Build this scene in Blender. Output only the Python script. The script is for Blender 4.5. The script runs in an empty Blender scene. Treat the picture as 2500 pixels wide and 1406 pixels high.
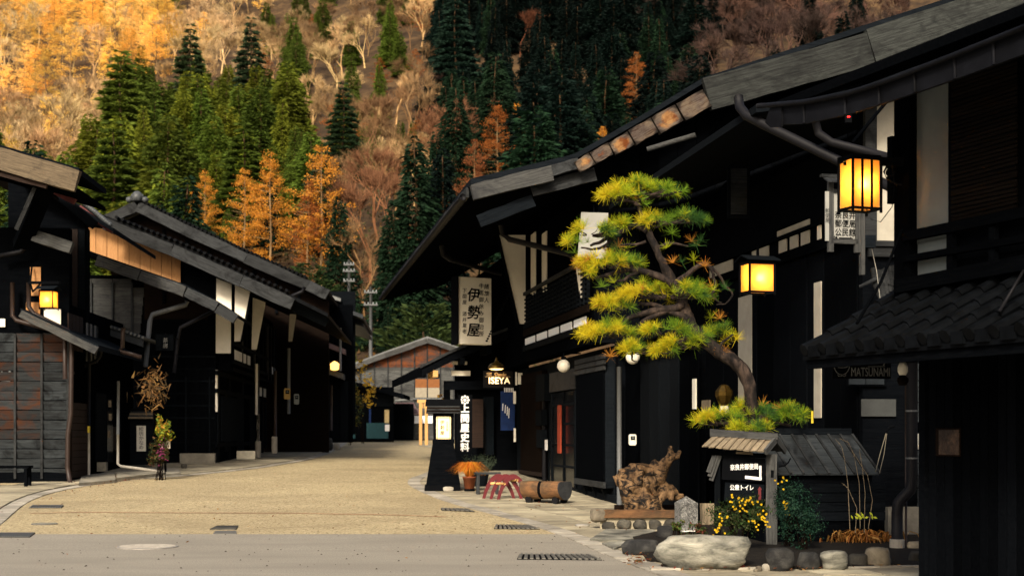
import bpy, bmesh, math, random
from mathutils import Vector, Matrix, noise
R = math.radians
random.seed(7)
S = bpy.context.scene

# ------------------------------------------------------------------ camera, sky, sun, exposure
CAMH, FPX, CX, HY = 1.4, 3500.0, 1250.0, 1060.0
cam_data = bpy.data.cameras.new('camera'); cam = bpy.data.objects.new('camera', cam_data)
S.collection.objects.link(cam); S.camera = cam
cam.location = (0, 0, CAMH); cam.rotation_euler = (R(90), 0, 0)
cam_data.sensor_width = 36; cam_data.lens = 36 * FPX / 2500
cam_data.shift_y = (HY - 703) / 2500
cam_data.clip_start = .1; cam_data.clip_end = 3000
cam_data.dof.use_dof = True; cam_data.dof.focus_distance = 19; cam_data.dof.aperture_fstop = 2.6

SUN_EL, SUN_AZ = 34, 193          # azimuth clockwise from +Y: light comes from behind the camera, left
world = bpy.data.worlds.new('World'); S.world = world; world.use_nodes = True
wn = world.node_tree.nodes; wl = world.node_tree.links
sky = wn.new('ShaderNodeTexSky'); sky.sky_type = 'NISHITA'; sky.sun_disc = False
sky.sun_elevation = R(SUN_EL); sky.sun_rotation = R(SUN_AZ); sky.dust_density = 8.0; sky.air_density = 1.0; sky.ozone_density = .6
bg = wn['Background']; bg.inputs['Strength'].default_value = .10
wl.new(sky.outputs[0], bg.inputs['Color'])
sun_data = bpy.data.lights.new('sun', 'SUN'); sun = bpy.data.objects.new('sun', sun_data)
S.collection.objects.link(sun)
sun_data.energy = 2.8; sun_data.angle = R(10); sun_data.color = (1, .90, .745)
sd = Vector((math.sin(R(SUN_AZ)) * math.cos(R(SUN_EL)), math.cos(R(SUN_AZ)) * math.cos(R(SUN_EL)), math.sin(R(SUN_EL))))
sun.rotation_euler = sd.to_track_quat('Z', 'Y').to_euler()
sun.location = sd * 60
S.view_settings.view_transform = 'Standard'; S.view_settings.look = 'None'
S.view_settings.exposure = 0.88; S.view_settings.gamma = 1
S.render.engine = 'CYCLES'
S.cycles.max_bounces = 6; S.cycles.diffuse_bounces = 3; S.cycles.glossy_bounces = 2
S.cycles.transparent_max_bounces = 6; S.cycles.use_denoising = True

# ------------------------------------------------------------------ places
def lerp(a, b, t): return a + (b - a) * t
def interp(tab, x):
    if x <= tab[0][0]: return tab[0][1]
    for (a, va), (b, vb) in zip(tab, tab[1:]):
        if x <= b:
            t = (x - a) / (b - a); return va + (vb - va) * t
    return tab[-1][1]
GT = [(-60, 0), (17, 0), (22, .06), (27, .17), (33, .36), (40, .58), (50, .70), (84, 1.13), (100, 1.2), (130, 1.3)]
def gz(y): return interp(GT, y)
def W(px, py, d): return Vector(((px - CX) / FPX * d, d, CAMH + (HY - py) / FPX * d))
def G(px, py):                       # where the line of sight meets the street
    d = 6.0
    while d < 110:
        if CAMH + (HY - py) / FPX * d <= gz(d): break
        d += .05
    return Vector(((px - CX) / FPX * d, d, gz(d)))
def gnd(p, off=0.): return Vector((p[0], p[1], gz(p[1]) + off))

class Frame:                         # u across the street, v along it
    def __init__(s, th): s.th = th; s.c = math.cos(th); s.s = math.sin(th)
    def w(s, u, v, z): return Vector((u * s.c - v * s.s, u * s.s + v * s.c, z))
    def pv(s, px, py, v):
        k = (px - CX) / FPX; u = v * (s.s + k * s.c) / (s.c - k * s.s); y = u * s.s + v * s.c
        return u, CAMH + (HY - py) / FPX * y
    def pu(s, px, py, u):
        k = (px - CX) / FPX; v = u * (s.c - k * s.s) / (s.s + k * s.c); y = u * s.s + v * s.c
        return v, CAMH + (HY - py) / FPX * y
FR = Frame(math.atan(.1686)); FN = Frame(math.atan(.404)); FL = Frame(math.atan(.06))

# ------------------------------------------------------------------ materials
def new_mat(name):
    m = bpy.data.materials.new(name); m.use_nodes = True
    return m, m.node_tree.nodes, m.node_tree.links, m.node_tree.nodes['Principled BSDF']
def c4(c): return (c[0], c[1], c[2], 1)
def node(n, t, **k):
    x = n.new(t)
    for a, b in k.items(): setattr(x, a, b)
    return x
def mixc(n, l, fac, a, b, mode='MIX'):
    x = n.new('ShaderNodeMix'); x.data_type = 'RGBA'; x.blend_type = mode
    for i, v in ((0, fac), (6, a), (7, b)):
        if isinstance(v, (int, float)): x.inputs[i].default_value = v
        elif isinstance(v, tuple): x.inputs[i].default_value = c4(v)
        else: l.new(v, x.inputs[i])
    return x.outputs[2]
def ramp(n, l, src, stops):
    r = n.new('ShaderNodeValToRGB'); e = r.color_ramp.elements
    while len(e) < len(stops): e.new(.5)
    for k, (p, c) in zip(e, stops): k.position = p; k.color = c4(c) if not isinstance(c, (int, float)) else (c, c, c, 1)
    l.new(src, r.inputs[0]); return r.outputs[0]
def coords(n, l, scale, rnd=True):
    tc = n.new('ShaderNodeTexCoord'); mp = n.new('ShaderNodeMapping')
    mp.inputs['Scale'].default_value = scale; l.new(tc.outputs['Object'], mp.inputs[0])
    if not rnd: return mp.outputs[0]
    oi = n.new('ShaderNodeObjectInfo'); mu = n.new('ShaderNodeMath'); mu.operation = 'MULTIPLY'; mu.inputs[1].default_value = 37.0
    l.new(oi.outputs['Random'], mu.inputs[0]); l.new(mu.outputs[0], mp.inputs['Location'])
    return mp.outputs[0]
def noise_tex(n, l, vec, scale, detail=5, rough=.6, dist=0):
    t = n.new('ShaderNodeTexNoise'); t.inputs['Scale'].default_value = scale; t.inputs['Detail'].default_value = detail
    t.inputs['Roughness'].default_value = rough; t.inputs['Distortion'].default_value = dist
    l.new(vec, t.inputs['Vector']); return t.outputs['Fac']
def bump(n, l, b, h, s=.4, d=.02):
    x = n.new('ShaderNodeBump'); x.inputs['Strength'].default_value = s; x.inputs['Distance'].default_value = d
    l.new(h, x.inputs['Height']); l.new(x.outputs[0], b.inputs['Normal'])
def vary(n, l, col, lo, hi):
    oi = n.new('ShaderNodeObjectInfo'); mr = n.new('ShaderNodeMapRange')
    mr.inputs[3].default_value = lo; mr.inputs[4].default_value = hi; l.new(oi.outputs['Random'], mr.inputs[0])
    hs = n.new('ShaderNodeHueSaturation'); l.new(mr.outputs[0], hs.inputs['Value']); l.new(col, hs.inputs['Color'])
    return hs.outputs[0]

def wood(name, ca, cb, stain=None, span=(.42, .62), grain=(1.2, 22, 22), sscale=1.4, rough=.8, var=(.7, 1.3), bs=.5, spec=.2):
    m, n, l, b = new_mat(name)
    v = coords(n, l, grain)
    f = noise_tex(n, l, v, 1.6, 8, .68, .6)
    col = ramp(n, l, f, [(.3, ca), (.5, tuple((p + q) / 2 for p, q in zip(ca, cb))), (.72, cb)])
    if stain:
        ge = n.new('ShaderNodeNewGeometry'); gm = n.new('ShaderNodeMapping'); gm.inputs['Scale'].default_value = (1, 1, 1.6); l.new(ge.outputs['Position'], gm.inputs[0])
        f2 = noise_tex(n, l, gm.outputs[0], sscale, 6, .68, 1.2)
        col = mixc(n, l, ramp(n, l, f2, [(span[0], 0.), (span[1], 1.)]), col, stain)
    f3 = noise_tex(n, l, coords(n, l, (4, 60, 60)), 2.0, 4, .7)
    col = mixc(n, l, ramp(n, l, f3, [(.25, .45), (.5, 1.)]), (.006, .006, .006), col)
    col = vary(n, l, col, *var)
    l.new(col, b.inputs['Base Color']); b.inputs['Roughness'].default_value = rough
    b.inputs['Specular IOR Level'].default_value = spec
    bump(n, l, b, f, bs, .012)
    return m
def plain(name, c, rough=.7, metal=0., amount=.18, scale=6, spec=.3, bs=.0):
    m, n, l, b = new_mat(name)
    f = noise_tex(n, l, coords(n, l, (1, 1, 1)), scale, 6, .65)
    col = ramp(n, l, f, [(.3, tuple(x * (1 - amount) for x in c)), (.7, tuple(min(1, x * (1 + amount)) for x in c))])
    l.new(col, b.inputs['Base Color']); b.inputs['Roughness'].default_value = rough; b.inputs['Metallic'].default_value = metal
    b.inputs['Specular IOR Level'].default_value = spec
    if bs: bump(n, l, b, f, bs, .01)
    return m
def stone(name, ca, cb, cc, scale=5, rough=.85, bs=.7, grain=(1, 1, 1)):
    m, n, l, b = new_mat(name)
    v = coords(n, l, grain)
    f = noise_tex(n, l, v, scale, 9, .7, .4); g = noise_tex(n, l, v, scale * .35, 4, .6, 1)
    col = ramp(n, l, f, [(.28, cc), (.45, ca), (.68, cb)])
    col = mixc(n, l, ramp(n, l, g, [(.4, 0.), (.62, .75)]), col, cc)
    l.new(vary(n, l, col, .8, 1.2), b.inputs['Base Color']); b.inputs['Roughness'].default_value = rough
    b.inputs['Specular IOR Level'].default_value = .2
    bump(n, l, b, f, bs, .03); return m
def leafmat(name, rough=.7, trans=.35, objcol=False):
    m, n, l, b = new_mat(name)
    at = n.new('ShaderNodeAttribute'); at.attribute_name = 'tint'
    col = at.outputs['Color']
    if objcol:
        oi = n.new('ShaderNodeObjectInfo'); col = mixc(n, l, 1.0, oi.outputs['Color'], col, 'MULTIPLY')
    l.new(col, b.inputs['Base Color']); b.inputs['Roughness'].default_value = rough; b.inputs['Specular IOR Level'].default_value = .12
    if trans:
        t = n.new('ShaderNodeBsdfTranslucent'); l.new(col, t.inputs[0]); mx = n.new('ShaderNodeMixShader'); mx.inputs[0].default_value = trans
        o = n['Material Output']; l.new(b.outputs[0], mx.inputs[1]); l.new(t.outputs[0], mx.inputs[2]); l.new(mx.outputs[0], o.inputs[0])
    return m
def paper(name, c, frac=.85):
    m, n, l, b = new_mat(name)
    t = n.new('ShaderNodeBsdfTranslucent'); t.inputs[0].default_value = c4(c)
    f = noise_tex(n, l, coords(n, l, (1, 1, .3)), 9, 5)
    l.new(ramp(n, l, f, [(.3, tuple(x * .86 for x in c)), (.7, c)]), t.inputs[0])
    b.inputs['Base Color'].default_value = c4(c); b.inputs['Roughness'].default_value = .8
    mx = n.new('ShaderNodeMixShader'); mx.inputs[0].default_value = frac
    l.new(b.outputs[0], mx.inputs[1]); l.new(t.outputs[0], mx.inputs[2])
    tr = n.new('ShaderNodeBsdfTransparent'); m2 = n.new('ShaderNodeMixShader'); m2.inputs[0].default_value = .08; l.new(mx.outputs[0], m2.inputs[1]); l.new(tr.outputs[0], m2.inputs[2])
    l.new(m2.outputs[0], n['Material Output'].inputs[0]); return m
def emit(name, c, s):
    m, n, l, b = new_mat(name); b.inputs['Base Color'].default_value = c4(c)
    b.inputs['Emission Color'].default_value = c4(c); b.inputs['Emission Strength'].default_value = s; return m

M = {}
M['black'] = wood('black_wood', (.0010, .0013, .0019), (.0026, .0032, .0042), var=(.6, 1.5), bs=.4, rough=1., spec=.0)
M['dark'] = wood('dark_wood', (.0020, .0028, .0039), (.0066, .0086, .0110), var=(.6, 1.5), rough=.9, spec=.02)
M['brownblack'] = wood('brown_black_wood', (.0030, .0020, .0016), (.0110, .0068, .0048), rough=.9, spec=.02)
M['grey'] = wood('weathered_grey_wood', (.016, .017, .018), (.078, .079, .075), var=(.75, 1.25), sscale=2, stain=(.02, .021, .023), span=(.5, .7), bs=.8)
M['greydark'] = wood('dark_weathered_wood', (.006, .007, .008), (.036, .039, .041), stain=(.003, .0036, .0042), span=(.5, .66), bs=.8)
M['greytan'] = wood('tan_weathered_wood', (.11, .085, .055), (.28, .225, .15), stain=(.035, .03, .026), span=(.56, .72), bs=.8, var=(.85, 1.15))
M['beamtan'] = wood('tan_gable_beam', (.05, .037, .023), (.165, .125, .078), stain=(.018, .015, .012), span=(.52, .72), bs=1., var=(.9, 1.1))
M['barge'] = wood('lichen_board', (.003, .0035, .0038), (.042, .047, .043), stain=(.002, .0024, .0027), span=(.45, .78), bs=1., sscale=2.4)
M['rot'] = wood('rotten_board', (.010, .009, .008), (.20, .165, .115), stain=(.13, .045, .014), span=(.42, .56), sscale=4.0, grain=(3, 9, 9), bs=.9, spec=.05)
M['burnt'] = wood('burnt_orange_plank', (.0045, .006, .0078), (.036, .042, .045), stain=(.060, .019, .006), span=(.44, .66), sscale=1.6, bs=.8, var=(.7, 1.35))
M['burntgrey'] = wood('greyed_plank', (.0045, .006, .0078), (.036, .043, .047), stain=(.003, .004, .005), span=(.5, .64), sscale=1.5, bs=.8)
M['brownplank'] = wood('red_brown_plank', (.006, .003, .002), (.020, .0095, .0055), bs=.5)
M['barnplank_top'] = wood('scorched_barn_plank', (.010, .010, .011), (.05, .048, .046), stain=(.13, .038, .011), span=(.36, .58), sscale=1.1, bs=.5)
M['barnplank_low'] = wood('greyed_barn_plank', (.018, .020, .022), (.11, .112, .105), stain=(.012, .013, .014), span=(.5, .72), sscale=1.2, bs=.6)
M['cream'] = wood('cream_board', (.36, .17, .060), (.48, .25, .10), grain=(.6, 9, 9), var=(.93, 1.07), bs=.15, rough=.7)
M['newwood'] = wood('new_timber', (.50, .27, .085), (.66, .40, .16), var=(.9, 1.1), bs=.2)
M['logend'] = wood('log_bark', (.07, .035, .018), (.24, .12, .05), stain=(.05, .035, .02), grain=(2, 7, 7), bs=1.)
M['logface'] = wood('dark_log_face', (.02, .022, .026), (.06, .064, .07), grain=(4, 4, 4), bs=.6)
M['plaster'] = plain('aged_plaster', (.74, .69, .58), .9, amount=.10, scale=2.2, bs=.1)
M['plaster_shade'] = plain('shade_toned_plaster', (.12, .14, .145), .9, amount=.14, scale=2.2)  # white plaster with the shade under the eave put into its colour
M['plaster_mid'] = plain('mid_tone_plaster', (.36, .335, .275), .9, amount=.16, scale=3, bs=.1)  # the plaster in an evenly darker tone
M['signwhite'] = plain('sign_white', (.82, .78, .66), .8, amount=.06, scale=2)
M['shoji'] = plain('white_pane', (.80, .82, .84), .5, amount=.04)
M['ink'] = plain('ink', (.0022, .0026, .0034), .8, spec=.03)
M['whitepaint'] = plain('white_paint', (.78, .77, .74), .7, amount=.05)
M['dimpaint'] = plain('faded_chalk_paint', (.16, .16, .15), .8)
M['red'] = plain('red_paint', (.085, .003, .007), .45, amount=.15)
M['vermilion'] = plain('vermilion_board', (.30, .04, .015), .7)
M['indigo'] = plain('indigo_cloth', (.005, .020, .085), .9, amount=.3)
M['tin'] = plain('tin_sheet', (.012, .016, .020), .5, metal=.3, amount=.35, scale=3)
M['tinlight'] = plain('light_tin', (.10, .105, .105), .5, metal=.3, amount=.3, scale=3)
M['copper'] = plain('dark_copper_sheet', (.0035, .0038, .0052), .65, metal=.0, amount=.6, scale=4, spec=.08)
M['rust'] = plain('red_tin', (.10, .020, .020), .6, amount=.5, scale=9)
M['pipe'] = plain('dark_pipe', (.005, .005, .0065), .6, spec=.15, amount=.2)
M['pipebrown'] = plain('brown_pipe', (.022, .013, .010), .5, amount=.2)
M['pipegrey'] = plain('grey_pipe', (.085, .09, .092), .5, amount=.1)
M['pipewhite'] = plain('pale_pipe', (.25, .235, .205), .6, amount=.15)
M['tile'] = plain('grey_tile', (.0020, .0025, .0033), .6, amount=.7, scale=8, spec=.04)
M['tilelight'] = plain('pale_tile', (.05, .055, .058), .5, amount=.4, scale=8, bs=.3)
M['metalgrey'] = plain('meter_grey', (.17, .19, .19), .5)
M['meterwhite'] = plain('meter_white', (.60, .58, .50), .5)
M['ochre'] = plain('ochre_box', (.28, .18, .05), .6)
M['glassdark'] = plain('dark_glass', (.003, .005, .007), .2, spec=.25)
M['concrete'] = stone('concrete', (.26, .24, .19), (.36, .33, .26), (.15, .14, .115), 3, bs=.3)
M['slab'] = stone('paving_slab', (.30, .265, .185), (.42, .38, .27), (.17, .15, .11), 2.2, bs=.4)
M['kerb'] = stone('kerb_stone', (.30, .275, .225), (.42, .39, .33), (.19, .175, .145), 4, bs=.4)
M['rock'] = stone('pale_rock', (.20, .195, .16), (.38, .365, .30), (.035, .036, .032), 4.5, bs=1., grain=(1, 1, 2.6))
M['rockdark'] = stone('dark_rock', (.022, .022, .022), (.075, .073, .066), (.008, .0085, .009), 5, bs=1.)
M['rocktan'] = stone('tan_rock', (.15, .13, .095), (.27, .235, .17), (.05, .042, .033), 4, bs=.8)
M['granite'] = stone('granite', (.11, .11, .105), (.30, .295, .28), (.02, .02, .02), 60, bs=.3)
M['cobble'] = stone('cobble', (.045, .043, .036), (.11, .10, .08), (.018, .017, .015), 5, bs=.6)
M['soil'] = stone('soil', (.008, .0058, .0038), (.020, .015, .0095), (.003, .0026, .002), 9, bs=1.)
M['terracotta'] = plain('terracotta', (.22, .065, .025), .8)
M['teal'] = plain('teal_panel', (.005, .045, .054), .6, amount=.15)
M['mauve'] = plain('mauve_roof_sheet', (.10, .065, .07), .6)
M['curtain'] = plain('yellowed_curtain', (.55, .42, .20), .8)
M['orange_blind'] = plain('orange_blind', (.17, .062, .016), .8, amount=.15)
M['beige_blind'] = plain('beige_blind', (.24, .21, .155), .8, amount=.12)
M['bamboo'] = wood('bamboo_blind', (.0030, .0022, .0018), (.0105, .0075, .0055), bs=.4, spec=.03)
M['redled'] = emit('red_indicator', (1, .02, .02), 3)
M['lamp_paper'] = paper('lamp_paper', (.95, .55, .14))
M['bulb_glow'] = emit('bulb_glow', (1, .86, .55), 45)
M['lamp_glass'] = emit('warm_lamp_glass', (1, .62, .22), 2.2)
M['dimlamp'] = emit('small_lit_lamp', (1, .55, .13), 1.6)
M['opal'] = plain('opal_glass', (.70, .66, .55), .3, amount=.03)
M['shadeboard'] = plain('shade_toned_board', (.040, .043, .042), .9)  # pale board with its shade painted into the colour
M['brass'] = plain('brass', (.10, .06, .012), .35, metal=.8, amount=.3)
M['yellowtape'] = plain('yellow_tape', (.55, .42, .03), .6)
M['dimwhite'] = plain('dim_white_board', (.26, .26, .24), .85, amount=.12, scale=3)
M['rope'] = plain('rope', (.16, .14, .10), .9)
M['needle'] = leafmat('pine_needle', .6, .30)
M['leaf'] = leafmat('leaf', .6, .35)
M['tree'] = leafmat('tree_foliage', .8, .35, True)
M['twig'] = leafmat('bare_twig', .9, 0, True)
M['bark'] = stone('pine_bark', (.016, .011, .009), (.085, .058, .043), (.0025, .002, .002), 11, bs=1., grain=(1, 1, .45))
M['stump'] = wood('stump_wood', (.022, .010, .005), (.34, .205, .10), stain=(.005, .004, .0035), span=(.47, .58), grain=(7, 7, 2.2), sscale=6, bs=1.)

def paving_mat():
    m, n, l, b = new_mat('tan_aggregate_paving')
    v = coords(n, l, (1, 1, 1), False)
    vo = n.new('ShaderNodeTexVoronoi'); vo.inputs['Scale'].default_value = 42; l.new(v, vo.inputs['Vector'])
    g = n.new('ShaderNodeSeparateColor'); l.new(vo.outputs['Color'], g.inputs[0])
    col = ramp(n, l, g.outputs[0], [(0, (.10, .079, .048)), (.22, (.29, .230, .126)), (.6, (.40, .330, .192)), (1, (.54, .46, .30))])
    fine = noise_tex(n, l, v, 7, 8, .75)
    col = mixc(n, l, ramp(n, l, fine, [(.3, .35), (.55, 0.)]), col, (.16, .125, .068))
    big = noise_tex(n, l, v, .32, 7, .66, .9)
    col = mixc(n, l, ramp(n, l, big, [(.36, .60), (.60, 0.)]), col, (.22, .175, .105))
    l.new(col, b.inputs['Base Color']); b.inputs['Roughness'].default_value = .9; b.inputs['Specular IOR Level'].default_value = .15
    bump(n, l, b, vo.outputs['Distance'], .6, .015); return m
def asphalt_mat():
    m, n, l, b = new_mat('worn_asphalt')
    v = coords(n, l, (1, 1, 1), False)
    f = noise_tex(n, l, v, 60, 3, .7); g = noise_tex(n, l, coords(n, l, (.5, 1.6, 1), False), .8, 6, .62, .6)
    col = ramp(n, l, f, [(.3, (.14, .127, .100)), (.52, (.24, .220, .180)), (.72, (.335, .308, .255))])
    col = mixc(n, l, ramp(n, l, g, [(.35, .45), (.65, 0.)]), col, (.145, .13, .107))
    l.new(col, b.inputs['Base Color']); b.inputs['Roughness'].default_value = .85; b.inputs['Specular IOR Level'].default_value = .25
    bump(n, l, b, f, .5, .008); return m
def rot_mat():
    m, n, l, b = new_mat('rotten_board_end')
    tc = n.new('ShaderNodeTexCoord'); su = n.new('ShaderNodeVectorMath'); su.operation = 'SUBTRACT'; su.inputs[1].default_value = (.5, .5, .5); l.new(tc.outputs['Generated'], su.inputs[0])
    mu = n.new('ShaderNodeVectorMath'); mu.operation = 'MULTIPLY'; mu.inputs[1].default_value = (1.5, .3, 1.5); l.new(su.outputs[0], mu.inputs[0])
    le = n.new('ShaderNodeVectorMath'); le.operation = 'LENGTH'; l.new(mu.outputs[0], le.inputs[0])
    v = coords(n, l, (1, 1, 1)); nz = noise_tex(n, l, v, 5, 6, .7, .6)
    oi = n.new('ShaderNodeObjectInfo'); ad = n.new('ShaderNodeMath'); ad.operation = 'MULTIPLY_ADD'; ad.inputs[1].default_value = 1.5; l.new(nz, ad.inputs[0]); l.new(le.outputs['Value'], ad.inputs[2])
    rr = n.new('ShaderNodeMath'); rr.operation = 'MULTIPLY_ADD'; rr.inputs[1].default_value = .5; l.new(oi.outputs['Random'], rr.inputs[0]); l.new(ad.outputs[0], rr.inputs[2])
    gr = noise_tex(n, l, coords(n, l, (2, 30, 30)), 1.5, 7, .7, .5)
    warm = mixc(n, l, ramp(n, l, noise_tex(n, l, v, 3.2, 5), [(.42, 0.), (.58, 1.)]), (.105, .032, .010), (.25, .135, .055))
    grey = ramp(n, l, gr, [(.3, (.010, .011, .012)), (.7, (.10, .098, .088))])
    col = mixc(n, l, ramp(n, l, rr.outputs[0], [(.60, 0.), (.80, 1.)]) if False else ramp(n, l, rr.outputs[0], [(.48, 0.), (.62, 1.)]), warm, grey)
    mr = n.new('ShaderNodeMapRange'); mr.inputs[1].default_value = .9; mr.inputs[2].default_value = 2.1; l.new(rr.outputs[0], mr.inputs[0])
    col = mixc(n, l, ramp(n, l, mr.outputs[0], [(.16, 0.), (.34, .8)]), warm, grey)
    edge = mixc(n, l, ramp(n, l, le.outputs['Value'], [(.70, 0.), (.84, .85)]), col, (.006, .006, .006))
    dark = mixc(n, l, ramp(n, l, gr, [(.30, .7), (.45, 0.)]), edge, (.02, .010, .006))
    l.new(dark, b.inputs['Base Color']); b.inputs['Roughness'].default_value = .9; b.inputs['Specular IOR Level'].default_value = .05
    bump(n, l, b, gr, .8, .01); return m
M['rot'] = rot_mat()
M['paving'] = paving_mat(); M['asphalt'] = asphalt_mat()
M['litter'] = stone('leaf_litter', (.045, .026, .011), (.11, .066, .028), (.018, .011, .006), .35, bs=.6)

# ------------------------------------------------------------------ mesh building
ROOTM = {}
def tag(o, label=None, cat=None, group=None, kind=None):
    for k, v in (('label', label), ('category', cat), ('group', group), ('kind', kind)):
        if v: o[k] = v
    return o
def root(name, loc, label, cat, rz=0., group=None, kind=None):
    o = bpy.data.objects.new(name, None); o.empty_display_size = .2
    S.collection.objects.link(o); o.location = loc; o.rotation_euler = (0, 0, rz)
    ROOTM[o.name] = Matrix.Translation(Vector(loc)) @ Matrix.Rotation(rz, 4, 'Z')
    return tag(o, label, cat, group, kind)
def rootm(o): return ROOTM.get(o.name) if o is not None else None
def link(name, me, m, parent, mw=Matrix.Identity(4)):
    """an object whose mesh lies in the frame mw (world), parented"""
    o = bpy.data.objects.new(name, me); S.collection.objects.link(o)
    if m is not None:
        for x in (m if isinstance(m, (list, tuple)) else [m]): me.materials.append(M[x] if isinstance(x, str) else x)
    if parent is not None:
        pm = ROOTM[parent.name]; o.parent = parent; o.matrix_local = pm.inverted() @ mw
    else: o.matrix_world = mw
    ROOTM[o.name] = mw.copy()
    return o

class MB:
    def __init__(s): s.v = []; s.f = []; s.mi = []; s.col = []
    def add(s, vs, fs, mi=0, col=None):
        k = len(s.v); s.v.extend(Vector(x) for x in vs); s.f.extend(tuple(i + k for i in f) for f in fs)
        s.mi.extend([mi] * len(fs)); s.col.extend([col or (1, 1, 1)] * len(fs)); return s
    BF = [(0, 3, 2, 1), (4, 5, 6, 7), (0, 1, 5, 4), (1, 2, 6, 5), (2, 3, 7, 6), (3, 0, 4, 7)]
    def hexa(s, c, mi=0): return s.add(c, s.BF, mi)
    def box(s, a, b, fr=None, mi=0):
        x0, y0, z0 = a; x1, y1, z1 = b
        c = [(x0, y0, z0), (x1, y0, z0), (x1, y1, z0), (x0, y1, z0), (x0, y0, z1), (x1, y0, z1), (x1, y1, z1), (x0, y1, z1)]
        if fr: c = [fr.w(*p) for p in c]
        return s.hexa(c, mi)
    def prism(s, poly, ext, mi=0):          # poly: 3D points, ext: vector
        n = len(poly); e = Vector(ext); a = [Vector(p) for p in poly]
        return s.add(a + [p + e for p in a], [tuple(range(n))[::-1], tuple(range(n, 2 * n))] + [(i, (i + 1) % n, n + (i + 1) % n, n + i) for i in range(n)], mi)
    def tube(s, pts, r, n=8, mi=0, caps=True):
        pts = [Vector(p) for p in pts]; rs = r if isinstance(r, (list, tuple)) else [r] * len(pts)
        rings = []; up = None
        for i, p in enumerate(pts):
            t = (pts[min(i + 1, len(pts) - 1)] - pts[max(i - 1, 0)]).normalized()
            if up is None: up = Vector((0, 0, 1)) if abs(t.z) < .9 else Vector((1, 0, 0))
            a = t.cross(up)
            if a.length < 1e-4: a = t.orthogonal()
            a.normalize(); b = t.cross(a); up = -b if False else up
            rings.append([p + (a * math.cos(2 * math.pi * k / n) + b * math.sin(2 * math.pi * k / n)) * rs[i] for k in range(n)])
        k0 = sum(rings, [])
        fs = [(i * n + k, i * n + (k + 1) % n, (i + 1) * n + (k + 1) % n, (i + 1) * n + k) for i in range(len(pts) - 1) for k in range(n)]
        if caps: fs += [tuple(range(n)), tuple(range((len(pts) - 1) * n, len(pts) * n))[::-1]]
        return s.add(k0, fs, mi)
    def lathe(s, c, prof, n=14, mi=0):      # prof: (radius, z)
        c = Vector(c); vs = []
        for r, z in prof: vs += [c + Vector((r * math.cos(2 * math.pi * k / n), r * math.sin(2 * math.pi * k / n), z)) for k in range(n)]
        m = len(prof)
        fs = [(i * n + k, i * n + (k + 1) % n, (i + 1) * n + (k + 1) % n, (i + 1) * n + k) for i in range(m - 1) for k in range(n)]
        fs += [tuple(range(n))[::-1], tuple(range((m - 1) * n, m * n))]
        return s.add(vs, fs, mi)
    def tri(s, a, b, c, col=None): return s.add([a, b, c], [(0, 1, 2)], 0, col)
    def mesh(s, name, mw=Matrix.Identity(4), smooth=False, tint=False):
        me = bpy.data.meshes.new(name); inv = mw.inverted()
        me.from_pydata([inv @ p for p in s.v], [], s.f)
        me.polygons.foreach_set('material_index', s.mi)
        if smooth: me.polygons.foreach_set('use_smooth', [True] * len(me.polygons))
        if tint:
            at = me.color_attributes.new('tint', 'FLOAT_COLOR', 'CORNER'); buf = []
            for p, c in zip(s.f, s.col): buf += [c[0], c[1], c[2], 1.0] * len(p)
            at.data.foreach_set('color', buf)
        me.update(); return me
    def build(s, name, m, parent=None, loc=None, smooth=False, tint=False):
        if parent is not None: mw = ROOTM[parent.name].copy()
        else:
            if loc is None:
                xs = [p.x for p in s.v]; ys = [p.y for p in s.v]; zs = [p.z for p in s.v]
                loc = ((min(xs) + max(xs)) / 2, (min(ys) + max(ys)) / 2, min(zs))
            mw = Matrix.Translation(Vector(loc))
        return link(name, s.mesh(name, mw, smooth, tint), m, parent, mw)

rj = random.Random(5)
def beam(name, p0, p1, w, h, m, parent=None, up=(0, 0, 1), seg=1, jit=0., taper=1., skew=0.):
    """a plank or post from p0 to p1: local X runs along it, h is measured along up, w across"""
    p0 = Vector(p0); p1 = Vector(p1); x = (p1 - p0); L = x.length; x.normalize()
    u = Vector(up); z = (u - x * u.dot(x)).normalized(); y = z.cross(x)
    mw = Matrix(((x.x, y.x, z.x, 0), (x.y, y.y, z.y, 0), (x.z, y.z, z.z, 0), (0, 0, 0, 1))); mw.translation = (p0 + p1) / 2
    vs = []; fs = []
    for i in range(seg + 1):
        t = i / seg; k = lerp(1, taper, t); X = (t - .5) * L
        e = (lambda: rj.uniform(-jit, jit)) if jit else (lambda: 0.)
        for sy, sz in ((-1, -1), (1, -1), (1, 1), (-1, 1)):
            vs.append((X + (skew * sz if i in (0, seg) else 0) + e(), sy * w / 2 * k + e(), sz * h / 2 * k + e()))
    for i in range(seg):
        a = i * 4
        for q in range(4): fs.append((a + q, a + (q + 1) % 4, a + 4 + (q + 1) % 4, a + 4 + q))
    fs += [(3, 2, 1, 0), tuple(seg * 4 + q for q in range(4))]
    me = bpy.data.meshes.new(name); me.from_pydata(vs, [], fs); me.update()
    return link(name, me, m, parent, mw)
def box(name, a, b, m, parent, fr=None): return MB().box(a, b, fr).build(name, m, parent)
def pipe(name, pts, r, m, parent=None, n=8): return MB().tube(pts, r, n).build(name, m, parent, smooth=True)
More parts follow.
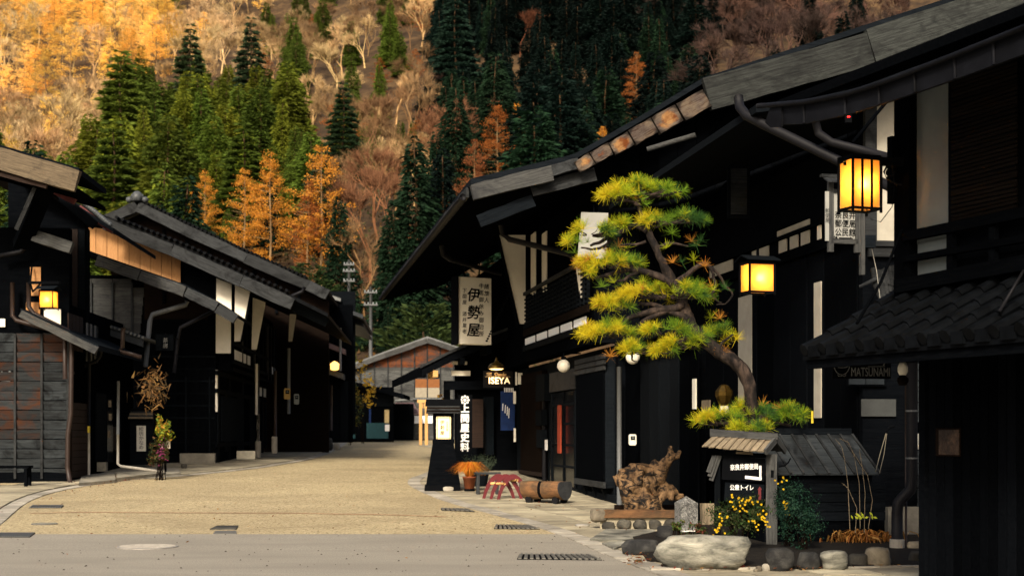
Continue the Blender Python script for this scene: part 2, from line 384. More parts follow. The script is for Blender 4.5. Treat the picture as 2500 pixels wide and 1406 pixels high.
def text(body, m, parent, org, xdir, up, size, name='lettering', off=0., space=1.0, shear=0., align='CENTER', sx=1.):
    cu = bpy.data.curves.new('t', 'FONT'); cu.body = body; cu.size = size; cu.align_x = align; cu.align_y = 'CENTER'
    cu.space_line = space; cu.shear = shear; cu.resolution_u = 3; cu.extrude = size * .01
    o = bpy.data.objects.new('t', cu); S.collection.objects.link(o)
    dg = bpy.context.evaluated_depsgraph_get(); me = bpy.data.meshes.new_from_object(o.evaluated_get(dg))
    bpy.data.objects.remove(o); bpy.data.curves.remove(cu); me.name = name; me.materials.clear()
    x = Vector(xdir).normalized(); y = Vector(up); y = (y - x * y.dot(x)).normalized(); z = x.cross(y)
    mw = Matrix(((x.x, y.x, z.x, 0), (x.y, y.y, z.y, 0), (x.z, y.z, z.z, 0), (0, 0, 0, 1))); mw.translation = Vector(org)
    if sx != 1:
        for v in me.vertices: v.co.x *= sx
    if off:
        nv = len(me.vertices); V = [v.co.copy() for v in me.vertices]; P = [tuple(p.vertices) for p in me.polygons]; vs = []; fs = []
        for k, (dx, dy) in enumerate(((0, 0), (1, 0), (-1, 0), (0, 1), (0, -1))):
            vs += [v + Vector((dx * off, dy * off, k * size * .003)) for v in V]; fs += [tuple(i + k * nv for i in p) for p in P]
        me = bpy.data.meshes.new(name); me.from_pydata(vs, [], fs)
    return link(name, me, m, parent, mw)
def point_light(name, loc, e, col, r, parent=None):
    d = bpy.data.lights.new(name, 'POINT'); d.energy = e; d.color = col; d.shadow_soft_size = r
    o = bpy.data.objects.new(name, d); S.collection.objects.link(o)
    if parent is not None: o.parent = parent; o.matrix_local = ROOTM[parent.name].inverted() @ Matrix.Translation(Vector(loc))
    else: o.location = loc
    return o
# ------------------------------------------------------------------ ground, road, pavements
HT = [(-400, -2), (96, .9), (108, 2.5), (125, 9), (180, 25), (290, 64), (430, 132), (560, 205), (800, 330)]
def hz(x, y):
    z = interp(HT, y)
    if y > 100:
        k = min(1, (y - 100) / 80)
        z += k * (6 * math.sin(x * .021 + 1.1) + 4 * math.sin(x * .05 + y * .02) + 3 * math.sin(y * .045 + x * .013))
        z += k * .10 * max(0, x - .1 * y)
    return z
def sheet(name, xs, ys, zf, m, kind='structure'):
    b = MB(); nx = len(xs)
    vs = [Vector((x, y, zf(x, y))) for y in ys for x in xs]
    fs = [(j * nx + i, j * nx + i + 1, (j + 1) * nx + i + 1, (j + 1) * nx + i) for j in range(len(ys) - 1) for i in range(nx - 1)]
    b.add(vs, fs); o = b.build(name, m, None, loc=(0, 0, 0), smooth=True); tag(o, kind=kind); return o
def rng(a, b, n): return [a + (b - a) * i / n for i in range(n + 1)]
sheet('ground', rng(-160, 160, 40), [-120, -40, 0, 10, 17, 22, 27, 33, 40, 50, 60, 70, 84, 100, 112, 130], lambda x, y: gz(y) - .06 if y < 101 else gz(y) - .06 - (y - 100) * .06, 'soil')
sheet('hill', rng(-420, 420, 60), [104 + 9 * i for i in range(62)], hz, 'litter')
EDGE = G(600, 1303).y
sheet('asphalt_road', rng(-40, 40, 20), [-60, -20, 0, 8, 12, 15, 17, 18.5, EDGE], lambda x, y: gz(y), 'asphalt')
sheet('paved_street', rng(-16, 14, 12), [EDGE + .006] + [EDGE + .5 + i for i in range(0, 40)] + [61, 65, 70, 75, 80, 84, 88, 92, 96, 100, 104], lambda x, y: gz(y) - .002, 'paving')
# a tar seam across the paving, with a faint bend
b = MB(); sp = [G(px, py) for px, py in ((70, 1254), (180, 1251), (400, 1252), (700, 1253), (950, 1257), (1090, 1262))]
for a, c in zip(sp, sp[1:]):
    w = Vector((0, .13, 0)); o = Vector((0, 0, .004))
    b.add([gnd(a, .003), gnd(c, .003), gnd(c + w, .003), gnd(a + w, .003)], [(0, 1, 2, 3)])
M['seam'] = plain('tar_seam', (.27, .16, .085), .8, amount=.25, scale=4)
tag(b.build('paving_seam', 'seam'), kind='structure')

def resample(pts, step):
    pts = [Vector((p[0], p[1], 0)) for p in pts]; out = [pts[0]]; need = step
    for a, c in zip(pts, pts[1:]):
        L = (c - a).length; pos = 0
        while pos + need <= L:
            pos += need; out.append(a + (c - a) * (pos / L)); need = step
        need -= L - pos
    return out
def smooth_line(pts, it=2):
    for _ in range(it):
        q = [pts[0]]
        for a, c in zip(pts, pts[1:]): q += [a * .75 + c * .25, a * .25 + c * .75]
        pts = q + [pts[-1]]
    return pts
LK = smooth_line([G(*p) for p in ((-120, 1372), (0, 1282), (60, 1228), (110, 1207), (190, 1189), (300, 1173), (400, 1165), (470, 1161), (560, 1151), (650, 1141), (740, 1127), (800, 1109), (840, 1088), (858, 1071))])
RK = smooth_line([G(*p) for p in ((1735, 1450), (1610, 1406), (1500, 1364), (1400, 1319), (1290, 1279), (1180, 1249), (1100, 1229), (1040, 1206), (1005, 1189), (992, 1178), (1003, 1166), (1035, 1158), (1062, 1140), (1066, 1110), (1058, 1085))])
def kerb(name, line, side, width, rise, step, m='kerb'):
    rt = root(name, gnd(line[0]), None, None, kind='structure')
    pts = resample(line, step)
    nr = []
    for i, p in enumerate(pts):
        t = (pts[min(i + 1, len(pts) - 1)] - pts[max(i - 1, 0)]).normalized(); nr.append(Vector((t.y, -t.x, 0)) * side)
    for i in range(len(pts) - 1):
        a, c = pts[i], pts[i + 1]; g = (c - a) * (.006 / step)
        q = [a + g, c - g, c - g + nr[i + 1] * width, a + g + nr[i] * width]
        dz = rj.uniform(-.004, .004)
        vs = [gnd(p, -.05) for p in q] + [gnd(p, rise + dz) for p in q]
        MB().hexa(vs).build('kerb_stone', m, rt)
    return pts, nr
def pavement(name, inner, outer, nacross, off, m, skip=lambda p: False):
    rt = root(name, gnd(inner[0]), None, None, kind='structure')
    for i in range(len(inner) - 1):
        for k in range(nacross):
            def P(j, t): return inner[j].lerp(outer[j], t)
            t0, t1 = k / nacross, (k + 1) / nacross
            q = [P(i, t0), P(i + 1, t0), P(i + 1, t1), P(i, t1)]
            c = sum(q, Vector()) / 4
            if skip(c): continue
            q = [p + (c - p).normalized() * .008 for p in q]
            dz = rj.uniform(-.004, .004) + off
            vs = [gnd(p, -.05) for p in q] + [gnd(p, dz) for p in q]
            MB().hexa(vs).build('paving_slab', m, rt)
    return rt
lk, ln = kerb('kerb_left', LK, -1, .28, .012, .9)
rk, rn = kerb('kerb_right', RK, 1, .28, .012, .6)
li = [p + n * .285 for p, n in zip(lk, ln)]
lo_ = [Vector((-10.7 - .03 * (p.y - 30) if p.y > 30 else p.x - 6, p.y + (.0 if p.y > 30 else 1.2), 0)) for p in li]
pavement('pavement_left', li[::1], lo_, 3, .03, 'slab')
ri = [p + n * .285 for p, n in zip(rk, rn)]
ro = []
for i, p in enumerate(ri):
    y = lerp(13.0, 42, min(1, i / (len(ri) - 1) * 1.0)) if False else max(13.6, p.y + .6)
    ro.append(Vector((6.75 - .1686 * y, y, 0)))
pavement('pavement_right', ri, ro, 4, .012, 'slab', skip=lambda c: c.x + .1686 * c.y < 0)
# garden soil bed
b = MB(); gp = [(1545, 1318), (1660, 1290), (1800, 1250), (2000, 1235), (2270, 1235), (2270, 1385), (2000, 1392), (1700, 1390), (1580, 1372)]
poly = [G(*p) for p in gp]
b.prism([gnd(p, -.03) for p in poly][::-1], (0, 0, .075)); tag(b.build('garden_soil', 'soil'), kind='structure')
# narrow concrete edge in front of the rocks
rt = root('garden_edging', G(1900, 1398), None, None, kind='structure')
prev = None
for k in range(9):
    a = G(1590 + k * 80, 1395 - k * .8); c = G(1590 + (k + 1) * 80 - 2, 1395 - (k + 1) * .8); d = Vector((0, .22, 0))
    MB().hexa([gnd(p, -.03) for p in (a, c, c + d, a + d)] + [gnd(p, .03 + rj.uniform(0, .006)) for p in (a, c, c + d, a + d)]).build('edging_stone', 'kerb', rt)
# raised concrete step before the near left house
rt = root('house_step', G(300, 1165), None, None, kind='structure')
for pts, hgt in ((((192, 1187), (282, 1178), (280, 1160), (200, 1166)), .07), (((284, 1176), (404, 1162), (398, 1146), (286, 1158)), .09), (((405, 1163), (440, 1160), (436, 1148), (404, 1148)), .06)):
    q = [G(*p) for p in pts]; MB().hexa([gnd(p, -.04) for p in q] + [gnd(p, hgt) for p in q]).build('step_slab', 'concrete', rt)
# ------------------------------------------------------------------ right side of the street
def fv(fr, px, py, v): u, z = fr.pv(px, py, v); return fr.w(u, v, z)
def fu(fr, px, py, u): v, z = fr.pu(px, py, u); return fr.w(u, v, z)
Z = Vector((0, 0, 1))
def quadprism(name, pts, ext, m, parent): return MB().prism(pts, ext).build(name, m, parent)
def panel_u(name, fr, u, px0, px1, z0, z1, t, m, parent):     # a board on a street-facing wall between two pixel columns
    va = fr.pu(px0, 1000, u)[0]; vb = fr.pu(px1, 1000, u)[0]
    return box(name, (u - t, min(va, vb), z0), (u, max(va, vb), z1), m, parent, fr)
def panel_v(name, fr, v, px0, px1, py0, py1, t, m, parent):   # a board on a wall across the street direction
    ua, z1 = fr.pv(px0, py0, v); ub, _ = fr.pv(px1, py0, v); z0 = fr.pv((px0 + px1) / 2, py1, v)[1]; z1 = fr.pv((px0 + px1) / 2, py0, v)[1]
    return box(name, (ua, v - t, z0), (ub, v, z1), m, parent, fr)
def extrude_roof(name, fr, line, v0, v1, t, m, parent):
    b = MB(); n = len(line)
    top0 = [fr.w(u, v0, z) for u, z in line]; top1 = [fr.w(u, v1, z) for u, z in line]
    bot0 = [p - Z * t for p in top0]; bot1 = [p - Z * t for p in top1]
    vs = top0 + top1 + bot0 + bot1; fs = []
    for i in range(n - 1):
        fs += [(i, i + 1, n + i + 1, n + i), (2 * n + i, 3 * n + i, 3 * n + i + 1, 2 * n + i + 1), (i, 2 * n + i, 2 * n + i + 1, i + 1), (n + i, n + i + 1, 3 * n + i + 1, 3 * n + i)]
    fs += [(0, n, 3 * n, 2 * n), (n - 1, 3 * n - 1, 4 * n - 1, 2 * n - 1)]
    b.add(vs, fs); return b.build(name, m, parent)

# ============ the inn: long two-storey house, gable towards us
UF, U2, VG, VB, VE = 6.20, 5.82, 25.2, 24.25, 44.0
inn = root('inn_house', FR.w(UF, 34, gz(33)), 'long black timber inn with deep eaves and rotten orange patches on its gable board', 'house', FR.th)
tl = [FR.pv(px, py, VB) for px, py in ((1148, 452), (1400, 392), (1560, 300), (1716, 205), (2100, 80), (2500, -50), (2700, -112))]
rise = [z for u, z in tl]; ru, rz_ = tl[-1]
roofline = tl + [(ru + 5, rz_ - 1.7)]
extrude_roof('roof', FR, [(u, z + .10) for u, z in roofline], VB - .05, VE, .10, 'dark', inn)
extrude_roof('soffit', FR, [(u + .02, z - .06) for u, z in roofline], VB + .14, VE - .1, .10, 'black', inn)
def inz(u): return interp(tl, u)
g = [(UF, -.4), (16, -.4), (16, inz(16) - .25)] + [(u, z - .25) for u, z in tl[::-1] if U2 + .1 < u < 16] + [(U2, inz(U2) - .25), (U2, 3.05), (UF, 3.05)]
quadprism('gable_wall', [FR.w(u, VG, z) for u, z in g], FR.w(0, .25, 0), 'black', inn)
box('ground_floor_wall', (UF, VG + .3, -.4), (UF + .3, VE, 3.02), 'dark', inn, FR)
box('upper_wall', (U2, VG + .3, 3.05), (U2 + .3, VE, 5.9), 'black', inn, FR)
# gable board: lichened planks at both ends, rotten blocks between
def barge(name, a0, a1, b0, b1, v, t, m, parent, fr=FR, seg=6, jit=.006):
    """plank between image columns: a = upper edge, b = lower edge"""
    p0 = (fv(fr, *a0, v) + fv(fr, *b0, v)) / 2; p1 = (fv(fr, *a1, v) + fv(fr, *b1, v)) / 2
    h = ((fv(fr, *a0, v) - fv(fr, *b0, v)).length + (fv(fr, *a1, v) - fv(fr, *b1, v)).length) / 2
    d = (p1 - p0).normalized(); up = Z - d * d.z
    return beam(name, p0, p1, t, h * .96, m, parent, up=up, seg=seg, jit=jit)
barge('gable_board', (1716, 203), (2120, 70), (1735, 262), (2128, 172), VB - .10, .12, 'barge', inn, seg=9, jit=.01)
barge('gable_board', (2122, 70), (2640, -95), (2130, 171), (2640, 0), VB - .10, .12, 'barge', inn, seg=9, jit=.01)
cols = [1405, 1445, 1491, 1541, 1598, 1659, 1726]
def lt(px): return lerp(395, 212, (px - 1405) / 321)
def lb(px): return lerp(424, 268, (px - 1405) / 321)
for i, (a, c) in enumerate(zip(cols, cols[1:])):
    barge('rotten_block', (a + 2, lt(a) + (i % 3)), (c - 2, lt(c) + (i % 3)), (a + 2, lb(a) - (i % 2) * 2), (c - 2, lb(c) - (i % 2) * 2), VB - .09 - .02 * (i % 2), .10, 'rot', inn, seg=4, jit=.013)
barge('gable_board', (1150, 450), (1345, 405), (1156, 492), (1350, 440), VB - .08, .12, 'grey', inn, seg=6, jit=.012)
barge('gable_board', (1342, 404), (1412, 386), (1345, 432), (1412, 412), VB - .06, .1, 'greydark', inn, seg=4, jit=.01)
barge('lower_board', (1295, 445), (1450, 412), (1300, 482), (1455, 440), VB + .12, .08, 'greydark', inn, seg=4, jit=.01)
barge('lower_board', (1165, 530), (1300, 470), (1172, 552), (1305, 510), VB + .15, .08, 'dark', inn, seg=4, jit=.01)
# eave edge along the street: pale flashing and small boards
b = MB()
ue, ze = tl[0]
for k in range(34):
    v = VB + .3 + k * .57
    b.box((ue - .03, v, ze - .16), (ue + .02, v + .52, ze + .02 + rj.uniform(-.02, .02)), FR)
b.build('eave_boards', 'greydark', inn)
for k, v in enumerate((29.5, 31.2, 36.5)): box('flashing', (ue + .45, v, ze + .02), (ue + .60, v + 1.0, ze + .06), 'tinlight', inn, FR)
pipe('gutter', [FR.w(ue - .07, v, ze - .14) for v in (VB + .4, 30, 37, 43.6)], .06, 'pipe', inn)
pipe('rafter_pole', [W(1580, 365, 24.6), W(1698, 330, 24.4)], .045, 'grey', inn)
# ground floor: lattice bays, door, boards
def lattice(px0, px1, z0, z1, u, m, parent, pitch=.055):
    b = MB(); va = FR.pu(px1, 1000, u)[0]; vb = FR.pu(px0, 1000, u)[0]; v = va
    while v < vb:
        b.box((u - .03, v, z0), (u, v + pitch * .55, z1), FR); v += pitch
    return b.build('lattice', m, parent)
zb = .17
bay = box('bay', (UF - .16, FR.pu(1478, 1000, UF - .16)[0], .42), (UF + .02, FR.pu(1408, 1000, UF - .16)[0], 2.86), 'dark', inn, FR)
lattice(1409, 1477, .55, 2.55, UF - .16, 'black', bay)
for k in range(3): panel_u('head_board', FR, UF - .17 - .02 * k, 1406, 1479, 2.58 + .10 * k, 2.665 + .10 * k, .03, 'greydark', bay)
panel_u('sill_board', FR, UF - .17, 1407, 1479, .42, .53, .05, 'greydark', bay)
b = MB()
for k in range(3):
    v0 = FR.pu(1478, 1000, UF - .16)[0] + .25 + k * .8
    pts = [FR.w(UF - .15 - .02, v0, .42), FR.w(UF - .05, v0, .42), FR.w(UF - .05, v0, .12), FR.w(UF - .10, v0, .17), FR.w(UF - .12, v0, .28)]
    b.prism(pts, FR.w(0, .12, 0) - FR.w(0, 0, 0))
b.build('scalloped_brackets', 'dark', bay)
panel_u('plinth', FR, UF - .04, 1345, 1512, -.1, .30, .05, 'dark', inn)
dr = panel_u('sliding_door', FR, UF - .03, 1347, 1406, .32, 2.3, .04, 'glassdark', inn)
for z in (.7, 1.15, 1.6, 2.0): panel_u('door_rail', FR, UF - .072, 1347, 1406, z, z + .05, .02, 'dark', dr)
for px in (1347, 1376, 1404): panel_u('door_stile', FR, UF - .075, px, px + 2.5, .32, 2.3, .02, 'dark', dr)
panel_u('transom_board', FR, UF - .05, 1345, 1408, 2.33, 2.75, .04, 'greydark', inn)
panel_u('red_name_strip', FR, UF - .12, 1364, 1371, 1.0, 2.02, .03, 'vermilion', inn)
bay2 = box('bay', (UF - .14, FR.pu(1322, 1000, UF - .14)[0], .45), (UF + .02, FR.pu(1272, 1000, UF - .14)[0], 2.85), 'brownblack', inn, FR)
lattice(1273, 1321, .55, 2.6, UF - .14, 'brownblack', bay2)
panel_u('sill_board', FR, UF - .15, 1271, 1323, .45, .54, .05, 'brownplank', bay2)
for px0, px1, z0, z1 in ((1322, 1344, 2.15, 2.75), (1322, 1336, 1.6, 1.95), (1324, 1336, 1.1, 1.5)): panel_u('service_box', FR, UF - .05, px0, px1, z0, z1, .14, 'dark', inn)
pipe('drainpipe', [fu(FR, 1512, 895, UF - .1), fu(FR, 1512, 1238, UF - .1)], .045, 'pipegrey', inn)
pipe('drainpipe', [fu(FR, 1329, 970, UF - .1), fu(FR, 1329, 1180, UF - .1)], .05, 'pipe', inn)
panel_u('small_white_plate', FR, UF - .12, 1332, 1337, 1.05, 1.28, .02, 'whitepaint', inn)
# upper floor band
zt0, zt1 = 3.45, 3.595
for a, c in ((1284, 1307), (1312, 1336), (1341, 1365), (1370.5, 1397), (1403, 1432)): panel_u('white_pane', FR, U2 - .02, a, c, zt0, zt1, .02, 'shoji', inn)
panel_u('rail_board', FR, U2 - .06, 1282, 1440, 3.64, 3.78, .05, 'brownblack', inn)
panel_u('bottom_rail', FR, U2 - .04, 1282, 1440, 3.30, 3.42, .06, 'dark', inn)
panel_u('bottom_rail', FR, U2 - .02, 1282, 1440, 3.05, 3.27, .04, 'black', inn)
b = MB()
for k in range(22):
    v = FR.pu(1440, 1000, U2)[0] + k * .32; b.box((U2 - .05, v, 3.82), (U2, v + .05, 4.55), FR)
for k in range(8): b.box((U2 - .04, FR.pu(1440, 1000, U2)[0], 3.85 + k * .09), (U2 - .015, FR.pu(1283, 1000, U2)[0], 3.885 + k * .09), FR)
b.build('railing_lattice', 'dark', inn)
panel_u('railing_cap', FR, U2 - .07, 1283, 1440, 4.56, 4.63, .06, 'greydark', inn)
for a, c, py0, py1 in ((1298, 1309, 575, 727), (1325, 1336, 573, 715)):
    panel_u('plaster_strip', FR, U2 - .01, a, c, FR.pu(a, py1, U2)[1], FR.pu(a, py0, U2)[1], .02, 'plaster', inn)
def wing(px_pts, v, m, parent, name='wing_wall', t=.08, fr=FR, trim=True):
    pts = [fv(fr, px, py, v) for px, py in px_pts]
    w = quadprism(name, pts, fr.w(0, t, 0), m, parent)
    return w
vw = FR.pu(1283, 700, U2)[0]
wing([(1283, 790), (1283, 574), (1219, 574), (1269, 790)], vw - .06, 'plaster', inn)
wing([(1291, 800), (1291, 560), (1284, 560), (1284, 800)], vw - .09, 'black', inn, 'wing_frame', .1)
pl = [fv(FR, px, py, vw - .1) for px, py in ((1212, 566), (1219, 574), (1269, 796), (1264, 800))]
quadprism('wing_frame', pl, FR.w(0, .12, 0), 'black', inn)
vw2 = FR.pu(1436, 700, U2)[0]
wing([(1434, 728), (1434, 668), (1408, 652), (1418, 728)], vw2 + .5, 'plaster', inn)
# gable wall relief: boards under the gable
for i in range(16):
    px0 = 1516 + i * 46
    ua, _ = FR.pv(px0, 800, VG); ub, _ = FR.pv(px0 + 44, 800, VG)
    box('gable_plank', (ua, VG - .03, .0), (ub, VG - .004, inz(ua) - .45), 'black', inn, FR)
# pent roof over the entrance
VP = 35.2
pl_ = [FR.pv(px, py, VP) for px, py in ((1030, 897), (1100, 862), (1180, 828), (1292, 787))]
extrude_roof('pent_roof', FR, pl_, VP, VE, .22, 'black', inn)
extrude_roof('pent_roof_edge', FR, [(u - .02, z + .06) for u, z in pl_], VP - .06, VP + .25, .07, 'greydark', inn)
for k in range(4):
    t = (k + .5) / 4; u = lerp(pl_[0][0], pl_[-1][0], t); z = interp(pl_, u)
    box('rafter_end', (u - .06, VP - .02, z - .40), (u + .06, VP + 1.2, z - .24), 'newwood' if k == 0 else 'dark', inn, FR)
box('entrance_beam', (UF - 1.9, VP + .5, 2.52), (UF, VP + .65, 2.74), 'black', inn, FR)
box('entrance_post', (UF - 1.9, VP + .5, .0), (UF - 1.75, VP + .65, 2.52), 'black', inn, FR)
for k, (a, c, y0, y1) in enumerate(((1102, 1148, 905, 917), (1103, 1140, 882, 890))): panel_v('white_slat', FR, VP + .45, a, c, y0, y1, .03, 'plaster', inn)
panel_v('brown_shutter', FR, VP + .3, 1150, 1179, 974, 1092, .04, 'brownplank', inn)
panel_v('door_panel', FR, VP + .6, 1180, 1205, 968, 1110, .04, 'glassdark', inn)
panel_v('inner_wall', FR, VP + .9, 1110, 1290, 880, 1160, .1, 'black', inn)
for a, c, y0, y1 in ((1253, 1259, 955, 985), (1254, 1259, 1045, 1078), (1258, 1262, 908, 940), (1264, 1275, 910, 938)): panel_v('pale_plate', FR, VP - .2, a, c, y0, y1, .03, 'signwhite', inn)
nr_ = panel_v('entrance_curtain', FR, VP - .1, 1222, 1256, 955, 1050, .03, 'indigo', inn)
for i, px in enumerate((1227, 1233, 1238, 1242)):
    quadprism('painted_stroke', [fv(FR, px, 985 + 4 * i, VP - .14), fv(FR, px + 2, 984 + 4 * i, VP - .14), fv(FR, px + 1, 1002 + 6 * i, VP - .14), fv(FR, px - 1, 1002 + 6 * i, VP - .14)], FR.w(0, .006, 0), 'whitepaint', nr_)
for k in range(6): panel_v('curtain_loop', FR, VP - .12, 1231 + 4 * k, 1233 + 4 * k, 946, 957, .02, 'whitepaint', nr_)
# downpipes in front of the eaves
pipe('downpipe', [W(1078, 600, 31), W(1082, 622, 31), W(1100, 634, 31.5), W(1222, 668, 34)], .055, 'pipe', inn)
pipe('downpipe', [W(1224, 550, 28.4), W(1228, 572, 28.4), W(1245, 585, 28.5), W(1390, 620, 27), W(1412, 634, 26.8)], .06, 'pipe', inn)

# ============ annex house nearer to us
UA, VA, VAB, VAE = 7.74, 17.96, 17.1, 25.0
anx = root('annex_house', FR.w(UA, 20, 0), 'black timber annex behind the pine, with white plaster strips and copper clad gable edge', 'house', FR.th)
al = [FR.pv(px, py, VAB) for px, py in ((1848, 264), (1990, 247), (2100, 222), (2300, 148), (2500, 72), (2800, -45))]
extrude_roof('roof', FR, [(u, z + .05) for u, z in al], VAB + .03, VAE, .10, 'dark', anx)
def anz(u): return interp(al, u)
g = [(UA, -.3), (12, -.3), (12, anz(12) - .2)] + [(u, z - .2) for u, z in al[::-1] if UA + .05 < u < 12] + [(UA, anz(UA) - .2)]
quadprism('gable_wall', [FR.w(u, VA, z) for u, z in g], FR.w(0, .2, 0), 'black', anx)
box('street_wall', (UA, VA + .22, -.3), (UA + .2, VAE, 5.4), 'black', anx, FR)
# white plaster in the gable, posts and beams
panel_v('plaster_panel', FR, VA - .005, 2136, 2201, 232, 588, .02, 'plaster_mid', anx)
panel_v('grey_post', FR, VA - .01, 2107, 2135, 225, 598, .08, 'greydark', anx)
panel_v('grey_beam', FR, VA - .03, 2104, 2204, 590, 603, .09, 'greydark', anx)
panel_v('grey_beam', FR, VA - .02, 2118, 2204, 606, 628, .06, 'greydark', anx)
panel_v('dark_post', FR, VA - .02, 2201, 2212, 205, 740, .06, 'black', anx)
b = MB()                                            # carved bracket end
for k in range(7):
    t = k / 6; b.tube([W(2132 + 10 * k, 655 + 6 * math.sin(k), 18.5), W(2140 + 9 * k, 690 + 8 * math.cos(k * 1.3), 18.45), W(2150 + 8 * k, 728 - 6 * k, 18.5)], [.04, .05, .03], 6)
b.tube([W(2098, 700, 18.4), W(2140, 680, 18.4), W(2150, 690, 18.4)], [.02, .03, .02], 6)
b.build('carved_bracket', 'greydark', anx, smooth=True)
pipe('brace_wire', [W(2172, 240, 18.2), W(2080, 350, 17.6)], .022, 'black', anx)
# white strips and panes on the street face
for a, c, z0, z1 in ((1805, 1838, FR.pu(1820, 985, UA)[1], FR.pu(1820, 724, UA)[1]), (1990, 2007, FR.pu(1998, 1020, UA)[1], FR.pu(1998, 690, UA)[1])):
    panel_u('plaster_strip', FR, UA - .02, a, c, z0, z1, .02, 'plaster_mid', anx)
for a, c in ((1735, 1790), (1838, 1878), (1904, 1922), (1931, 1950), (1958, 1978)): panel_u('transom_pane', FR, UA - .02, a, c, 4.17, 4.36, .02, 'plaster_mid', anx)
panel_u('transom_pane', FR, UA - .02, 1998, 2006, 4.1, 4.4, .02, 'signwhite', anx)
panel_u('transom_pane', FR, UA - .02, 1900, 1978, 4.44, 4.52, .02, 'plaster_mid', anx)
panel_u('transom_rail', FR, UA - .03, 1720, 2010, 4.37, 4.42, .05, 'black', anx)
panel_u('transom_rail', FR, UA - .03, 1720, 2100, 4.0, 4.15, .07, 'black', anx)
for k in range(9): panel_u('wall_board', FR, UA - .012, 1728 + k * 41, 1767 + k * 41, 0, 3.98, .012 + .004 * (k % 3), 'black', anx)
# window and board on the gable wall, grey boards at its right
w = panel_v('window', FR, VA - .02, 2066, 2162, 860, 942, .04, 'black', anx)
for a, c in ((2072, 2112), (2114, 2158)): panel_v('pane', FR, VA - .065, a, c, 864, 938, .01, 'glassdark' if a == 0 else 'tin', w)
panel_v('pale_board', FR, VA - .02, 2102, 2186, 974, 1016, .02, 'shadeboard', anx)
for k, (y0, y1) in enumerate(((888, 903), (905, 928), (930, 954), (956, 980), (982, 1004), (1006, 1030), (1100, 1130), (1132, 1160), (1162, 1190), (1192, 1218), (1220, 1242))):
    a = fv(FR, 2240, (y0 + y1) / 2, VA - .25); c = fv(FR, 2275, (y0 + y1) / 2, VA - .25)
    beam('grey_plank', a, c, .03, (y1 - y0) / FPX * 18.6, 'burntgrey', anx, jit=.004)
panel_v('footing', FR, VA - .2, 2160, 2290, 1236, 1345, .1, 'concrete', anx)
# low link wall with boards between annex and inn
box('link_wall', (6.32, 20.9, -.2), (6.5, VG, 2.95), 'black', anx, FR)
for k in range(6): panel_u('link_board', FR, 6.30, 1566 + k * 24, 1588 + k * 24, .05, 2.74, .02 + .006 * (k % 2), 'dark' if k < 4 else 'black', anx)
panel_u('link_head', FR, 6.26, 1562, 1700, 2.76, 2.90, .08, 'dark', anx)
box('link_roof', (6.1, 20.8, 2.96), (6.7, VG - .1, 3.04), 'dark', anx, FR)
panel_u('pale_strip', FR, 6.27, 1693, 1701, 1.78, 2.23, .02, 'signwhite', anx)
panel_u('tan_strip', FR, 6.28, 1716, 1735, 1.58, 1.9, .02, 'greytan', anx)
# big downpipe sloping from the inn eave to the annex wall
pipe('roof_drain', [W(1803, 238, 18.4), W(1806, 262, 18.3), W(1822, 282, 18.2), W(1868, 306, 18), W(2045, 392, 17.7), W(2196, 468, 17.4)], .062, 'pipe', anx, 12)
pipe('roof_drain', [W(1992, 300, 17.6), W(1998, 325, 17.6), W(2030, 348, 17.6), W(2200, 392, 17.4)], .052, 'pipe', anx, 12)

# ============ nearest house, right edge
UN, UE = 8.10, 7.12
near = root('corner_house', FN.w(UN, 9, 0), 'nearest black house at the right edge with tiled pent roof and bamboo blind', 'house', FN.th)
vc = FN.pu(2265, 1000, UN)[0]; vc2 = FN.pu(2205, 600, UN)[0]; vf = FN.pu(1960, 860, UE)[0]
box('ground_floor_wall', (UN, vc - 4.2, -.3), (UN + .3, vc, 2.5), 'black', near, FN)
box('end_wall', (UN + .31, vc - .3, -.3), (UN + 4, vc - .02, 2.5), 'black', near, FN)
for k in range(30): box('siding_board', (UN - .022, vc - .028 - (k + 1) * .11, -.3), (UN - .002, vc - .028 - k * .11 - .012, 2.35), 'black', near, FN)
box('corner_post', (UN - .05, vc - .024, -.3), (UN + .05, vc + .06, 2.4), 'black', near, FN)
box('upper_wall', (UN + .02, vc2 - 5, 2.5), (UN + .3, vc2, 4.6), 'black', near, FN)
UO2 = 6.8
def ct(px): return interp([(1860, 262), (1990, 250), (2100, 225), (2300, 150), (2530, 58)], px)
def cb_(px): return interp([(1860, 300), (1905, 310), (2000, 298), (2100, 272), (2300, 205), (2530, 122)], px)
ve2, ze2 = FN.pu(1885, 262, UO2)
MB().prism([FN.w(UO2 + .05, ve2, ze2 - .02), FN.w(UO2 + .05, ve2 - 5.5, ze2 - .02), FN.w(12, ve2 - 5.5, ze2 + 1.8), FN.w(12, ve2, ze2 + 1.8)], (0, 0, .08)).build('upper_roof', 'black', near)
cl = [1885, 1962, 2062, 2145, 2232, 2330, 2425, 2530]
for a, c in zip(cl, cl[1:]):
    p = [fu(FN, a + 1, ct(a), UO2), fu(FN, c - 1, ct(c), UO2), fu(FN, c - 1, cb_(c), UO2), fu(FN, a + 1, cb_(a), UO2)]
    quadprism('copper_panel', p, FN.w(.03, 0, 0), 'copper', near)
    pipe('seam_roll', [fu(FN, c, ct(c) + 2, UO2 - .01), fu(FN, c + 1, cb_(c) - 2, UO2 - .01)], .011, 'copper', near, 6)
pipe('gutter', [fu(FN, px, ct(px) - 3, UO2 - .03) for px in [1850, 1880] + cl[1:]], .022, 'copper', near)
quadprism('eave_end_cap', [fu(FN, 1872, 300, UO2), fu(FN, 1885, 312, UO2), fu(FN, 1912, 310, UO2), fu(FN, 1912, 262, UO2), fu(FN, 1885, 264, UO2)], FN.w(-.02, 0, 0), 'copper', near)
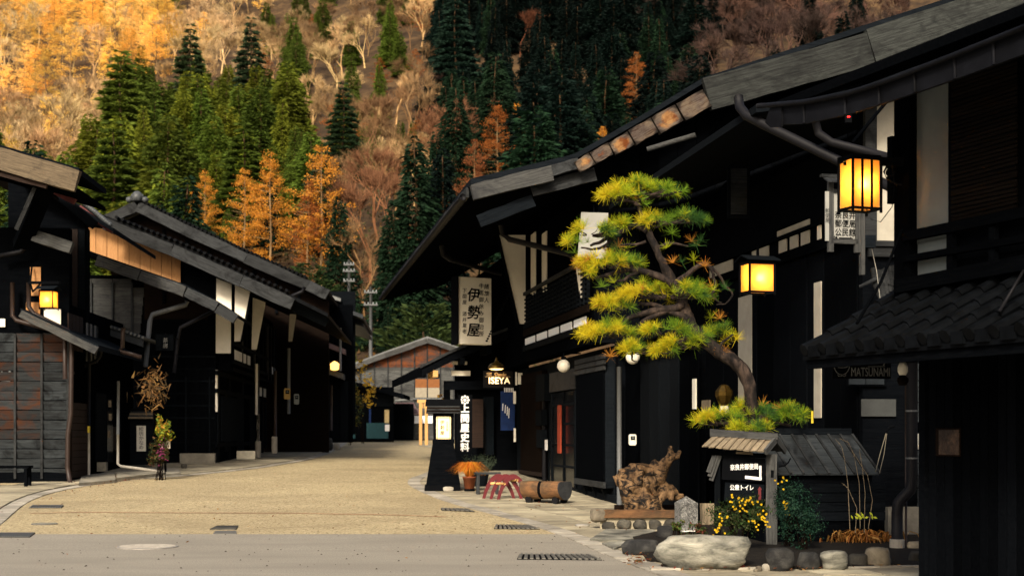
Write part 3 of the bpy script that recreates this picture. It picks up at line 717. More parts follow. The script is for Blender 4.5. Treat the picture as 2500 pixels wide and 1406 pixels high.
# pent roof with tile rows
sl = (2.64 - 2.12) / (UN - UE)
b = MB(); b.prism([FN.w(UE, vf - 5, 2.12), FN.w(UE, vf, 2.12), FN.w(UN + .02, vf, 2.64), FN.w(UN + .02, vf - 5, 2.64)][::-1], (0, 0, -.07))
pr = b.build('pent_roof', 'tile', near)
k = 0; v = vf - .06
while v > vf - 3.6:
    mb = MB()
    for j in range(4):
        u0 = UE - .03 + j * .26; u1 = u0 + .28; r = .055
        mb.tube([FN.w(u0, v, 2.12 + sl * (u0 - UE) + .035), FN.w(u1, v, 2.12 + sl * (u1 - UE) + .02)], [r, r * .86], 8)
    mb.build('tile_row', 'tile', pr, smooth=False); v -= .27; k += 1
b = MB()
v = vf - .195
while v > vf - 3.6:
    b.box((UE - .03, v - .07, 2.075), (UE + .3, v + .07, 2.12 + .05), FN); v -= .27
b.build('eave_tiles', 'tile', pr)
beam('fascia', FN.w(UE + .05, vf - .02, 2.02), FN.w(UE + .05, vf - 5, 2.02), .05, .09, 'black', near)
# upper floor: corner post, shade-toned plaster, blind, rails
panel_u('corner_column', FN, UN, 2205, 2242, 2.6, 4.6, .10, 'black', near)
panel_u('plaster_panel', FN, UN + .0, 2243, 2320, FN.pu(2280, 575, UN)[1] - .05, 4.5, .02, 'plaster_shade', near)
panel_u('plaster_panel', FN, UN + .0, 2245, 2318, FN.pu(2280, 668, UN)[1], FN.pu(2280, 585, UN)[1], .02, 'plaster_shade', near)
blind = box('bamboo_blind', (UN - .03, FN.pu(2484, 600, UN)[0], FN.pu(2400, 545, UN)[1]), (UN - .01, FN.pu(2322, 600, UN)[0], 4.5), 'black', near, FN)
za, zb_ = FN.pu(2400, 560, UN)[1], 4.5; nsl = 40
va, vb = FN.pu(2484, 600, UN - .04)[0], FN.pu(2323, 600, UN - .04)[0]
for k in range(nsl):
    z = lerp(za, zb_, (k + .5) / nsl); dz = rj.uniform(-.006, .006)
    beam('blind_slat', FN.w(UN - .04, va, z + dz), FN.w(UN - .04, vb, z - dz + .004 * math.sin(k)), .012, (zb_ - za) / nsl * .7, 'bamboo', blind)
def rail(y0, y1, h, name='balcony_rail', t=.07, px0=2212, px1=2520):
    p0 = fu(FN, px0, y0, UN - .10); p1 = fu(FN, px1, y1, UN - .10); zz = (p0.z + p1.z) / 2
    beam(name, p0, p1, t, h, 'black', near)
rail(578, 516, .085); rail(633, 580, .055); rail(700, 640, .12, 'balcony_beam', .12, 2195)
for px in (2322, 2425): panel_u('rail_post', FN, UN - .06, px, px + 14, FN.pu(px, 690, UN)[1], FN.pu(px, 560, UN)[1], .05, 'black', near)
pipe('stay_wire', [W(2203, 560, 12.4), W(2150, 690, 12.2), W(2092, 790, 12.0)], .013, 'black', near)
pipe('stay_wire', [W(2500, 660, 10.6), W(2440, 760, 10.6)], .012, 'pipe', near)
box('lamp_plate', (UN - .16, vc2 - .05, FN.pu(2205, 500, UN)[1]), (UN - .10, vc2 + .02, FN.pu(2205, 338, UN)[1]), 'black', near, FN)
# bronze-toned picture plaque
p0 = fu(FN, 2291, 1078, UN - .03); pq = root('picture_plaque', fu(FN, 2318, 1112, UN - .03), 'small bronze toned picture plaque on the black wall at right edge', 'plaque', FN.th)
panel_u('frame', FN, UN - .025, 2289, 2346, FN.pu(2318, 1113, UN)[1], FN.pu(2318, 1045, UN)[1], .02, 'brownblack', pq)
M['bronze'] = stone('bronze_picture', (.035, .021, .014), (.10, .06, .04), (.008, .006, .005), 22, rough=.5)
panel_u('picture', FN, UN - .046, 2293, 2342, FN.pu(2318, 1109, UN)[1], FN.pu(2318, 1049, UN)[1], .006, 'bronze', pq)
# big black drainpipe with its bend
dp = root('bent_drainpipe', G(2190, 1345), 'thick black drainpipe bending at the bottom beside the corner house', 'drainpipe')
pipe('pipe', [W(2226, 850, 16.9), W(2226, 1020, 16.9), W(2226, 1172, 16.9), W(2222, 1196, 16.9), W(2206, 1212, 16.9), W(2193, 1226, 16.9), W(2190, 1250, 16.9), W(2190, 1318, 16.9)], .068, 'pipe', dp, 12)
MB().lathe(W(2190, 1345, 16.9), [(.088, 0), (.088, .14), (.075, .145)]).build('pale_socket', 'pipewhite', dp, smooth=False)
for py in (1005, 1120): MB().lathe(W(2226, py, 16.9), [(.074, 0), (.074, .02)]).build('clamp', 'pipegrey', dp)
MB().lathe(W(2212, 1358, 16.9), [(.075, 0), (.075, .012)]).build('drain_lid', 'teal', dp)
pipe('thin_pipe', [W(2212, 870, 16.95), W(2212, 1330, 16.95)], .014, 'pipebrown', dp)
# ------------------------------------------------------------------ signs, lamps and street things on the right
def board(name, fr, cen, w, h, t, m, parent, rz):
    """upright board facing the street mouth, turned by rz"""
    x = Vector((math.cos(rz), math.sin(rz), 0))
    return beam(name, Vector(cen) - x * w / 2, Vector(cen) + x * w / 2, t, h, m, parent)
def facing(rz): return Vector((math.cos(rz), math.sin(rz), 0)), Vector((math.sin(rz), -math.cos(rz), 0))   # right, out

# tall white signboard under the inn's eave
rz = R(27); X, O = facing(rz); c = W(1152, 760, 34.2)
sg = root('tall_signboard', c - Z * .8, 'tall white vertical signboard with black brush lettering under the inn eave', 'sign', rz)
board('panel', None, c, .88, 1.58, .30, 'signwhite', sg, rz)
f0 = c + O * .155
board('frame_strip', None, c - X * .455 + O * .02, .03, 1.62, .36, 'ink', sg, rz); board('frame_strip', None, c + X * .45, .02, 1.62, .30, 'ink', sg, rz)
text('伊\n勢\n屋', 'ink', sg, f0 - X * .04 - Z * .06, X, Z, .34, off=.006, space=1.22, shear=.12)
text('下\n間\n屋\n　\n酒\n井\n業\n老', 'ink', sg, f0 - X * .27 - Z * .02, X, Z, .115, off=.001, space=1.2, shear=.1)
text('牛\n馬\n御\n休\nみ\n御\n泊\n所', 'ink', sg, f0 + X * .17 + Z * .02, X, Z, .135, off=.001, space=1.2, shear=.1)
text('諸\n旅\n人', 'ink', sg, f0 + X * .31 + Z * .42, X, Z, .135, off=.001, space=1.2, shear=.1)
text('伊\n勢\n屋', 'ink', sg, c - X * .472 + Z * .0 + O * .0, -O, Z, .34, off=.006, space=1.22)
for s in (-.2, .2): beam('hanger', c + X * s + Z * .78, c + X * s + Z * 1.25, .03, .03, 'dark', sg, up=(0, 1, 0))
b = MB()
for k in range(26):
    t = k / 25; p = W(lerp(1188, 1256, t), lerp(832, 690, t), 33.6); b.lathe(p, [(.02, -.02), (.035, 0), (.02, .02)], 5)
b.build('hanging_chain', 'ink', sg)

# OYADO / ISEYA board and its dome lamp
rz = R(9); X, O = facing(rz); c = W(1216, 926, 32.5)
sg = root('hanging_nameboard', c - Z * .2, 'dark hanging board lettered ISEYA below a warm dome lamp', 'sign', rz)
board('panel', None, c, .68, .38, .05, 'ink', sg, rz)
f0 = c + O * .03
text('ISEYA', 'signwhite', sg, f0 - Z * .035 + X * .02, X, Z, .20, off=.004)
text('Oyado', 'greytan', sg, f0 + X * .05 + Z * .115, X, Z, .10)
mb = MB()
for s in (-.045, -.015, .015, .045): mb.box((-.005 + s, 0, -.03), (.005 + s, .004, .02))
mb.box((-.06, 0, .022), (.06, .004, .034)); mw = Matrix.Translation(f0 - X * .21 + Z * .115) @ Matrix.Rotation(rz, 4, 'Z'); mb.v = [mw @ v for v in mb.v]
mb.build('house_mark', 'greytan', sg)
beam('rule', f0 - X * .3 + Z * .062, f0 + X * .28 + Z * .062, .004, .008, 'greytan', sg)
lc = W(1212, 900, 32.3)
dl = root('dome_lamp', lc, 'small lit brass dome lamp above the ISEYA board', 'lamp')
MB().lathe(lc, [(.20, .0), (.19, .05), (.14, .11), (.06, .145), (.03, .2), (.02, .26)], 16).build('shade', 'brass', dl, smooth=True)
MB().lathe(lc, [(.02, -.03), (.12, -.02), (.165, .0), (.15, .02)], 16).build('bulb', 'lamp_glass', dl, smooth=True)
point_light('lamp_light', lc - Z * .15, 6, (1, .6, .25), .08, dl)

# black banner with white lettering
rz = R(8); X, O = facing(rz); c = W(1136, 1032, 31.2)
bn = root('black_banner', c - Z * .62, 'narrow black vertical banner with white flower crest and white lettering', 'banner', rz)
board('cloth', None, c, .30, 1.22, .015, 'ink', bn, rz)
f0 = c + O * .012; q = f0 + Z * .50 - X * .01
mb = MB()
for k in range(9):
    a = 2 * math.pi * k / 8; rr = .078 if k < 8 else 0; r = .026 if k < 8 else .036
    p = q + X * rr * math.cos(a) + Z * rr * math.sin(a)
    mb.prism([p + X * r * math.cos(t * math.pi / 6) + Z * r * math.sin(t * math.pi / 6) for t in range(12)], O * .004)
mb.build('flower_crest', 'whitepaint', bn)
text('上\n問\n屋\n史\n料', 'whitepaint', bn, f0 - Z * .12 - X * .01, X, Z, .20, off=.008, space=1.05)
pipe('banner_pole', [c - X * .17 - Z * .62, c - X * .17 + Z * .66], .012, 'ink', bn)

# lantern stand on the pavement corner
base = G(1080, 1197); d = base.y; rz = R(4); X, O = facing(rz)
st = root('lantern_stand', base, 'tall black tapered lantern stand with paper panel at the pavement corner', 'lantern', rz)
px = lambda n: n / FPX * d
def frus(name, z0, z1, w0, w1, t0, t1, m, parent, cx=0.):
    c0 = base + X * cx; q = []
    for z, w, t in ((z0, w0, t0), (z1, w1, t1)):
        for sx, sy in ((-1, -1), (1, -1), (1, 1), (-1, 1)): q.append(c0 + X * sx * w / 2 - O * sy * t / 2 * 1 + Z * z)
    return MB().hexa(q).build(name, m, parent)
frus('foot', 0, .12, px(88), px(84), px(80), px(76), 'ink', st)
frus('skirt', .12, px(117), px(82), px(50), px(74), px(46), 'black', st, .015)
frus('head_box', px(117), px(190), px(48), px(50), px(44), px(46), 'ink', st, .02)
frus('neck_band', px(115), px(124), px(53), px(53), px(49), px(49), 'black', st, .02)
pc = base + X * .02 + O * (px(46) / 2 + .004) + Z * px(153)
M['standpaper'] = emit('lit_stand_paper', (1, .74, .36), .42)
board('paper_panel', None, pc, px(35), px(54), .008, 'standpaper', st, rz)
for s in (-1, 1):
    board('paper_bar', None, pc + X * s * px(15) + O * .008, .008, px(54), .006, 'ink', st, rz); board('paper_bar', None, pc + Z * s * px(24.5) + O * .008, px(35), .008, .006, 'ink', st, rz)
text('伊\n勢\n屋', 'brownblack', st, pc + O * .012 - X * .03 + Z * .0, X, Z, .088, space=1.2, shear=.1)
text('小\n玉\n乃\n宿', 'ochre', st, pc + O * .012 + X * .075 + Z * .03, X, Z, .05, space=1.0)
rf = frus('roof_cap', px(206), px(222), px(88), px(84), px(70), px(60), 'ink', st, .02)
for k in range(5): frus('thatch_layer', px(188 + 3.6 * k), px(191.5 + 3.6 * k), px(84 - 1.2 * k), px(84 - 1.2 * k), px(74 - k), px(74 - k), 'brownblack' if k % 2 else 'greydark', st, .02)

# stone disc beside the stand
dp_ = G(1094, 1199)
tag(MB().lathe(dp_, [(.15, 0), (.165, .03), (.16, .085), (.13, .10)], 18).build('stone_disc', 'kerb', None, loc=dp_, smooth=False), 'small round pale stone disc at the foot of the lantern stand', 'stone')

# potted plants
def grass_tuft(b, c, n, L, spread, cols, w=.006, droop=.8, rs=None):
    rs = rs or rj
    for _ in range(n):
        a = rs.uniform(0, 2 * math.pi); o = Vector((math.cos(a), math.sin(a), 0)); e = rs.uniform(.2, 1)
        p0 = c + o * rs.uniform(0, spread * .25); l = L * rs.uniform(.6, 1.05)
        p1 = p0 + o * l * .35 * e + Z * l * .62; p2 = p0 + o * l * (.45 + .5 * e) + Z * l * (.85 - droop * e * .75)
        s = Vector((-o.y, o.x, 0)) * w; col = rs.choice(cols); col = tuple(x * rs.uniform(.75, 1.25) for x in col)
        b.add([p0 - s, p0 + s, p1 + s, p1 - s, p2], [(0, 1, 2, 3), (3, 2, 4)], 0, col)
pb = G(1146, 1200)
pt = root('orange_grass_pot', pb, 'terracotta pot of bright orange grass between lantern stand and small bench', 'potted plant')
MB().lathe(pb, [(.10, 0), (.11, .02), (.105, .06)], 14).build('dish', 'ink', pt)
MB().lathe(pb + Z * .06, [(.095, 0), (.13, .22), (.14, .22), (.14, .25), (.12, .25)], 16).build('pot', 'terracotta', pt, smooth=True)
b = MB(); grass_tuft(b, pb + Z * .27, 760, .52, .24, [(.62, .22, .02), (.75, .32, .04), (.50, .14, .015), (.68, .28, .05)], .005, .95)
b.build('grass', 'leaf', pt, tint=True)
sb = G(1170, 1192) + Vector((0, .55, 0)); sb = gnd(sb)
pt = root('sage_pot', sb, 'bushy grey green herb in a dark pot behind the small bench', 'potted plant')
MB().lathe(sb, [(.15, 0), (.19, .26), (.20, .28), (.17, .28)], 14).build('pot', 'dark', pt)
b = MB()
for k in range(260):
    a = rj.uniform(0, 2 * math.pi); r = .33 * math.sqrt(rj.random()); p0 = sb + Vector((r * .5 * math.cos(a), r * .4 * math.sin(a), .27)); p1 = sb + Vector((r * math.cos(a) * 1.15, r * math.sin(a) * .8, rj.uniform(.45, .68)))
    for j in range(9):
        q = p0.lerp(p1, (j + 2) / 10); o = Vector((rj.uniform(-1, 1), rj.uniform(-1, 1), rj.uniform(0, 1))) * .035; s = Vector((rj.uniform(-1, 1), rj.uniform(-1, 1), 0)) * .008
        g_ = rj.uniform(.7, 1.3); b.tri(q - s, q + s, q + o, (.085 * g_, .115 * g_, .075 * g_))
b.build('foliage', 'leaf', pt, tint=True)

def bench(name, label, c, L, Dp, H, rz, m, top=.04, leg=.06):
    X = Vector((math.cos(rz), math.sin(rz), 0)); Y = Vector((-X.y, X.x, 0)); rt = root(name, c, label, 'bench', rz)
    for k in range(2): beam('seat_plank', c - X * L / 2 + Y * (k - .5) * Dp / 2 + Z * (H - top / 2), c + X * L / 2 + Y * (k - .5) * Dp / 2 + Z * (H - top / 2), Dp / 2 - .01, top, m, rt, jit=.003)
    for sx in (-1, 1):
        for sy in (-1, 1):
            p = c + X * sx * (L / 2 - .07) + Y * sy * (Dp / 2 - .04); beam('leg', p, p + Z * (H - top - .002), leg, leg, m, rt, up=(0, 1, 0))
        beam('rail', c + X * sx * (L / 2 - .07) - Y * (Dp / 2 - .05) + Z * H * .55, c + X * sx * (L / 2 - .07) + Y * (Dp / 2 - .05) + Z * H * .55, .03, .04, m, rt)
    return rt
bench('small_bench', 'small weathered wooden bench beside the orange grass pot', G(1190, 1207), .52, .24, .44, R(6), 'greydark')

# red curved rack
rb = G(1228, 1219)
rk_ = root('red_rack', rb, 'red rack of three curved bars joined by pale dowels on the pavement', 'rack', R(6))
for k, (ox, oy) in enumerate(((-.11, .16), (.03, .05), (.17, -.07))):
    b = MB(); n = 14; o = rb + Vector((ox, oy, 0)); vs = []
    for i in range(n + 1):
        t = i / n; a = math.pi * (1 - t); x = -.29 + .58 * t + .03; z = .46 * math.sin(math.pi * min(1, t * 1.0)) ** .75 * (1 - .12 * t)
        wdt = .028 + .022 * math.sin(math.pi * t); nrm = Vector((math.cos(a), 0, math.sin(a)))
        c0 = o + Vector((x, 0, z)); vs += [c0 - nrm * wdt + Vector((0, -.022, 0)), c0 + nrm * wdt + Vector((0, -.022, 0)), c0 + nrm * wdt + Vector((0, .022, 0)), c0 - nrm * wdt + Vector((0, .022, 0))]
    vs = [v if v.z >= rb.z else Vector((v.x, v.y, rb.z)) for v in vs]
    fs = [(i * 4 + q, i * 4 + (q + 1) % 4, i * 4 + 4 + (q + 1) % 4, i * 4 + 4 + q) for i in range(n) for q in range(4)] + [(3, 2, 1, 0), (n * 4, n * 4 + 1, n * 4 + 2, n * 4 + 3)]
    b.add(vs, fs); b.build('curved_bar', 'red', rk_)
for x, z in ((-.14, .30), (.10, .37)): pipe('dowel', [rb + Vector((x - .13, .2, z)), rb + Vector((x + .17, -.11, z))], .026, 'newwood', rk_)

# log bench
lg = G(1332, 1229); rz = R(-38); X = Vector((math.cos(rz), math.sin(rz), 0)); Y = Vector((-X.y, X.x, 0))
lb_ = root('log_bench', lg, 'split log bench with dark end face on short wooden feet', 'bench', rz)
n = 16; vs = []; L = .86
for i in range(7):
    t = i / 6
    for k in range(n):
        a = 2 * math.pi * k / n; r = .215 * (1 + .05 * math.sin(3 * a + 5 * t) + rj.uniform(-.02, .02)); zz = min(r * math.sin(a), .115)
        vs.append(lg + X * (t - .5) * L + Y * r * 1.02 * math.cos(a) + Z * (zz + .29))
fs = [(i * n + k, i * n + (k + 1) % n, (i + 1) * n + (k + 1) % n, (i + 1) * n + k) for i in range(6) for k in range(n)]
MB().add(vs, fs).build('log', 'logend', lb_, smooth=True)
for i in (0, 6):
    q = [v + X * (.002 if i else -.002) for v in vs[i * n:(i + 1) * n]]
    MB().prism(q, X * (.012 if i else -.012)).build('end_face', 'logface', lb_)
q = [lg + X * (-.02) + (v - (lg + X * (-.5 + .5) * L)) for v in vs[3 * n:4 * n]]
cc = lg + Z * .27
MB().prism([cc + (v - cc) * 1.015 - X * .03 for v in vs[3 * n:4 * n]], X * .06).build('dark_band', 'ink', lb_)
for s in (-1, 1):
    for t in (-1, 1): MB().prism([lg + X * s * .3 + Y * t * .13 + X * .07 * math.cos(a * math.pi / 5) + Z * (.07 + .07 * math.sin(a * math.pi / 5)) for a in range(10)], Y * .05).build('foot', 'pipe', lb_)

# opal globe lamps on the inn front
for pxx, pyy, dd, r, lab in ((1376, 893, 28.6, .13, 'white opal globe lamp on the inn front left of the pine'), (1545, 872, 24.2, .12, 'white opal globe lamp half hidden by the lowest pine branch')):
    c = W(pxx, pyy, dd); rt = root('globe_lamp', c - Z * r, lab, 'lamp')
    MB().lathe(c, [(r * max(.02, math.sin(math.pi * k / 12)), -r * math.cos(math.pi * k / 12)) for k in range(13)], 20).build('globe', 'opal', rt, smooth=True)
    MB().lathe(c + Z * r * .92, [(.05, 0), (.055, .05), (.03, .07)]).build('cap', 'ink', rt)
    pipe('arm', [c + Z * (r + .05), c + Z * (r + .12), c + Vector((.35, .35, r + .14))], .015, 'ink', rt)

# electricity meters
def meter(name, px_, py_, d, w, h, m, label, rz=0.):
    c = W(px_, py_, d); X, O = facing(rz); rt = root(name, c - Z * h / 2, label, 'meter', rz)
    b = MB(); q = [(-w / 2, -h * .38), (-w * .36, -h / 2), (w * .36, -h / 2), (w / 2, -h * .38), (w / 2, h * .38), (w * .36, h / 2), (-w * .36, h / 2), (-w / 2, h * .38)]
    b.prism([c + X * x + Z * z for x, z in q], O * w * .5); b.build('case', m, rt)
    board('dial', None, c + O * (w * .5 + .004) + Z * h * .16, w * .62, h * .34, .006, 'ink', rt, rz)
    board('readout', None, c + O * (w * .5 + .010) + Z * h * .18, w * .36, h * .08, .004, 'metalgrey', rt, rz)
    return rt
meter('electric_meter', 1543, 1073, 24.5, .125, .19, 'meterwhite', 'pale electric meter on the black wall above the driftwood stump', R(8))
meter('electric_meter', 2245, 1077, 18.0, .07, .2, 'meterwhite', 'narrow pale meter half hidden behind the bent drainpipe', R(10))

# hanging lamps: framed paper boxes with a bulb inside
def lantern(name, label, cpx, d, w, h, dep, rz, bars, power, top_over=.06, eaves=True, parent_arm=None):
    c = W(*cpx, d); X, O = facing(rz); rt = root(name, c - Z * h / 2, label, 'lantern', rz)
    t = .022 * w / .34
    def loc(x, o, z): return c + X * x + O * o + Z * z
    for sx in (-1, 1):
        for so in (-1, 1): beam('corner_bar', loc(sx * (w / 2), so * dep / 2, -h / 2 - .035), loc(sx * (w / 2), so * dep / 2, h / 2 + .02), t, t, 'ink', rt, up=X)
    for k in range(bars):
        x = -w / 2 + w * (k + 1) / (bars + 1); beam('front_bar', loc(x, dep / 2 + .002, -h / 2 - .03), loc(x, dep / 2 + .002, h / 2 + .01), t * .9, t * .9, 'ink', rt, up=X)
    for s, name_ in ((1, 'front_paper'), (-1, 'back_paper')): board(name_, None, loc(0, s * (dep / 2 - .012), 0), w - t, h - .02, .002, 'lamp_paper', rt, rz)
    for s in (-1, 1): beam('side_paper', loc(s * (w / 2 - .004), -dep / 2 + .02, 0), loc(s * (w / 2 - .004), dep / 2 - .02, 0), .002, h - .02, 'lamp_paper', rt)
    for z in (-h / 2, h / 2):
        for s in (-1, 1): board('cross_bar', None, loc(0, s * dep / 2, z), w + t, t * 1.1, t, 'ink', rt, rz)
        for s in (-1, 1): beam('cross_bar', loc(s * w / 2, -dep / 2, z), loc(s * w / 2, dep / 2, z), t, t * 1.1, 'ink', rt)
    MB().prism([loc(-w / 2, -dep / 2, h / 2 + .012), loc(w / 2, -dep / 2, h / 2 + .012), loc(w / 2, dep / 2, h / 2 + .012), loc(-w / 2, dep / 2, h / 2 + .012)], Z * .02).build('top_plate', 'ink', rt)
    if eaves:
        o = top_over; e = h / 2 + .034
        MB().prism([loc(-w / 2 - o, -dep / 2 - o, e), loc(w / 2 + o, -dep / 2 - o, e), loc(w / 2 + o, 0, e + .07), loc(-w / 2 - o, 0, e + .07)][::-1], Z * .015).build('cover', 'dark', rt)
        MB().prism([loc(-w / 2 - o, dep / 2 + o, e), loc(w / 2 + o, dep / 2 + o, e), loc(w / 2 + o, .003, e + .07), loc(-w / 2 - o, .003, e + .07)], Z * .015).build('cover', 'dark', rt)
    bl = loc(0, dep * .16, 0)
    MB().lathe(bl, [(.004, -.05), (.034, -.035), (.042, 0), (.034, .03), (.012, .05)], 12).build('bulb', 'bulb_glow', rt, smooth=True)
    point_light('lamp_light', bl + O * .035, power, (1, .66, .27), .03, rt)
    return rt, loc
lan, L1 = lantern('bracket_lantern', 'large lit paper lantern with black bars on an iron bracket, upper right', (2099, 452), 12.5, .285, .43, .22, R(20), 2, 5.5, eaves=False)
beam('bracket_arm', W(2046, 392, 12.5), W(2205, 392, 12.6), .03, .05, 'ink', lan)
beam('bracket_arm', W(2060, 400, 12.45), W(2205, 402, 12.6), .02, .03, 'ink', lan)
pipe('scroll', [W(2172 + 12 * math.cos(a) * (1 - a / 9), 420 + 13 * math.sin(a) * (1 - a / 9), 12.5) for a in [i * .45 for i in range(11)]] , .008, 'ink', lan)
pipe('scroll', [W(2166, 405, 12.5), W(2158, 420, 12.5), W(2165, 436, 12.5), W(2180, 445, 12.5), W(2200, 452, 12.5)], .009, 'ink', lan)
pipe('lamp_wire', [W(2178, 400, 12.5), W(2184, 450, 12.45), W(2178, 505, 12.4), W(2150, 542, 12.4), W(2125, 535, 12.4)], .004, 'ink', lan)
lan2, L2 = lantern('wall_lantern', 'lit paper lantern with small roof hanging right of the pine', (1849, 680), 19.4, .37, .385, .29, R(17), 0, 11)
beam('lantern_arm', W(1850, 636, 19.5), W(1850, 600, 22.5), .03, .04, 'ink', lan2, up=(1, 0, .1))
text('奈\n良\n井', 'ink', lan2, W(1806, 682, 19.3), Vector((.5, -.86, 0)), Z, .07)

# post-office signboard hung from the annex eave
rz = R(12); X, O = facing(rz); dd = 16.0; c = W(2060, 530, dd)
sg = root('roofed_signboard', c - Z * .35, 'grey wooden hanging signboard with small roof and black handwritten lettering beside the bracket lantern', 'sign', rz)
pxm = dd / FPX
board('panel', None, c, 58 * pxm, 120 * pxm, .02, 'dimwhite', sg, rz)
for s in (-1, 1): beam('post', c + X * s * 35 * pxm - Z * 86 * pxm, c + X * s * 35 * pxm + Z * 90 * pxm, .05, 13 * pxm, 'grey', sg, up=X)
beam('long_post', c + X * 48 * pxm - Z * 140 * pxm, c + X * 48 * pxm + Z * 20 * pxm, .05, 11 * pxm, 'grey', sg, up=X)
board('bottom_rail', None, c - Z * 60 * pxm, 70 * pxm, 11 * pxm, .05, 'grey', sg, rz); board('top_rail', None, c + Z * 62 * pxm, 70 * pxm, 9 * pxm, .05, 'greydark', sg, rz)
board('side_panel', None, c - X * 46 * pxm + O * .02, 9 * pxm, 120 * pxm, .02, 'dimwhite', sg, rz)
text('郵\n便\n局', 'greydark', sg, c - X * 46 * pxm + O * .034, X, Z, .055)
f0 = c + O * .014
for k, s in enumerate(('奈良井', '郵便局', '公民館')): text(s, 'ink', sg, f0 + Z * (3 - 21 * k) * pxm + X * .012, X, Z, 20 * pxm, sx=.92, off=.001)
beam('arrow_shaft', f0 - X * 14 * pxm - Z * 52 * pxm, f0 + X * 18 * pxm - Z * 52 * pxm, .004, 3 * pxm, 'ink', sg)
MB().prism([f0 + X * 16 * pxm - Z * 48 * pxm, f0 + X * 22 * pxm - Z * 53.5 * pxm, f0 + X * 16 * pxm - Z * 53.5 * pxm], O * .004).build('arrow_head', 'ink', sg)
b = MB()
for s, n in ((-24, 50), (24, 22)):
    for k in range(n):
        p = f0 + X * (s + rj.gauss(0, 6)) * pxm - Z * (57 - abs(rj.gauss(0, 5))) * pxm; e = Vector((0, 0, 0)) + X * rj.uniform(-4, 4) * pxm + Z * rj.uniform(0, 7) * pxm
        b.tri(p, p + X * 1.6 * pxm, p + e)
b.v = [v + O * .002 for v in b.v]
b.build('painted_bushes', 'ink', sg)
for k in range(6):
    x = (-56 + k * 13) * pxm; MB().hexa([c + X * (x + a) + O * o + Z * z for a, o, z in ((0, .14, 78 * pxm), (12 * pxm, .14, 78 * pxm), (12 * pxm, -.02, 96 * pxm), (0, -.02, 96 * pxm), (0, .14, 81 * pxm), (12 * pxm, .14, 81 * pxm), (12 * pxm, -.02, 99 * pxm), (0, -.02, 99 * pxm))]).build('roof_shingle', 'greydark', sg)
board('ridge', None, c + Z * 99 * pxm - X * 18 * pxm, 84 * pxm, 7 * pxm, .06, 'greydark', sg, rz)
# junction box with cable
cb = root('junction_box', W(2122, 607,  17.6), 'small dark junction box with a pale cable, under the plaster panel', 'box', R(10))
board('case', None, W(2122, 590,  17.6), .14, .15, .08, 'dark', cb, R(10)); pipe('cable', [W(2128, 606,  17.6), W(2140, 660,  17.6), W(2150, 740,  17.6), W(2153, 790,  17.6)], .005, 'pipewhite', cb)

# chalk-lettered board in the dark
rz = R(5); X, O = facing(rz); dd = 12.9; c = W(2103, 897, dd); pxm = dd / FPX
sg = root('chalk_board', c - Z * .11, 'black board with bowl drawing and faint chalk lettering under the tiled eave', 'sign', rz)
board('panel', None, c, 146 * pxm, 55 * pxm, .02, 'ink', sg, rz); f0 = c + O * .012
text('OSYOKUJI.', 'dimpaint', sg, f0 + X * 22 * pxm + Z * 15 * pxm, X, Z, 19 * pxm, sx=1.0)
text('MATSUNAMI', 'dimpaint', sg, f0 + X * 22 * pxm - Z * 12 * pxm, X, Z, 30 * pxm, sx=.58)
beam('rule', f0 + X * 15 * pxm + Z * 2 * pxm, f0 + X * 58 * pxm + Z * 3 * pxm, .003, .005, 'dimpaint', sg)
b = MB(); q = f0 - X * 50 * pxm
def pxy(x, y): return q + X * x * pxm + Z * y * pxm
b.tube([pxy(20 * math.cos(a), 8 + 9 * math.sin(a)) for a in [i * math.pi / 10 for i in range(21)]], .003, 4)
b.tube([pxy(20 * math.cos(a), 8 + 26 * math.sin(a)) for a in [math.pi + i * math.pi / 10 for i in range(11)]], .003, 4)
for k in range(5): b.tube([pxy(-13 + 6.5 * k + 3 * math.cos(a), 9 + 5 * math.sin(a)) for a in [i * math.pi / 5 for i in range(11)]], .002, 4)
b.tube([pxy(-10, -17), pxy(-9, -21), pxy(9, -21), pxy(10, -17)], .003, 4)
b.build('bowl_drawing', 'dimpaint', sg)
for s in (-1, 1): pipe('hanger', [c + X * s * .2 + Z * .1, c + X * s * .2 + Z * .2], .004, 'ink', sg)
# oil-lamp style light
c = W(2204, 885, 12.6); ol = root('oil_lamp', c - Z * .16, 'unlit old oil lamp with wide shade hanging under the tiled eave', 'lamp')
MB().lathe(c, [(.13, .0), (.05, .035), (.03, .05), (.025, .08)], 16).build('shade', 'ink', ol)
MB().lathe(c - Z * .11, [(.028, 0), (.045, .03), (.045, .07), (.03, .11)], 12).build('chimney', 'opal', ol, smooth=True)
MB().lathe(c - Z * .2, [(.03, 0), (.05, .03), (.05, .06), (.02, .09)], 12).build('tank', 'brownblack', ol, smooth=True)
# small board hanging dark on the gable and pale hanging board
c = W(1447, 576, 25.4); rz = R(6); X, O = facing(rz)
hb = root('white_hanging_board', c - Z * .4, 'white hanging board on the inn gable, partly behind pine needles', 'sign', rz)
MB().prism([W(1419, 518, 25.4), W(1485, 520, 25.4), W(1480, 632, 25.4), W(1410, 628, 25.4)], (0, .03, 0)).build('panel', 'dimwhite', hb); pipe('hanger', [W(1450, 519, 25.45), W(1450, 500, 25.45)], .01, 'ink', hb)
c = W(1803, 468, 22.5); rz = R(7); X, O = facing(rz)
hb = root('dark_carved_board', c - Z * .42, 'tall dark carved name board high on the gable, barely visible', 'sign', rz)
board('panel', None, c, .36, .84, .04, 'dark', hb, rz); board('inner_panel', None, c + O * .024, .26, .72, .008, 'greydark', hb, rz)
beam('back_rod', c + Z * .3 - O * .02, c + Z * .3 - O * .02 + Vector((0, 5.0, .2)), .03, .03, 'black', hb)
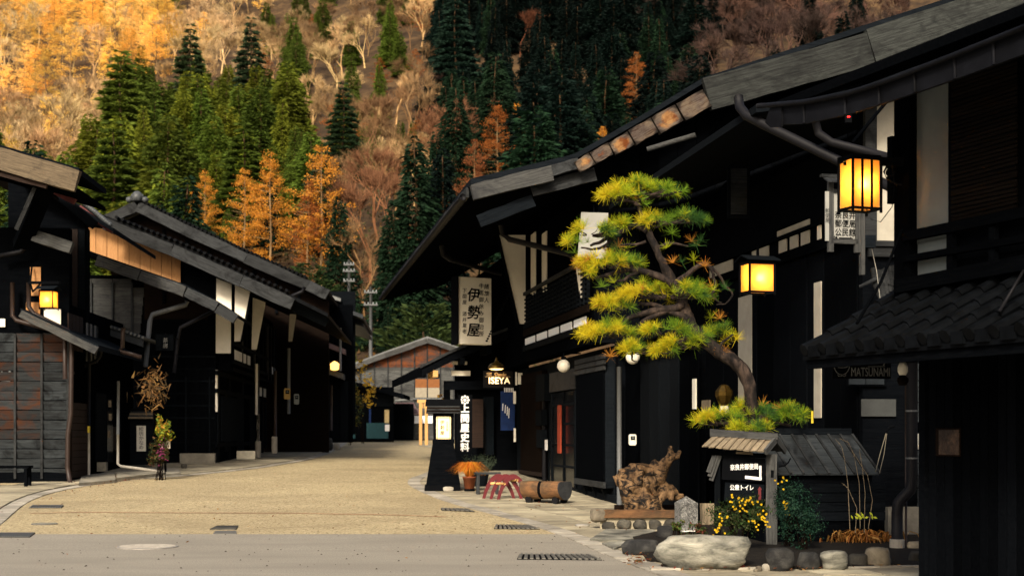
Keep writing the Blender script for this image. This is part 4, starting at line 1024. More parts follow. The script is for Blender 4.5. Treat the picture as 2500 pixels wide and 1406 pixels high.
# red indicator
ri_ = W(2072, 287, 17.6); al_ = root('alarm_lamp', ri_, 'tiny red alarm lamp glowing under the copper eave', 'lamp')
MB().lathe(ri_, [(.012, 0), (.022, .006), (.012, .014)], 8).build('lens', 'redled', al_); box('base', (ri_.x - .04, ri_.y + .005, ri_.z - .06), (ri_.x + .04, ri_.y + .05, ri_.z + .05), 'ink', al_)
# mirror-like brass emblem behind the pine, yellow tape
c = W(1768, 962, 20.8); br = root('brass_bell_lamp', c - Z * .15, 'octagonal brass lantern standing behind the lowest pine pad', 'lantern')
MB().lathe(c, [(.05, -.17), (.09, -.13), (.13, -.02), (.13, .04), (.07, .12), (.03, .14)], 8).build('body', 'brass', br); MB().lathe(c, [(.08, -.28), (.06, -.17)], 10).build('foot', 'opal', br)
MB().lathe(c - Z * .28, [(.02, -.75), (.02, 0)], 8).build('stem', 'ink', br)
tg = root('yellow_tag', W(1983, 1036, 20.2), 'thin yellow strip with dark marks fixed below the white post', 'tag'); board('strip', None, W(1983, 1018, 20.2), .03, .17, .006, 'yellowtape', tg, R(10)); beam('rod', W(1983, 1018, 20.21), W(1983, 1018, 20.21) + Vector((.05, .35, 0)), .01, .01, 'ink', tg)
# ------------------------------------------------------------------ garden corner
def rock(name, label, px0, px1, py0, py1, m, seed, group=None, depth=.8, d=None, parent=None, flat=.75, sub=3):
    c = G((px0 + px1) / 2, py1); d = d or c.y; w = (px1 - px0) / FPX * d; h = (py1 - py0) / FPX * d
    bm = bmesh.new(); bmesh.ops.create_icosphere(bm, subdivisions=sub, radius=1)
    off = Vector((seed * 7.3, seed * 3.1, seed))
    for v in bm.verts:
        n_ = v.co.normalized(); a = abs(n_.x) ** 2.6 + abs(n_.y) ** 2.6 + abs(n_.z) ** 2.6
        p = n_ * a ** (-1 / 2.6)
        p *= 1 + .20 * noise.noise(n_ * 1.3 + off) + .09 * noise.noise(n_ * 3.7 + off) + .04 * noise.noise(n_ * 9 + off)
        if p.z > flat: p.z = flat + (p.z - flat) * .35
        v.co = p
    xs = [v.co.x for v in bm.verts]; zs = [v.co.z for v in bm.verts]
    sx = w / (max(xs) - min(xs)); sz = h * 1.12 / (max(zs) - min(zs)); z0 = min(zs)
    for v in bm.verts: v.co = Vector((v.co.x * sx, v.co.y * sx * depth, (v.co.z - z0) * sz - .12 * h))
    me = bpy.data.meshes.new(name); bm.to_mesh(me); bm.free()
    me.polygons.foreach_set('use_smooth', [True] * len(me.polygons))
    mw = Matrix.Translation(Vector((c.x, c.y + w * depth * .45, c.z)) if d == c.y else Vector((((px0 + px1) / 2 - CX) / FPX * d, d, CAMH + (HY - py1) / FPX * d)))
    o = link(name, me, m, parent, mw)
    if parent is None: tag(o, label, 'rock', group)
    return o
rock('boulder', 'large pale streaked boulder at the front of the garden corner', 1602, 1846, 1308, 1396, 'rock', 3, depth=.55, sub=4)
rock('dark_block_stone', 'flat dark stone block left of the large pale boulder', 1520, 1612, 1318, 1357, 'rockdark', 5, depth=.7)
rock('dark_block_stone', 'dark stone block below the granite post', 1603, 1662, 1284, 1321, 'rockdark', 8, depth=.8)
rock('garden_rock', 'rough brown rock at the foot of the signpost', 1872, 1944, 1338, 1397, 'rockdark', 11)
rock('garden_rock', 'dark grey rock in the row, right of the rough brown one', 1950, 2007, 1348, 1395, 'rockdark', 13)
rock('garden_rock', 'whitish rounded rock in the middle of the garden row', 2008, 2078, 1345, 1395, 'rock', 17)
rock('garden_rock', 'low grey rock between the whitish and the tan rocks', 2072, 2126, 1352, 1388, 'cobble', 19)
rock('garden_rock', 'square tan rock left of the pale pipe socket', 2116, 2182, 1336, 1388, 'rocktan', 23, flat=.6)
rock('garden_rock', 'tan rock right of the drainpipe, against the corner house', 2219, 2268, 1322, 1352, 'rocktan', 29)
rock('garden_rock', 'grey rock low at the corner house wall', 2222, 2256, 1346, 1380, 'cobble', 31)
for k, (a, c, y0, y1, m) in enumerate(((1845, 1862, 1381, 1397, 'rocktan'), (1860, 1884, 1376, 1396, 'kerb'), (1840, 1852, 1388, 1398, 'rocktan'))): rock('pebble', 'small pebble lying between the boulder and the brown rock', a, c, y0, y1, m, 40 + k, 'pebbles by the boulder', sub=2)
# stone-edged planter with driftwood stump
pb = G(1560, 1292); d = pb.y; pxm = d / FPX
pl = root('stump_planter', pb, 'low planter with timber edge and a row of river cobbles', 'planter', R(2))
def at(px, py, dd=0.): return W(px, py, d + dd)
beam('timber_edge', at(1455, 1253), at(1700, 1253), .12, 19 * pxm, 'logend', pl, seg=8, jit=.006)
beam('back_timber', at(1500, 1240, 1.0), at(1690, 1240, 1.0), .12, .10, 'brownblack', pl)
MB().hexa([gnd(at(1465, 1292), -.03), gnd(at(1690, 1292), -.03), gnd(at(1690, 1292, 1.0), -.03), gnd(at(1465, 1292, 1.0), -.03)] + [Vector((p.x, p.y, at(0, 1263).z)) for p in (at(1465, 1292), at(1690, 1292), at(1690, 1292, 1.0), at(1465, 1292, 1.0))]).build('base', 'slab', pl)
cx0 = 1469
for k, w in enumerate((32, 36, 34, 32, 38, 34)):
    rock('river_cobble', None, cx0, cx0 + w, 1266 if k else 1272, 1291 if k else 1294, 'cobble', 50 + k, d=d - .02, parent=pl, depth=.5, flat=1.2); cx0 += w + 4
rock('end_stone', None, 1440, 1484, 1239, 1271, 'rocktan', 60, d=d + .02, parent=pl, depth=.8)
# flat pale flagstones in front of the planter
fg = root('flagstones', G(1520, 1310), None, None, kind='structure')
for q in (((1440, 1322), (1520, 1325), (1600, 1312), (1598, 1298), (1480, 1296)), ((1500, 1345), (1530, 1334), (1560, 1322), (1530, 1327), (1470, 1330))):
    MB().prism([gnd(G(*p), .0) for p in q], (0, 0, .035)).build('flagstone', 'rock', fg)
rock('water_lid', 'thin pale round cover lying on the slabs before the planter', 1404, 1440, 1279, 1286, 'pipewhite', 66, depth=.9)

def blob(tubes, voxel, amp, freq, seed):
    mb = MB()
    for pts, rr in tubes: mb.tube(pts, rr, 12)
    me = mb.mesh('blob'); o = bpy.data.objects.new('blob', me); S.collection.objects.link(o)
    md = o.modifiers.new('r', 'REMESH'); md.mode = 'VOXEL'; md.voxel_size = voxel
    dg = bpy.context.evaluated_depsgraph_get(); me2 = bpy.data.meshes.new_from_object(o.evaluated_get(dg)); bpy.data.objects.remove(o)
    off = Vector((seed, seed * 2, seed * 3)); nn = [v.normal.copy() for v in me2.vertices]
    for v, n_ in zip(me2.vertices, nn):
        p = v.co; k = noise.noise(p * freq + off) + .5 * abs(noise.noise(p * freq * 2.3 + off)) + .35 * noise.noise(Vector((p.x * 9, p.y * 9, p.z * 2.5)) * freq * .4 + off)
        v.co = p + n_ * amp * k - n_ * amp * .9 * max(0, noise.noise(Vector((p.x * 3.2, p.y * 3.2, p.z * 1.4)) * 3.2 + off) - .12) * 2.4
    me2.polygons.foreach_set('use_smooth', [True] * len(me2.polygons)); return me2
d2 = d + .45; q = d2 / FPX
def T(pts, rr): return ([W(a, b_, d2 + e) for a, b_, e in pts], [r * q for r in rr])
rs_ = random.Random(3)
tb = [T([(1592, 1250, 0), (1574, 1218, 0), (1560, 1185, .05), (1552, 1155, .1)], [30, 34, 38, 26]),
      T([(1514, 1160, -.05), (1550, 1150, .0), (1592, 1148, .1)], [14, 20, 16]), T([(1540, 1190, -.1), (1513, 1176, -.1), (1503, 1158, -.1)], [22, 12, 8]),
      T([(1575, 1190, .05), (1606, 1165, .05), (1622, 1134, .05), (1640, 1112, .0), (1634, 1090, .05)], [28, 22, 16, 12, 7]), T([(1640, 1114, 0), (1655, 1112, 0), (1661, 1098, 0)], [11, 8, 4]),
      T([(1606, 1150, .1), (1594, 1124, .1)], [13, 8]), T([(1600, 1184, .1), (1635, 1196, .1), (1654, 1214, .1), (1670, 1208, .05)], [24, 16, 10, 5]),
      T([(1625, 1198, .05), (1612, 1225, -.05), (1618, 1248, -.05)], [14, 8, 7]), T([(1528, 1180, -.12), (1535, 1215, -.12), (1562, 1248, -.12)], [20, 18, 20]),
      T([(1546, 1150, .0), (1538, 1132, .02)], [8, 4]), T([(1560, 1228, -.1), (1602, 1248, -.16)], [18, 10]), T([(1640, 1200, .0), (1638, 1222, -.05)], [9, 6])]
for k in range(10):                       # twisted strands running down and out
    a = rs_.uniform(1516, 1575); c_ = rs_.uniform(1145, 1185); w_ = rs_.uniform(-26, 26); L_ = rs_.uniform(40, 80); dd = rs_.uniform(-.24, -.10)
    tb.append(T([(a, c_, dd), (a + w_ * .3, c_ + L_ * .35, dd - .05), (a + w_ * .9, c_ + L_ * .7, dd + .02), (a + w_ * .6, min(c_ + L_, 1246), dd)], [rs_.uniform(3, 9), rs_.uniform(5, 11), rs_.uniform(4, 9), rs_.uniform(2, 6)]))
for k in range(7):
    a = rs_.uniform(1515, 1600); tb.append(T([(a, 1160, -.05), (a + rs_.uniform(-9, 9), rs_.uniform(1130, 1148), -.05)], [8, 3]))
me = blob(tb, .013, .020, 6.5, 4.2)
base = W(1580, 1246, d2)
o = link('driftwood_stump', me, 'stump', None, Matrix.Translation(Vector((0, 0, 0)))); o.data.transform(Matrix.Translation(-base)); o.matrix_world = Matrix.Translation(base)
tag(o, 'gnarled orange brown driftwood stump with twisted horns on the planter', 'stump')
# granite marker and squared timber
c = G(1683, 1306); gp_ = c.y / FPX; w = 44 * gp_; h = 78 * gp_
mk = root('granite_marker', c, 'speckled granite marker post with pointed top', 'stone post', R(14))
X, O = facing(R(14)); cn = lambda sx, sy, z: c + X * sx * w / 2 - O * (sy + 1) * w / 2 + Z * z
MB().add([cn(-1, -1, -.05), cn(1, -1, -.05), cn(1, 1, -.05), cn(-1, 1, -.05), cn(-1, -1, h), cn(1, -1, h), cn(1, 1, h), cn(-1, 1, h), c - O * w / 2 + Z * (h + 17 * gp_)], MB.BF[:1] + MB.BF[2:] + [(4, 5, 8), (5, 6, 8), (6, 7, 8), (7, 4, 8)]).build('shaft', 'granite', mk)
board('base_plate', None, c + O * .015 + Z * .03, w * .9, .07, .02, 'whitepaint', mk, R(14))
c = G(1726, 1288); tp = tag(beam('squared_timber', c, c + Z * (60 * c.y / FPX), .15, 29 * c.y / FPX, 'greytan', None, up=(1, .1, 0), seg=3, jit=.005), 'short squared timber standing right of the granite marker', 'post')

# roofed direction sign
c = G(1884, 1342); d = c.y; q = d / FPX; rz = R(-13); X, O = facing(rz)
sp_ = root('roofed_signpost', c, 'small weathered signpost with plank roof and white lettering on dark boards', 'sign', rz)
def P(px, py, o=0.):                  # point on the sign's own plane (through the post, turned by rz)
    k = (px - CX) / FPX; t = (k * c.y - c.x) / (X.x - k * X.y); p = c + X * t; return Vector((p.x, p.y, CAMH + (HY - py) / FPX * p.y)) + O * o
beam('post', c - Z * .05, Vector((c.x, c.y, W(1884, 1108, d).z)), .10, 26 * q, 'grey', sp_, up=X, seg=6, jit=.004)
board('mortise', None, P(1886, 1156, .053), 7 * q, 18 * q, .006, 'ink', sp_, rz)
lp = P(1752, 1230); beam('post', Vector((lp.x, lp.y, .0)), P(1752, 1112), .07, 14 * q, 'dark', sp_, up=X)
def bd(name, a, c_, y0, y1, o, m, t=.025): return beam(name, (P(a, y0, o) + P(a, y1, o)) / 2, (P(c_, y0 + (c_ - a) * .06, o) + P(c_, y1 + (c_ - a) * .06, o)) / 2, t, (y1 - y0) * q * .98, m, sp_)
bd('direction_board', 1764, 1868, 1112, 1170, .04, 'ink'); bd('direction_board', 1770, 1866, 1176, 1222, .05, 'dark')
text('奈良井郵便局', 'whitepaint', sp_, P(1818, 1140, .056), X + Z * .045, Z, 15.5 * q, sx=.74, off=.0012)
text('公衆トイレ', 'whitepaint', sp_, P(1812, 1190, .066), X + Z * .0, Z, 15 * q, sx=.78, off=.0012)
beam('arrow_mark', P(1820, 1164, .056), P(1860, 1168, .056), .004, 7 * q, 'whitepaint', sp_, seg=6, jit=.002); beam('arrow_mark', P(1857, 1164, .057), P(1857, 1136, .057), .004, 5 * q, 'whitepaint', sp_, up=X)
MB().prism([P(1852, 1219, .067), P(1859, 1219, .067), P(1859, 1194, .067), P(1861, 1194, .067), P(1855.5, 1186, .067), P(1850, 1194, .067), P(1852, 1194, .067)], O * .004).build('red_arrow', 'red', sp_)
bd('rail', 1758, 1872, 1100, 1112, .0, 'dark', .05)
bd('pale_batten', 1798, 1839, 1101, 1107, .08, 'greytan', .015)
for k in range(3): beam('brace_plank', P(1758 - 6 * k, 1112, .05 + .02 * k), P(1738 - 3 * k, 1172 - 10 * k, .12 + .02 * k), .02, 11 * q, 'grey', sp_, up=X)
# plank roof: two slopes
e0, e1 = P(1718, 1088, .26), P(1868, 1102, .26); t0, t1 = P(1740, 1064, .0), P(1888, 1074, .0)
for k in range(9):
    a, b_ = k / 9, (k + .93) / 9; lo = e0.lerp(e1, (a + b_) / 2); hi = t0.lerp(t1, (a + b_) / 2)
    beam('roof_plank', lo - Z * rj.uniform(0, .008), hi, (e1 - e0).length / 9 * .93, .016, 'greytan', sp_, up=Z, jit=.004)
    bk = hi + (hi - lo) * 1.0; bk.z = lo.z; beam('roof_plank', hi + Z * .004, bk, (e1 - e0).length / 9 * .93, .016, 'grey', sp_, up=Z)
beam('ridge_beam', t0 - X * .03 + Z * .04, t1 + X * .05 + Z * .04, .07, .085, 'grey', sp_, seg=5, jit=.006)
beam('verge_board', e1 + X * .02, t1 + X * .03 + Z * .01, .03, .075, 'grey', sp_); beam('verge_board', t1 + X * .03 + Z * .01, t1 + (t1 - e1) * 1.0 * Vector((1, 1, -1)).x + X * .03 - Z * .14, .03, .075, 'grey', sp_) if False else None
bk = t1 - (e1 - t1); bk.z = e1.z; beam('verge_board', t1 + X * .035 + Z * .01, bk + X * .035, .03, .075, 'grey', sp_)
pipe('twig_hook', [P(1900, 1138), P(1915, 1136), P(1925, 1128), P(1930, 1118)], [.016, .014, .011, .008], 'ink', sp_, 6)

# lean-to shed with plank roof behind
v0 = FR.pv(2020, 1160, 0.1)[0] if False else None
sh = root('lean_to_shed', G(2040, 1275), 'low dark lean-to shed with grey ribbed plank roof behind the signpost', 'shed', FR.th)
VS0, VS1 = 16.75, 17.6
ul, zl = FR.pv(1890, 1160, VS0); ur, _ = FR.pv(2147, 1160, VS0); zt_ = FR.pv(2000, 1064, VS1)[1]
n = 9
for k in range(n):
    ua = lerp(ul - .12, ur, k / n); ub = lerp(ul - .12, ur, (k + .97) / n)
    MB().prism([FR.w(ua, VS0, zl), FR.w(ub, VS0, zl), FR.w(ub, VS1, zt_), FR.w(ua, VS1, zt_)], (0, 0, .015)).build('roof_plank', 'burntgrey', sh)
    uc = ub + .008; beam('roof_rib', FR.w(uc, VS0 - .01, zl + .022), FR.w(uc, VS1, zt_ + .022), .03, .022, 'greydark', sh)
MB().box((ul - .1, VS0 + .08, -.1), (ur - .06, VS1, zl - .0), FR).build('body', 'black', sh)
for k in range(4): panel_v('front_board', FR, VS0 + .075, 1975, 2160, 1180 + 23 * k, 1201 + 23 * k, .02, 'dark', sh)
beam('top_board', FR.w(ul - .15, VS1 + .03, zt_ + .05), FR.w(ur, VS1 + .03, zt_ + .05), .04, .10, 'dark', sh)
hs = root('hose_tap', W(2162, 1052, 18.2), 'dark wall tap with two pale ropes hanging from it', 'tap')
pipe('spout', [W(2182, 1040, 18.3), W(2170, 1044, 18.2), W(2162, 1056, 18.2)], .018, 'ink', hs); pipe('rope', [W(2163, 1058, 18.2), W(2148, 1110, 17.9), W(2138, 1150, 17.6)], .006, 'rope', hs); pipe('rope', [W(2165, 1058, 18.2), W(2158, 1110, 17.9), W(2147, 1155, 17.6)], .005, 'rope', hs)

# shrubs, dried plants
def leaf(b, p, n_, s, col, rs=rj):
    a = n_.orthogonal().normalized(); e = n_.cross(a); t = rs.uniform(0, 6.28); x = a * math.cos(t) + e * math.sin(t); y = n_.cross(x)
    b.add([p - x * s, p + y * s * .45, p + x * s, p - y * s * .45], [(0, 1, 2, 3)], 0, col)
def bush(name, label, cen, rad, n, s, cols, stems=10, flowers=None, cat='shrub', clumps=26):
    rt = root(name, gnd(cen), label, cat); b = MB(); cs = []
    for _ in range(clumps):
        while True:
            v = Vector((rj.uniform(-1, 1), rj.uniform(-1, 1), rj.uniform(-1, 1)))
            if .3 < v.length < 1: break
        cs.append(v * rj.uniform(.75, 1.18))
    for _ in range(n):
        v = rj.choice(cs) + Vector((rj.gauss(0, .15), rj.gauss(0, .15), rj.gauss(0, .15)))
        p = cen + Vector((v.x * rad[0], v.y * rad[1], v.z * rad[2])); nn = (v + Vector((rj.gauss(0, .6), rj.gauss(0, .6), rj.gauss(.3, .6)))).normalized(); g_ = rj.uniform(.65, 1.35)
        leaf(b, p, nn, s * rj.uniform(.6, 1.2), tuple(x * g_ for x in rj.choice(cols)))
    b.build('foliage', 'leaf', rt, tint=True)
    b = MB()
    for _ in range(stems):
        v = rj.choice(cs); b.tube([gnd(cen) + Vector((rj.uniform(-.1, .1), rj.uniform(-.05, .05), -.03)), cen + Vector((v.x * rad[0] * .5, v.y * rad[1] * .5, 0)), cen + Vector((v.x * rad[0], v.y * rad[1], v.z * rad[2]))], [.007, .005, .003], 5)
    b.build('stems', 'brownblack', rt)['kind'] = 'stuff'
    if flowers:
        for (px, py, k) in flowers:
            b = MB(); f0 = W(px, py, cen.y - rad[1] * .95)
            for _ in range(k):
                p = f0 + Vector((rj.gauss(0, .028), rj.gauss(0, .03), rj.gauss(0, .028))); nn = Vector((rj.gauss(0, .4), -1, rj.gauss(.4, .4))).normalized(); a = nn.orthogonal().normalized(); e = nn.cross(a); g_ = rj.uniform(.8, 1.15)
                for j in range(9):
                    t = j * 2 * math.pi / 9; x = a * math.cos(t) + e * math.sin(t); y = nn.cross(x); b.add([p, p + x * .010 + y * .004, p + x * .015 + nn * .004, p + x * .010 - y * .004], [(0, 1, 2, 3)], 0, (.62 * g_, .40 * g_, .015))
            b.build('flower_cluster', 'leaf', rt, tint=True)
    return rt
gd = 16.7
bush('chrysanthemum', 'yellow flowering chrysanthemum bush below the roofed signpost', W(1805, 1252, gd - .1) , (.34, .18, .22), 2600, .020, [(.022, .045, .014), (.035, .065, .018), (.05, .055, .02)],
     flowers=((1760, 1280, 5), (1786, 1215, 5), (1812, 1222, 9), (1830, 1218, 5), (1770, 1262, 5), (1815, 1250, 4), (1748, 1285, 6), (1862, 1258, 10), (1868, 1280, 9), (1850, 1232, 3), (1840, 1275, 3), (1795, 1240, 3), (1752, 1302, 3), (1824, 1262, 2), (1846, 1292, 2)), clumps=40)
bush('dark_shrub', 'dense dark green shrub right of the signpost', W(1955, 1262, 16.7), (.27, .22, .30), 3600, .017, [(.008, .028, .020), (.014, .045, .028), (.02, .055, .03)], clumps=50)
bush('dark_shrub', 'tall dark shrub with yellow blooms between signpost and shed', W(1925, 1215, 17.1), (.17, .16, .25), 1500, .017, [(.008, .028, .018), (.014, .040, .022)], flowers=((1921, 1228, 9), (1919, 1245, 5), (1905, 1168, 4), (1908, 1188, 2), (1913, 1178, 2)), clumps=24)
bush('red_leaf_plant', 'small reddish leafed plant before the granite marker', W(1695, 1296, 15.8), (.17, .1, .11), 420, .018, [(.05, .07, .02), (.12, .035, .02), (.03, .05, .015)], clumps=16)
bush('green_weed', 'little green weed on the dark stone left of the granite marker', W(1652, 1278, 16.6), (.09, .08, .07), 240, .018, [(.06, .11, .02), (.10, .07, .02)], clumps=10)
for k, (px, py, w) in enumerate(((1705, 1385, .06), (1822, 1384, .07), (1945, 1385, .05), (2195, 1370, .09), (2240, 1372, .07), (2240, 1305, .05), (1565, 1375, .06))):
    bush('weed', 'tuft of weeds between the garden rocks', W(px, py - 4, G(px, py).y + .1), (w, .06, w * .6), 110, .016, [(.035, .075, .018), (.06, .09, .02)], group if False else 4, clumps=6)['group'] = 'weeds between rocks'
# dried hosta leaves
hb = G(2095, 1338); dh = root('dried_hosta', hb, 'clump of collapsed dried orange brown leaves behind the tan rock', 'plant')
b = MB()
for k in range(150):
    a = rj.uniform(0, 6.28); r = abs(rj.gauss(0, .18)); p0 = hb + Vector((r * 1.5 * math.cos(a), r * .6 * math.sin(a) + .15, .03)); a2 = rj.uniform(0, 6.28); o = Vector((math.cos(a2), math.sin(a2) * .7, 0)); L = rj.uniform(.12, .30); hgt = rj.uniform(.08, .2)
    s = Vector((-o.y, o.x, rj.uniform(-.5, .5))) * rj.uniform(.008, .026); g_ = rj.uniform(.6, 1.3); col = rj.choice([(.34, .15, .035), (.45, .24, .07), (.22, .085, .022)]); col = tuple(x * g_ for x in col)
    p1 = p0 + o * L * .4 + Z * hgt; p2 = p0 + o * L * .8 + Z * hgt * .8; p3 = p0 + o * L + Z * rj.uniform(-.02, .05)
    b.add([p0 - s * .3, p0 + s * .3, p1 + s, p1 - s, p2 + s * .8, p2 - s * .8, p3], [(0, 1, 2, 3), (3, 2, 4, 5), (5, 4, 6)], 0, col)
b.build('dead_leaves', 'leaf', dh, tint=True)
ds = root('dry_stems', G(2090, 1325), 'thin dry arching flower stems in front of the shed', 'plant')
for k, pts in enumerate(([(2075, 1290), (2070, 1180), (2062, 1120), (2055, 1090), (2040, 1072)], [(2100, 1290), (2098, 1180), (2085, 1110), (2072, 1080), (2050, 1070)], [(2110, 1300), (2112, 1200), (2105, 1140), (2098, 1095)], [(2120, 1290), (2130, 1220), (2118, 1160), (2080, 1100)], [(2088, 1300), (2092, 1240), (2070, 1190), (2055, 1178)])):
    P3 = [W(a, b_, 16.2 + .1 * k) for a, b_ in pts]; b = MB(); b.tube(P3, [.0042, .0035, .003, .0025, .002][:len(P3)], 5)
    for j in range(20):
        t = rj.uniform(.45, 1) * (len(P3) - 1); i = min(int(t), len(P3) - 2); p = P3[i].lerp(P3[i + 1], t - i); o = Vector((rj.uniform(-1, 1), rj.uniform(-1, 1), rj.uniform(-1, 1))) * .018; s = Vector((0, 0, .004)); b.tri(p - s, p + s, p + o)
    b.build('stem', 'greytan', ds)
b = MB(); c = W(2110, 1258, 16.0)
for _ in range(14): leaf(b, c + Vector((rj.gauss(0, .06), rj.gauss(0, .03), rj.gauss(0, .03))), Vector((rj.gauss(0, .4), -1, .4)).normalized(), .028, (.38, .42, .03))
b.build('yellow_leaves', 'leaf', ds, tint=True)

# ------------------------------------------------------------------ the trained pine
PD = 18.5
pine = root('trained_pine', gnd(W(1850, 1060, PD)), 'tall trained pine leaning left with layered yellow green needle pads', 'pine tree')
q = PD / FPX
trunk = [(1852, 1265, .1, 24), (1850, 1120, .1, 23), (1842, 1040, .05, 22), (1834, 975, .0, 21), (1826, 920, -.02, 22), (1798, 886, -.05, 22), (1752, 856, -.05, 21), (1706, 820, 0, 20), (1678, 780, .05, 19), (1668, 735, .08, 18), (1645, 694, .05, 16), (1618, 645, 0, 14), (1598, 596, 0, 12), (1578, 556, .05, 11), (1560, 515, .05, 8), (1556, 476, .03, 5)]
def smooth_px(pts, it=2):
    for _ in range(it):
        r = [pts[0]]
        for a, c in zip(pts, pts[1:]): r += [tuple(x * .75 + y * .25 for x, y in zip(a, c)), tuple(x * .25 + y * .75 for x, y in zip(a, c))]
        pts = r + [pts[-1]]
    return pts
tp_ = smooth_px(trunk); mb = MB(); mb.tube([W(a, b_, PD + e) for a, b_, e, r in tp_], [r * q * .74 for *_, r in tp_], 20)
for v in mb.v: v += Vector((1, 1, 1)) * .016 * noise.noise(v * 22) + Vector((1, .5, 0)) * .022 * noise.noise(v * 7)
mb.build('trunk', 'bark', pine, smooth=True)
def branch(pts, r0, r1, name='branch'):
    pts = smooth_px([tuple(p) + (0,) if len(p) == 2 else p for p in pts], 1); n = len(pts)
    pts = [(a + rj.uniform(-2.5, 2.5), b_ + rj.uniform(-2.5, 2.5), e) for a, b_, e in pts]
    return MB().tube([W(a, b_, PD + e) for a, b_, e in pts], [lerp(r0, r1, i / (n - 1)) * q for i in range(n)], 7).build(name, 'bark', pine, smooth=True)
for pts, r0, r1 in (([(1580, 560), (1545, 548), (1530, 560), (1500, 575), (1470, 588), (1440, 600, -.1)], 9, 3), ([(1500, 575), (1480, 600), (1455, 610), (1420, 605)], 5, 2), ([(1575, 590), (1545, 598), (1500, 600), (1470, 605)], 4, 2),
                    ([(1640, 690), (1590, 668), (1540, 655), (1500, 665), (1450, 680), (1410, 668)], 10, 3), ([(1560, 660), (1530, 680), (1505, 690), (1480, 680)], 5, 2), ([(1668, 740), (1640, 755), (1580, 760), (1540, 775), (1510, 800)], 12, 4), ([(1640, 755), (1590, 770), (1560, 795), (1530, 830)], 8, 4),
                    ([(1678, 780), (1640, 760), (1600, 745), (1560, 740)], 9, 4), ([(1645, 694), (1690, 660), (1715, 640), (1735, 650), (1740, 670)], 8, 3), ([(1715, 640), (1745, 655), (1765, 690), (1790, 720)], 5, 2), ([(1740, 670), (1750, 700), (1735, 720), (1760, 740)], 4, 1.5), ([(1790, 720), (1775, 740), (1750, 745)], 3, 1),
                    ([(1578, 556), (1600, 540), (1640, 545), (1690, 530)], 7, 3), ([(1600, 610), (1640, 590), (1680, 600)], 5, 2), ([(1560, 500), (1530, 490), (1490, 488)], 5, 2), ([(1558, 490), (1600, 480), (1650, 470)], 5, 2),
                    ([(1706, 820), (1660, 835), (1620, 840), (1580, 850), (1540, 862)], 9, 3), ([(1752, 856), (1770, 830), (1790, 815)], 5, 2), ([(1842, 1040), (1800, 1030), (1760, 1035), (1720, 1030)], 10, 3), ([(1842, 1050), (1860, 1015), (1900, 1010), (1950, 1005)], 10, 3), ([(1840, 1060), (1880, 1030), (1930, 1040)], 7, 3), ([(1540, 862), (1545, 885), (1560, 880)], 3, 1)):
    branch(pts, r0, r1)
rp = random.Random(11)
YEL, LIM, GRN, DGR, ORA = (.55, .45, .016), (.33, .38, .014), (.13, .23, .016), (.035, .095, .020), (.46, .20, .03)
def tuft(b, p, up, L, n, col):
    for _ in range(n):
        v = Vector((rp.gauss(0, 1), rp.gauss(0, 1), rp.gauss(0, 1))).normalized()
        dirn = (up * .75 + v).normalized(); l = L * rp.uniform(.65, 1.1); s = dirn.cross(Vector((rp.gauss(0, 1), rp.gauss(0, 1), rp.gauss(0, 1)))).normalized() * .0029
        g_ = rp.uniform(.75, 1.25); c_ = tuple(x * g_ for x in col); e = p + dirn * l - Z * l * .06
        b.add([p - s * .7, p + s * .7, e + s * .3, e - s * .3], [(0, 1, 2, 3)], 0, c_)
def pad(cx, cy, rx, ry, n, dz=0., yel=.5, rd=None):
    b = MB(); rd = rd or rx * .75; rx *= 1.12; ry *= .82; n = int(n * 1.45)
    tw = MB()
    cen = W(cx, cy + ry * .6, PD + dz)
    sc_ = [(rp.uniform(-.95, .95), rp.uniform(-.8, .8), rp.uniform(-.22, .22)) for _ in range(max(3, int(n / 6.5)))]
    for _ in range(n):
        sx_, sy_, sz_ = rp.choice(sc_); x, y = sx_ + rp.gauss(0, .17), sy_ + rp.gauss(0, .2)
        if x * x + y * y > 1.2: x *= .8; y *= .8
        hh = math.sqrt(max(.04, 1 - x * x - y * y)); z = hh * rp.uniform(.05, 1.0) ** .7 * 1.25 - .5 + sz_
        p = W(cx, cy, PD + dz) + Vector((x * rx * q, y * rd * q, z * ry * q))
        t = .5 - .55 * x + rp.gauss(0, .28) + (yel - .5); col = YEL if t > .80 else LIM if t > .45 else GRN if t > .05 else DGR  # autumn yellowing, plus light from the left painted across the pad
        if rp.random() < .022: col = ORA
        up = Vector((x * .7, y * .7, .55 + .3 * z)).normalized(); tuft(b, p, up, 25 * q * rp.uniform(.75, 1.2), 40, col)
        if rp.random() < .5: tw.tube([cen + (p - cen) * .25 - Z * .02, cen + (p - cen) * .7 - Z * .03, p], [.007, .005, .003], 4)
    o = b.build('needle_pad', 'needle', pine, tint=True); tw.build('twigs', 'bark', o)
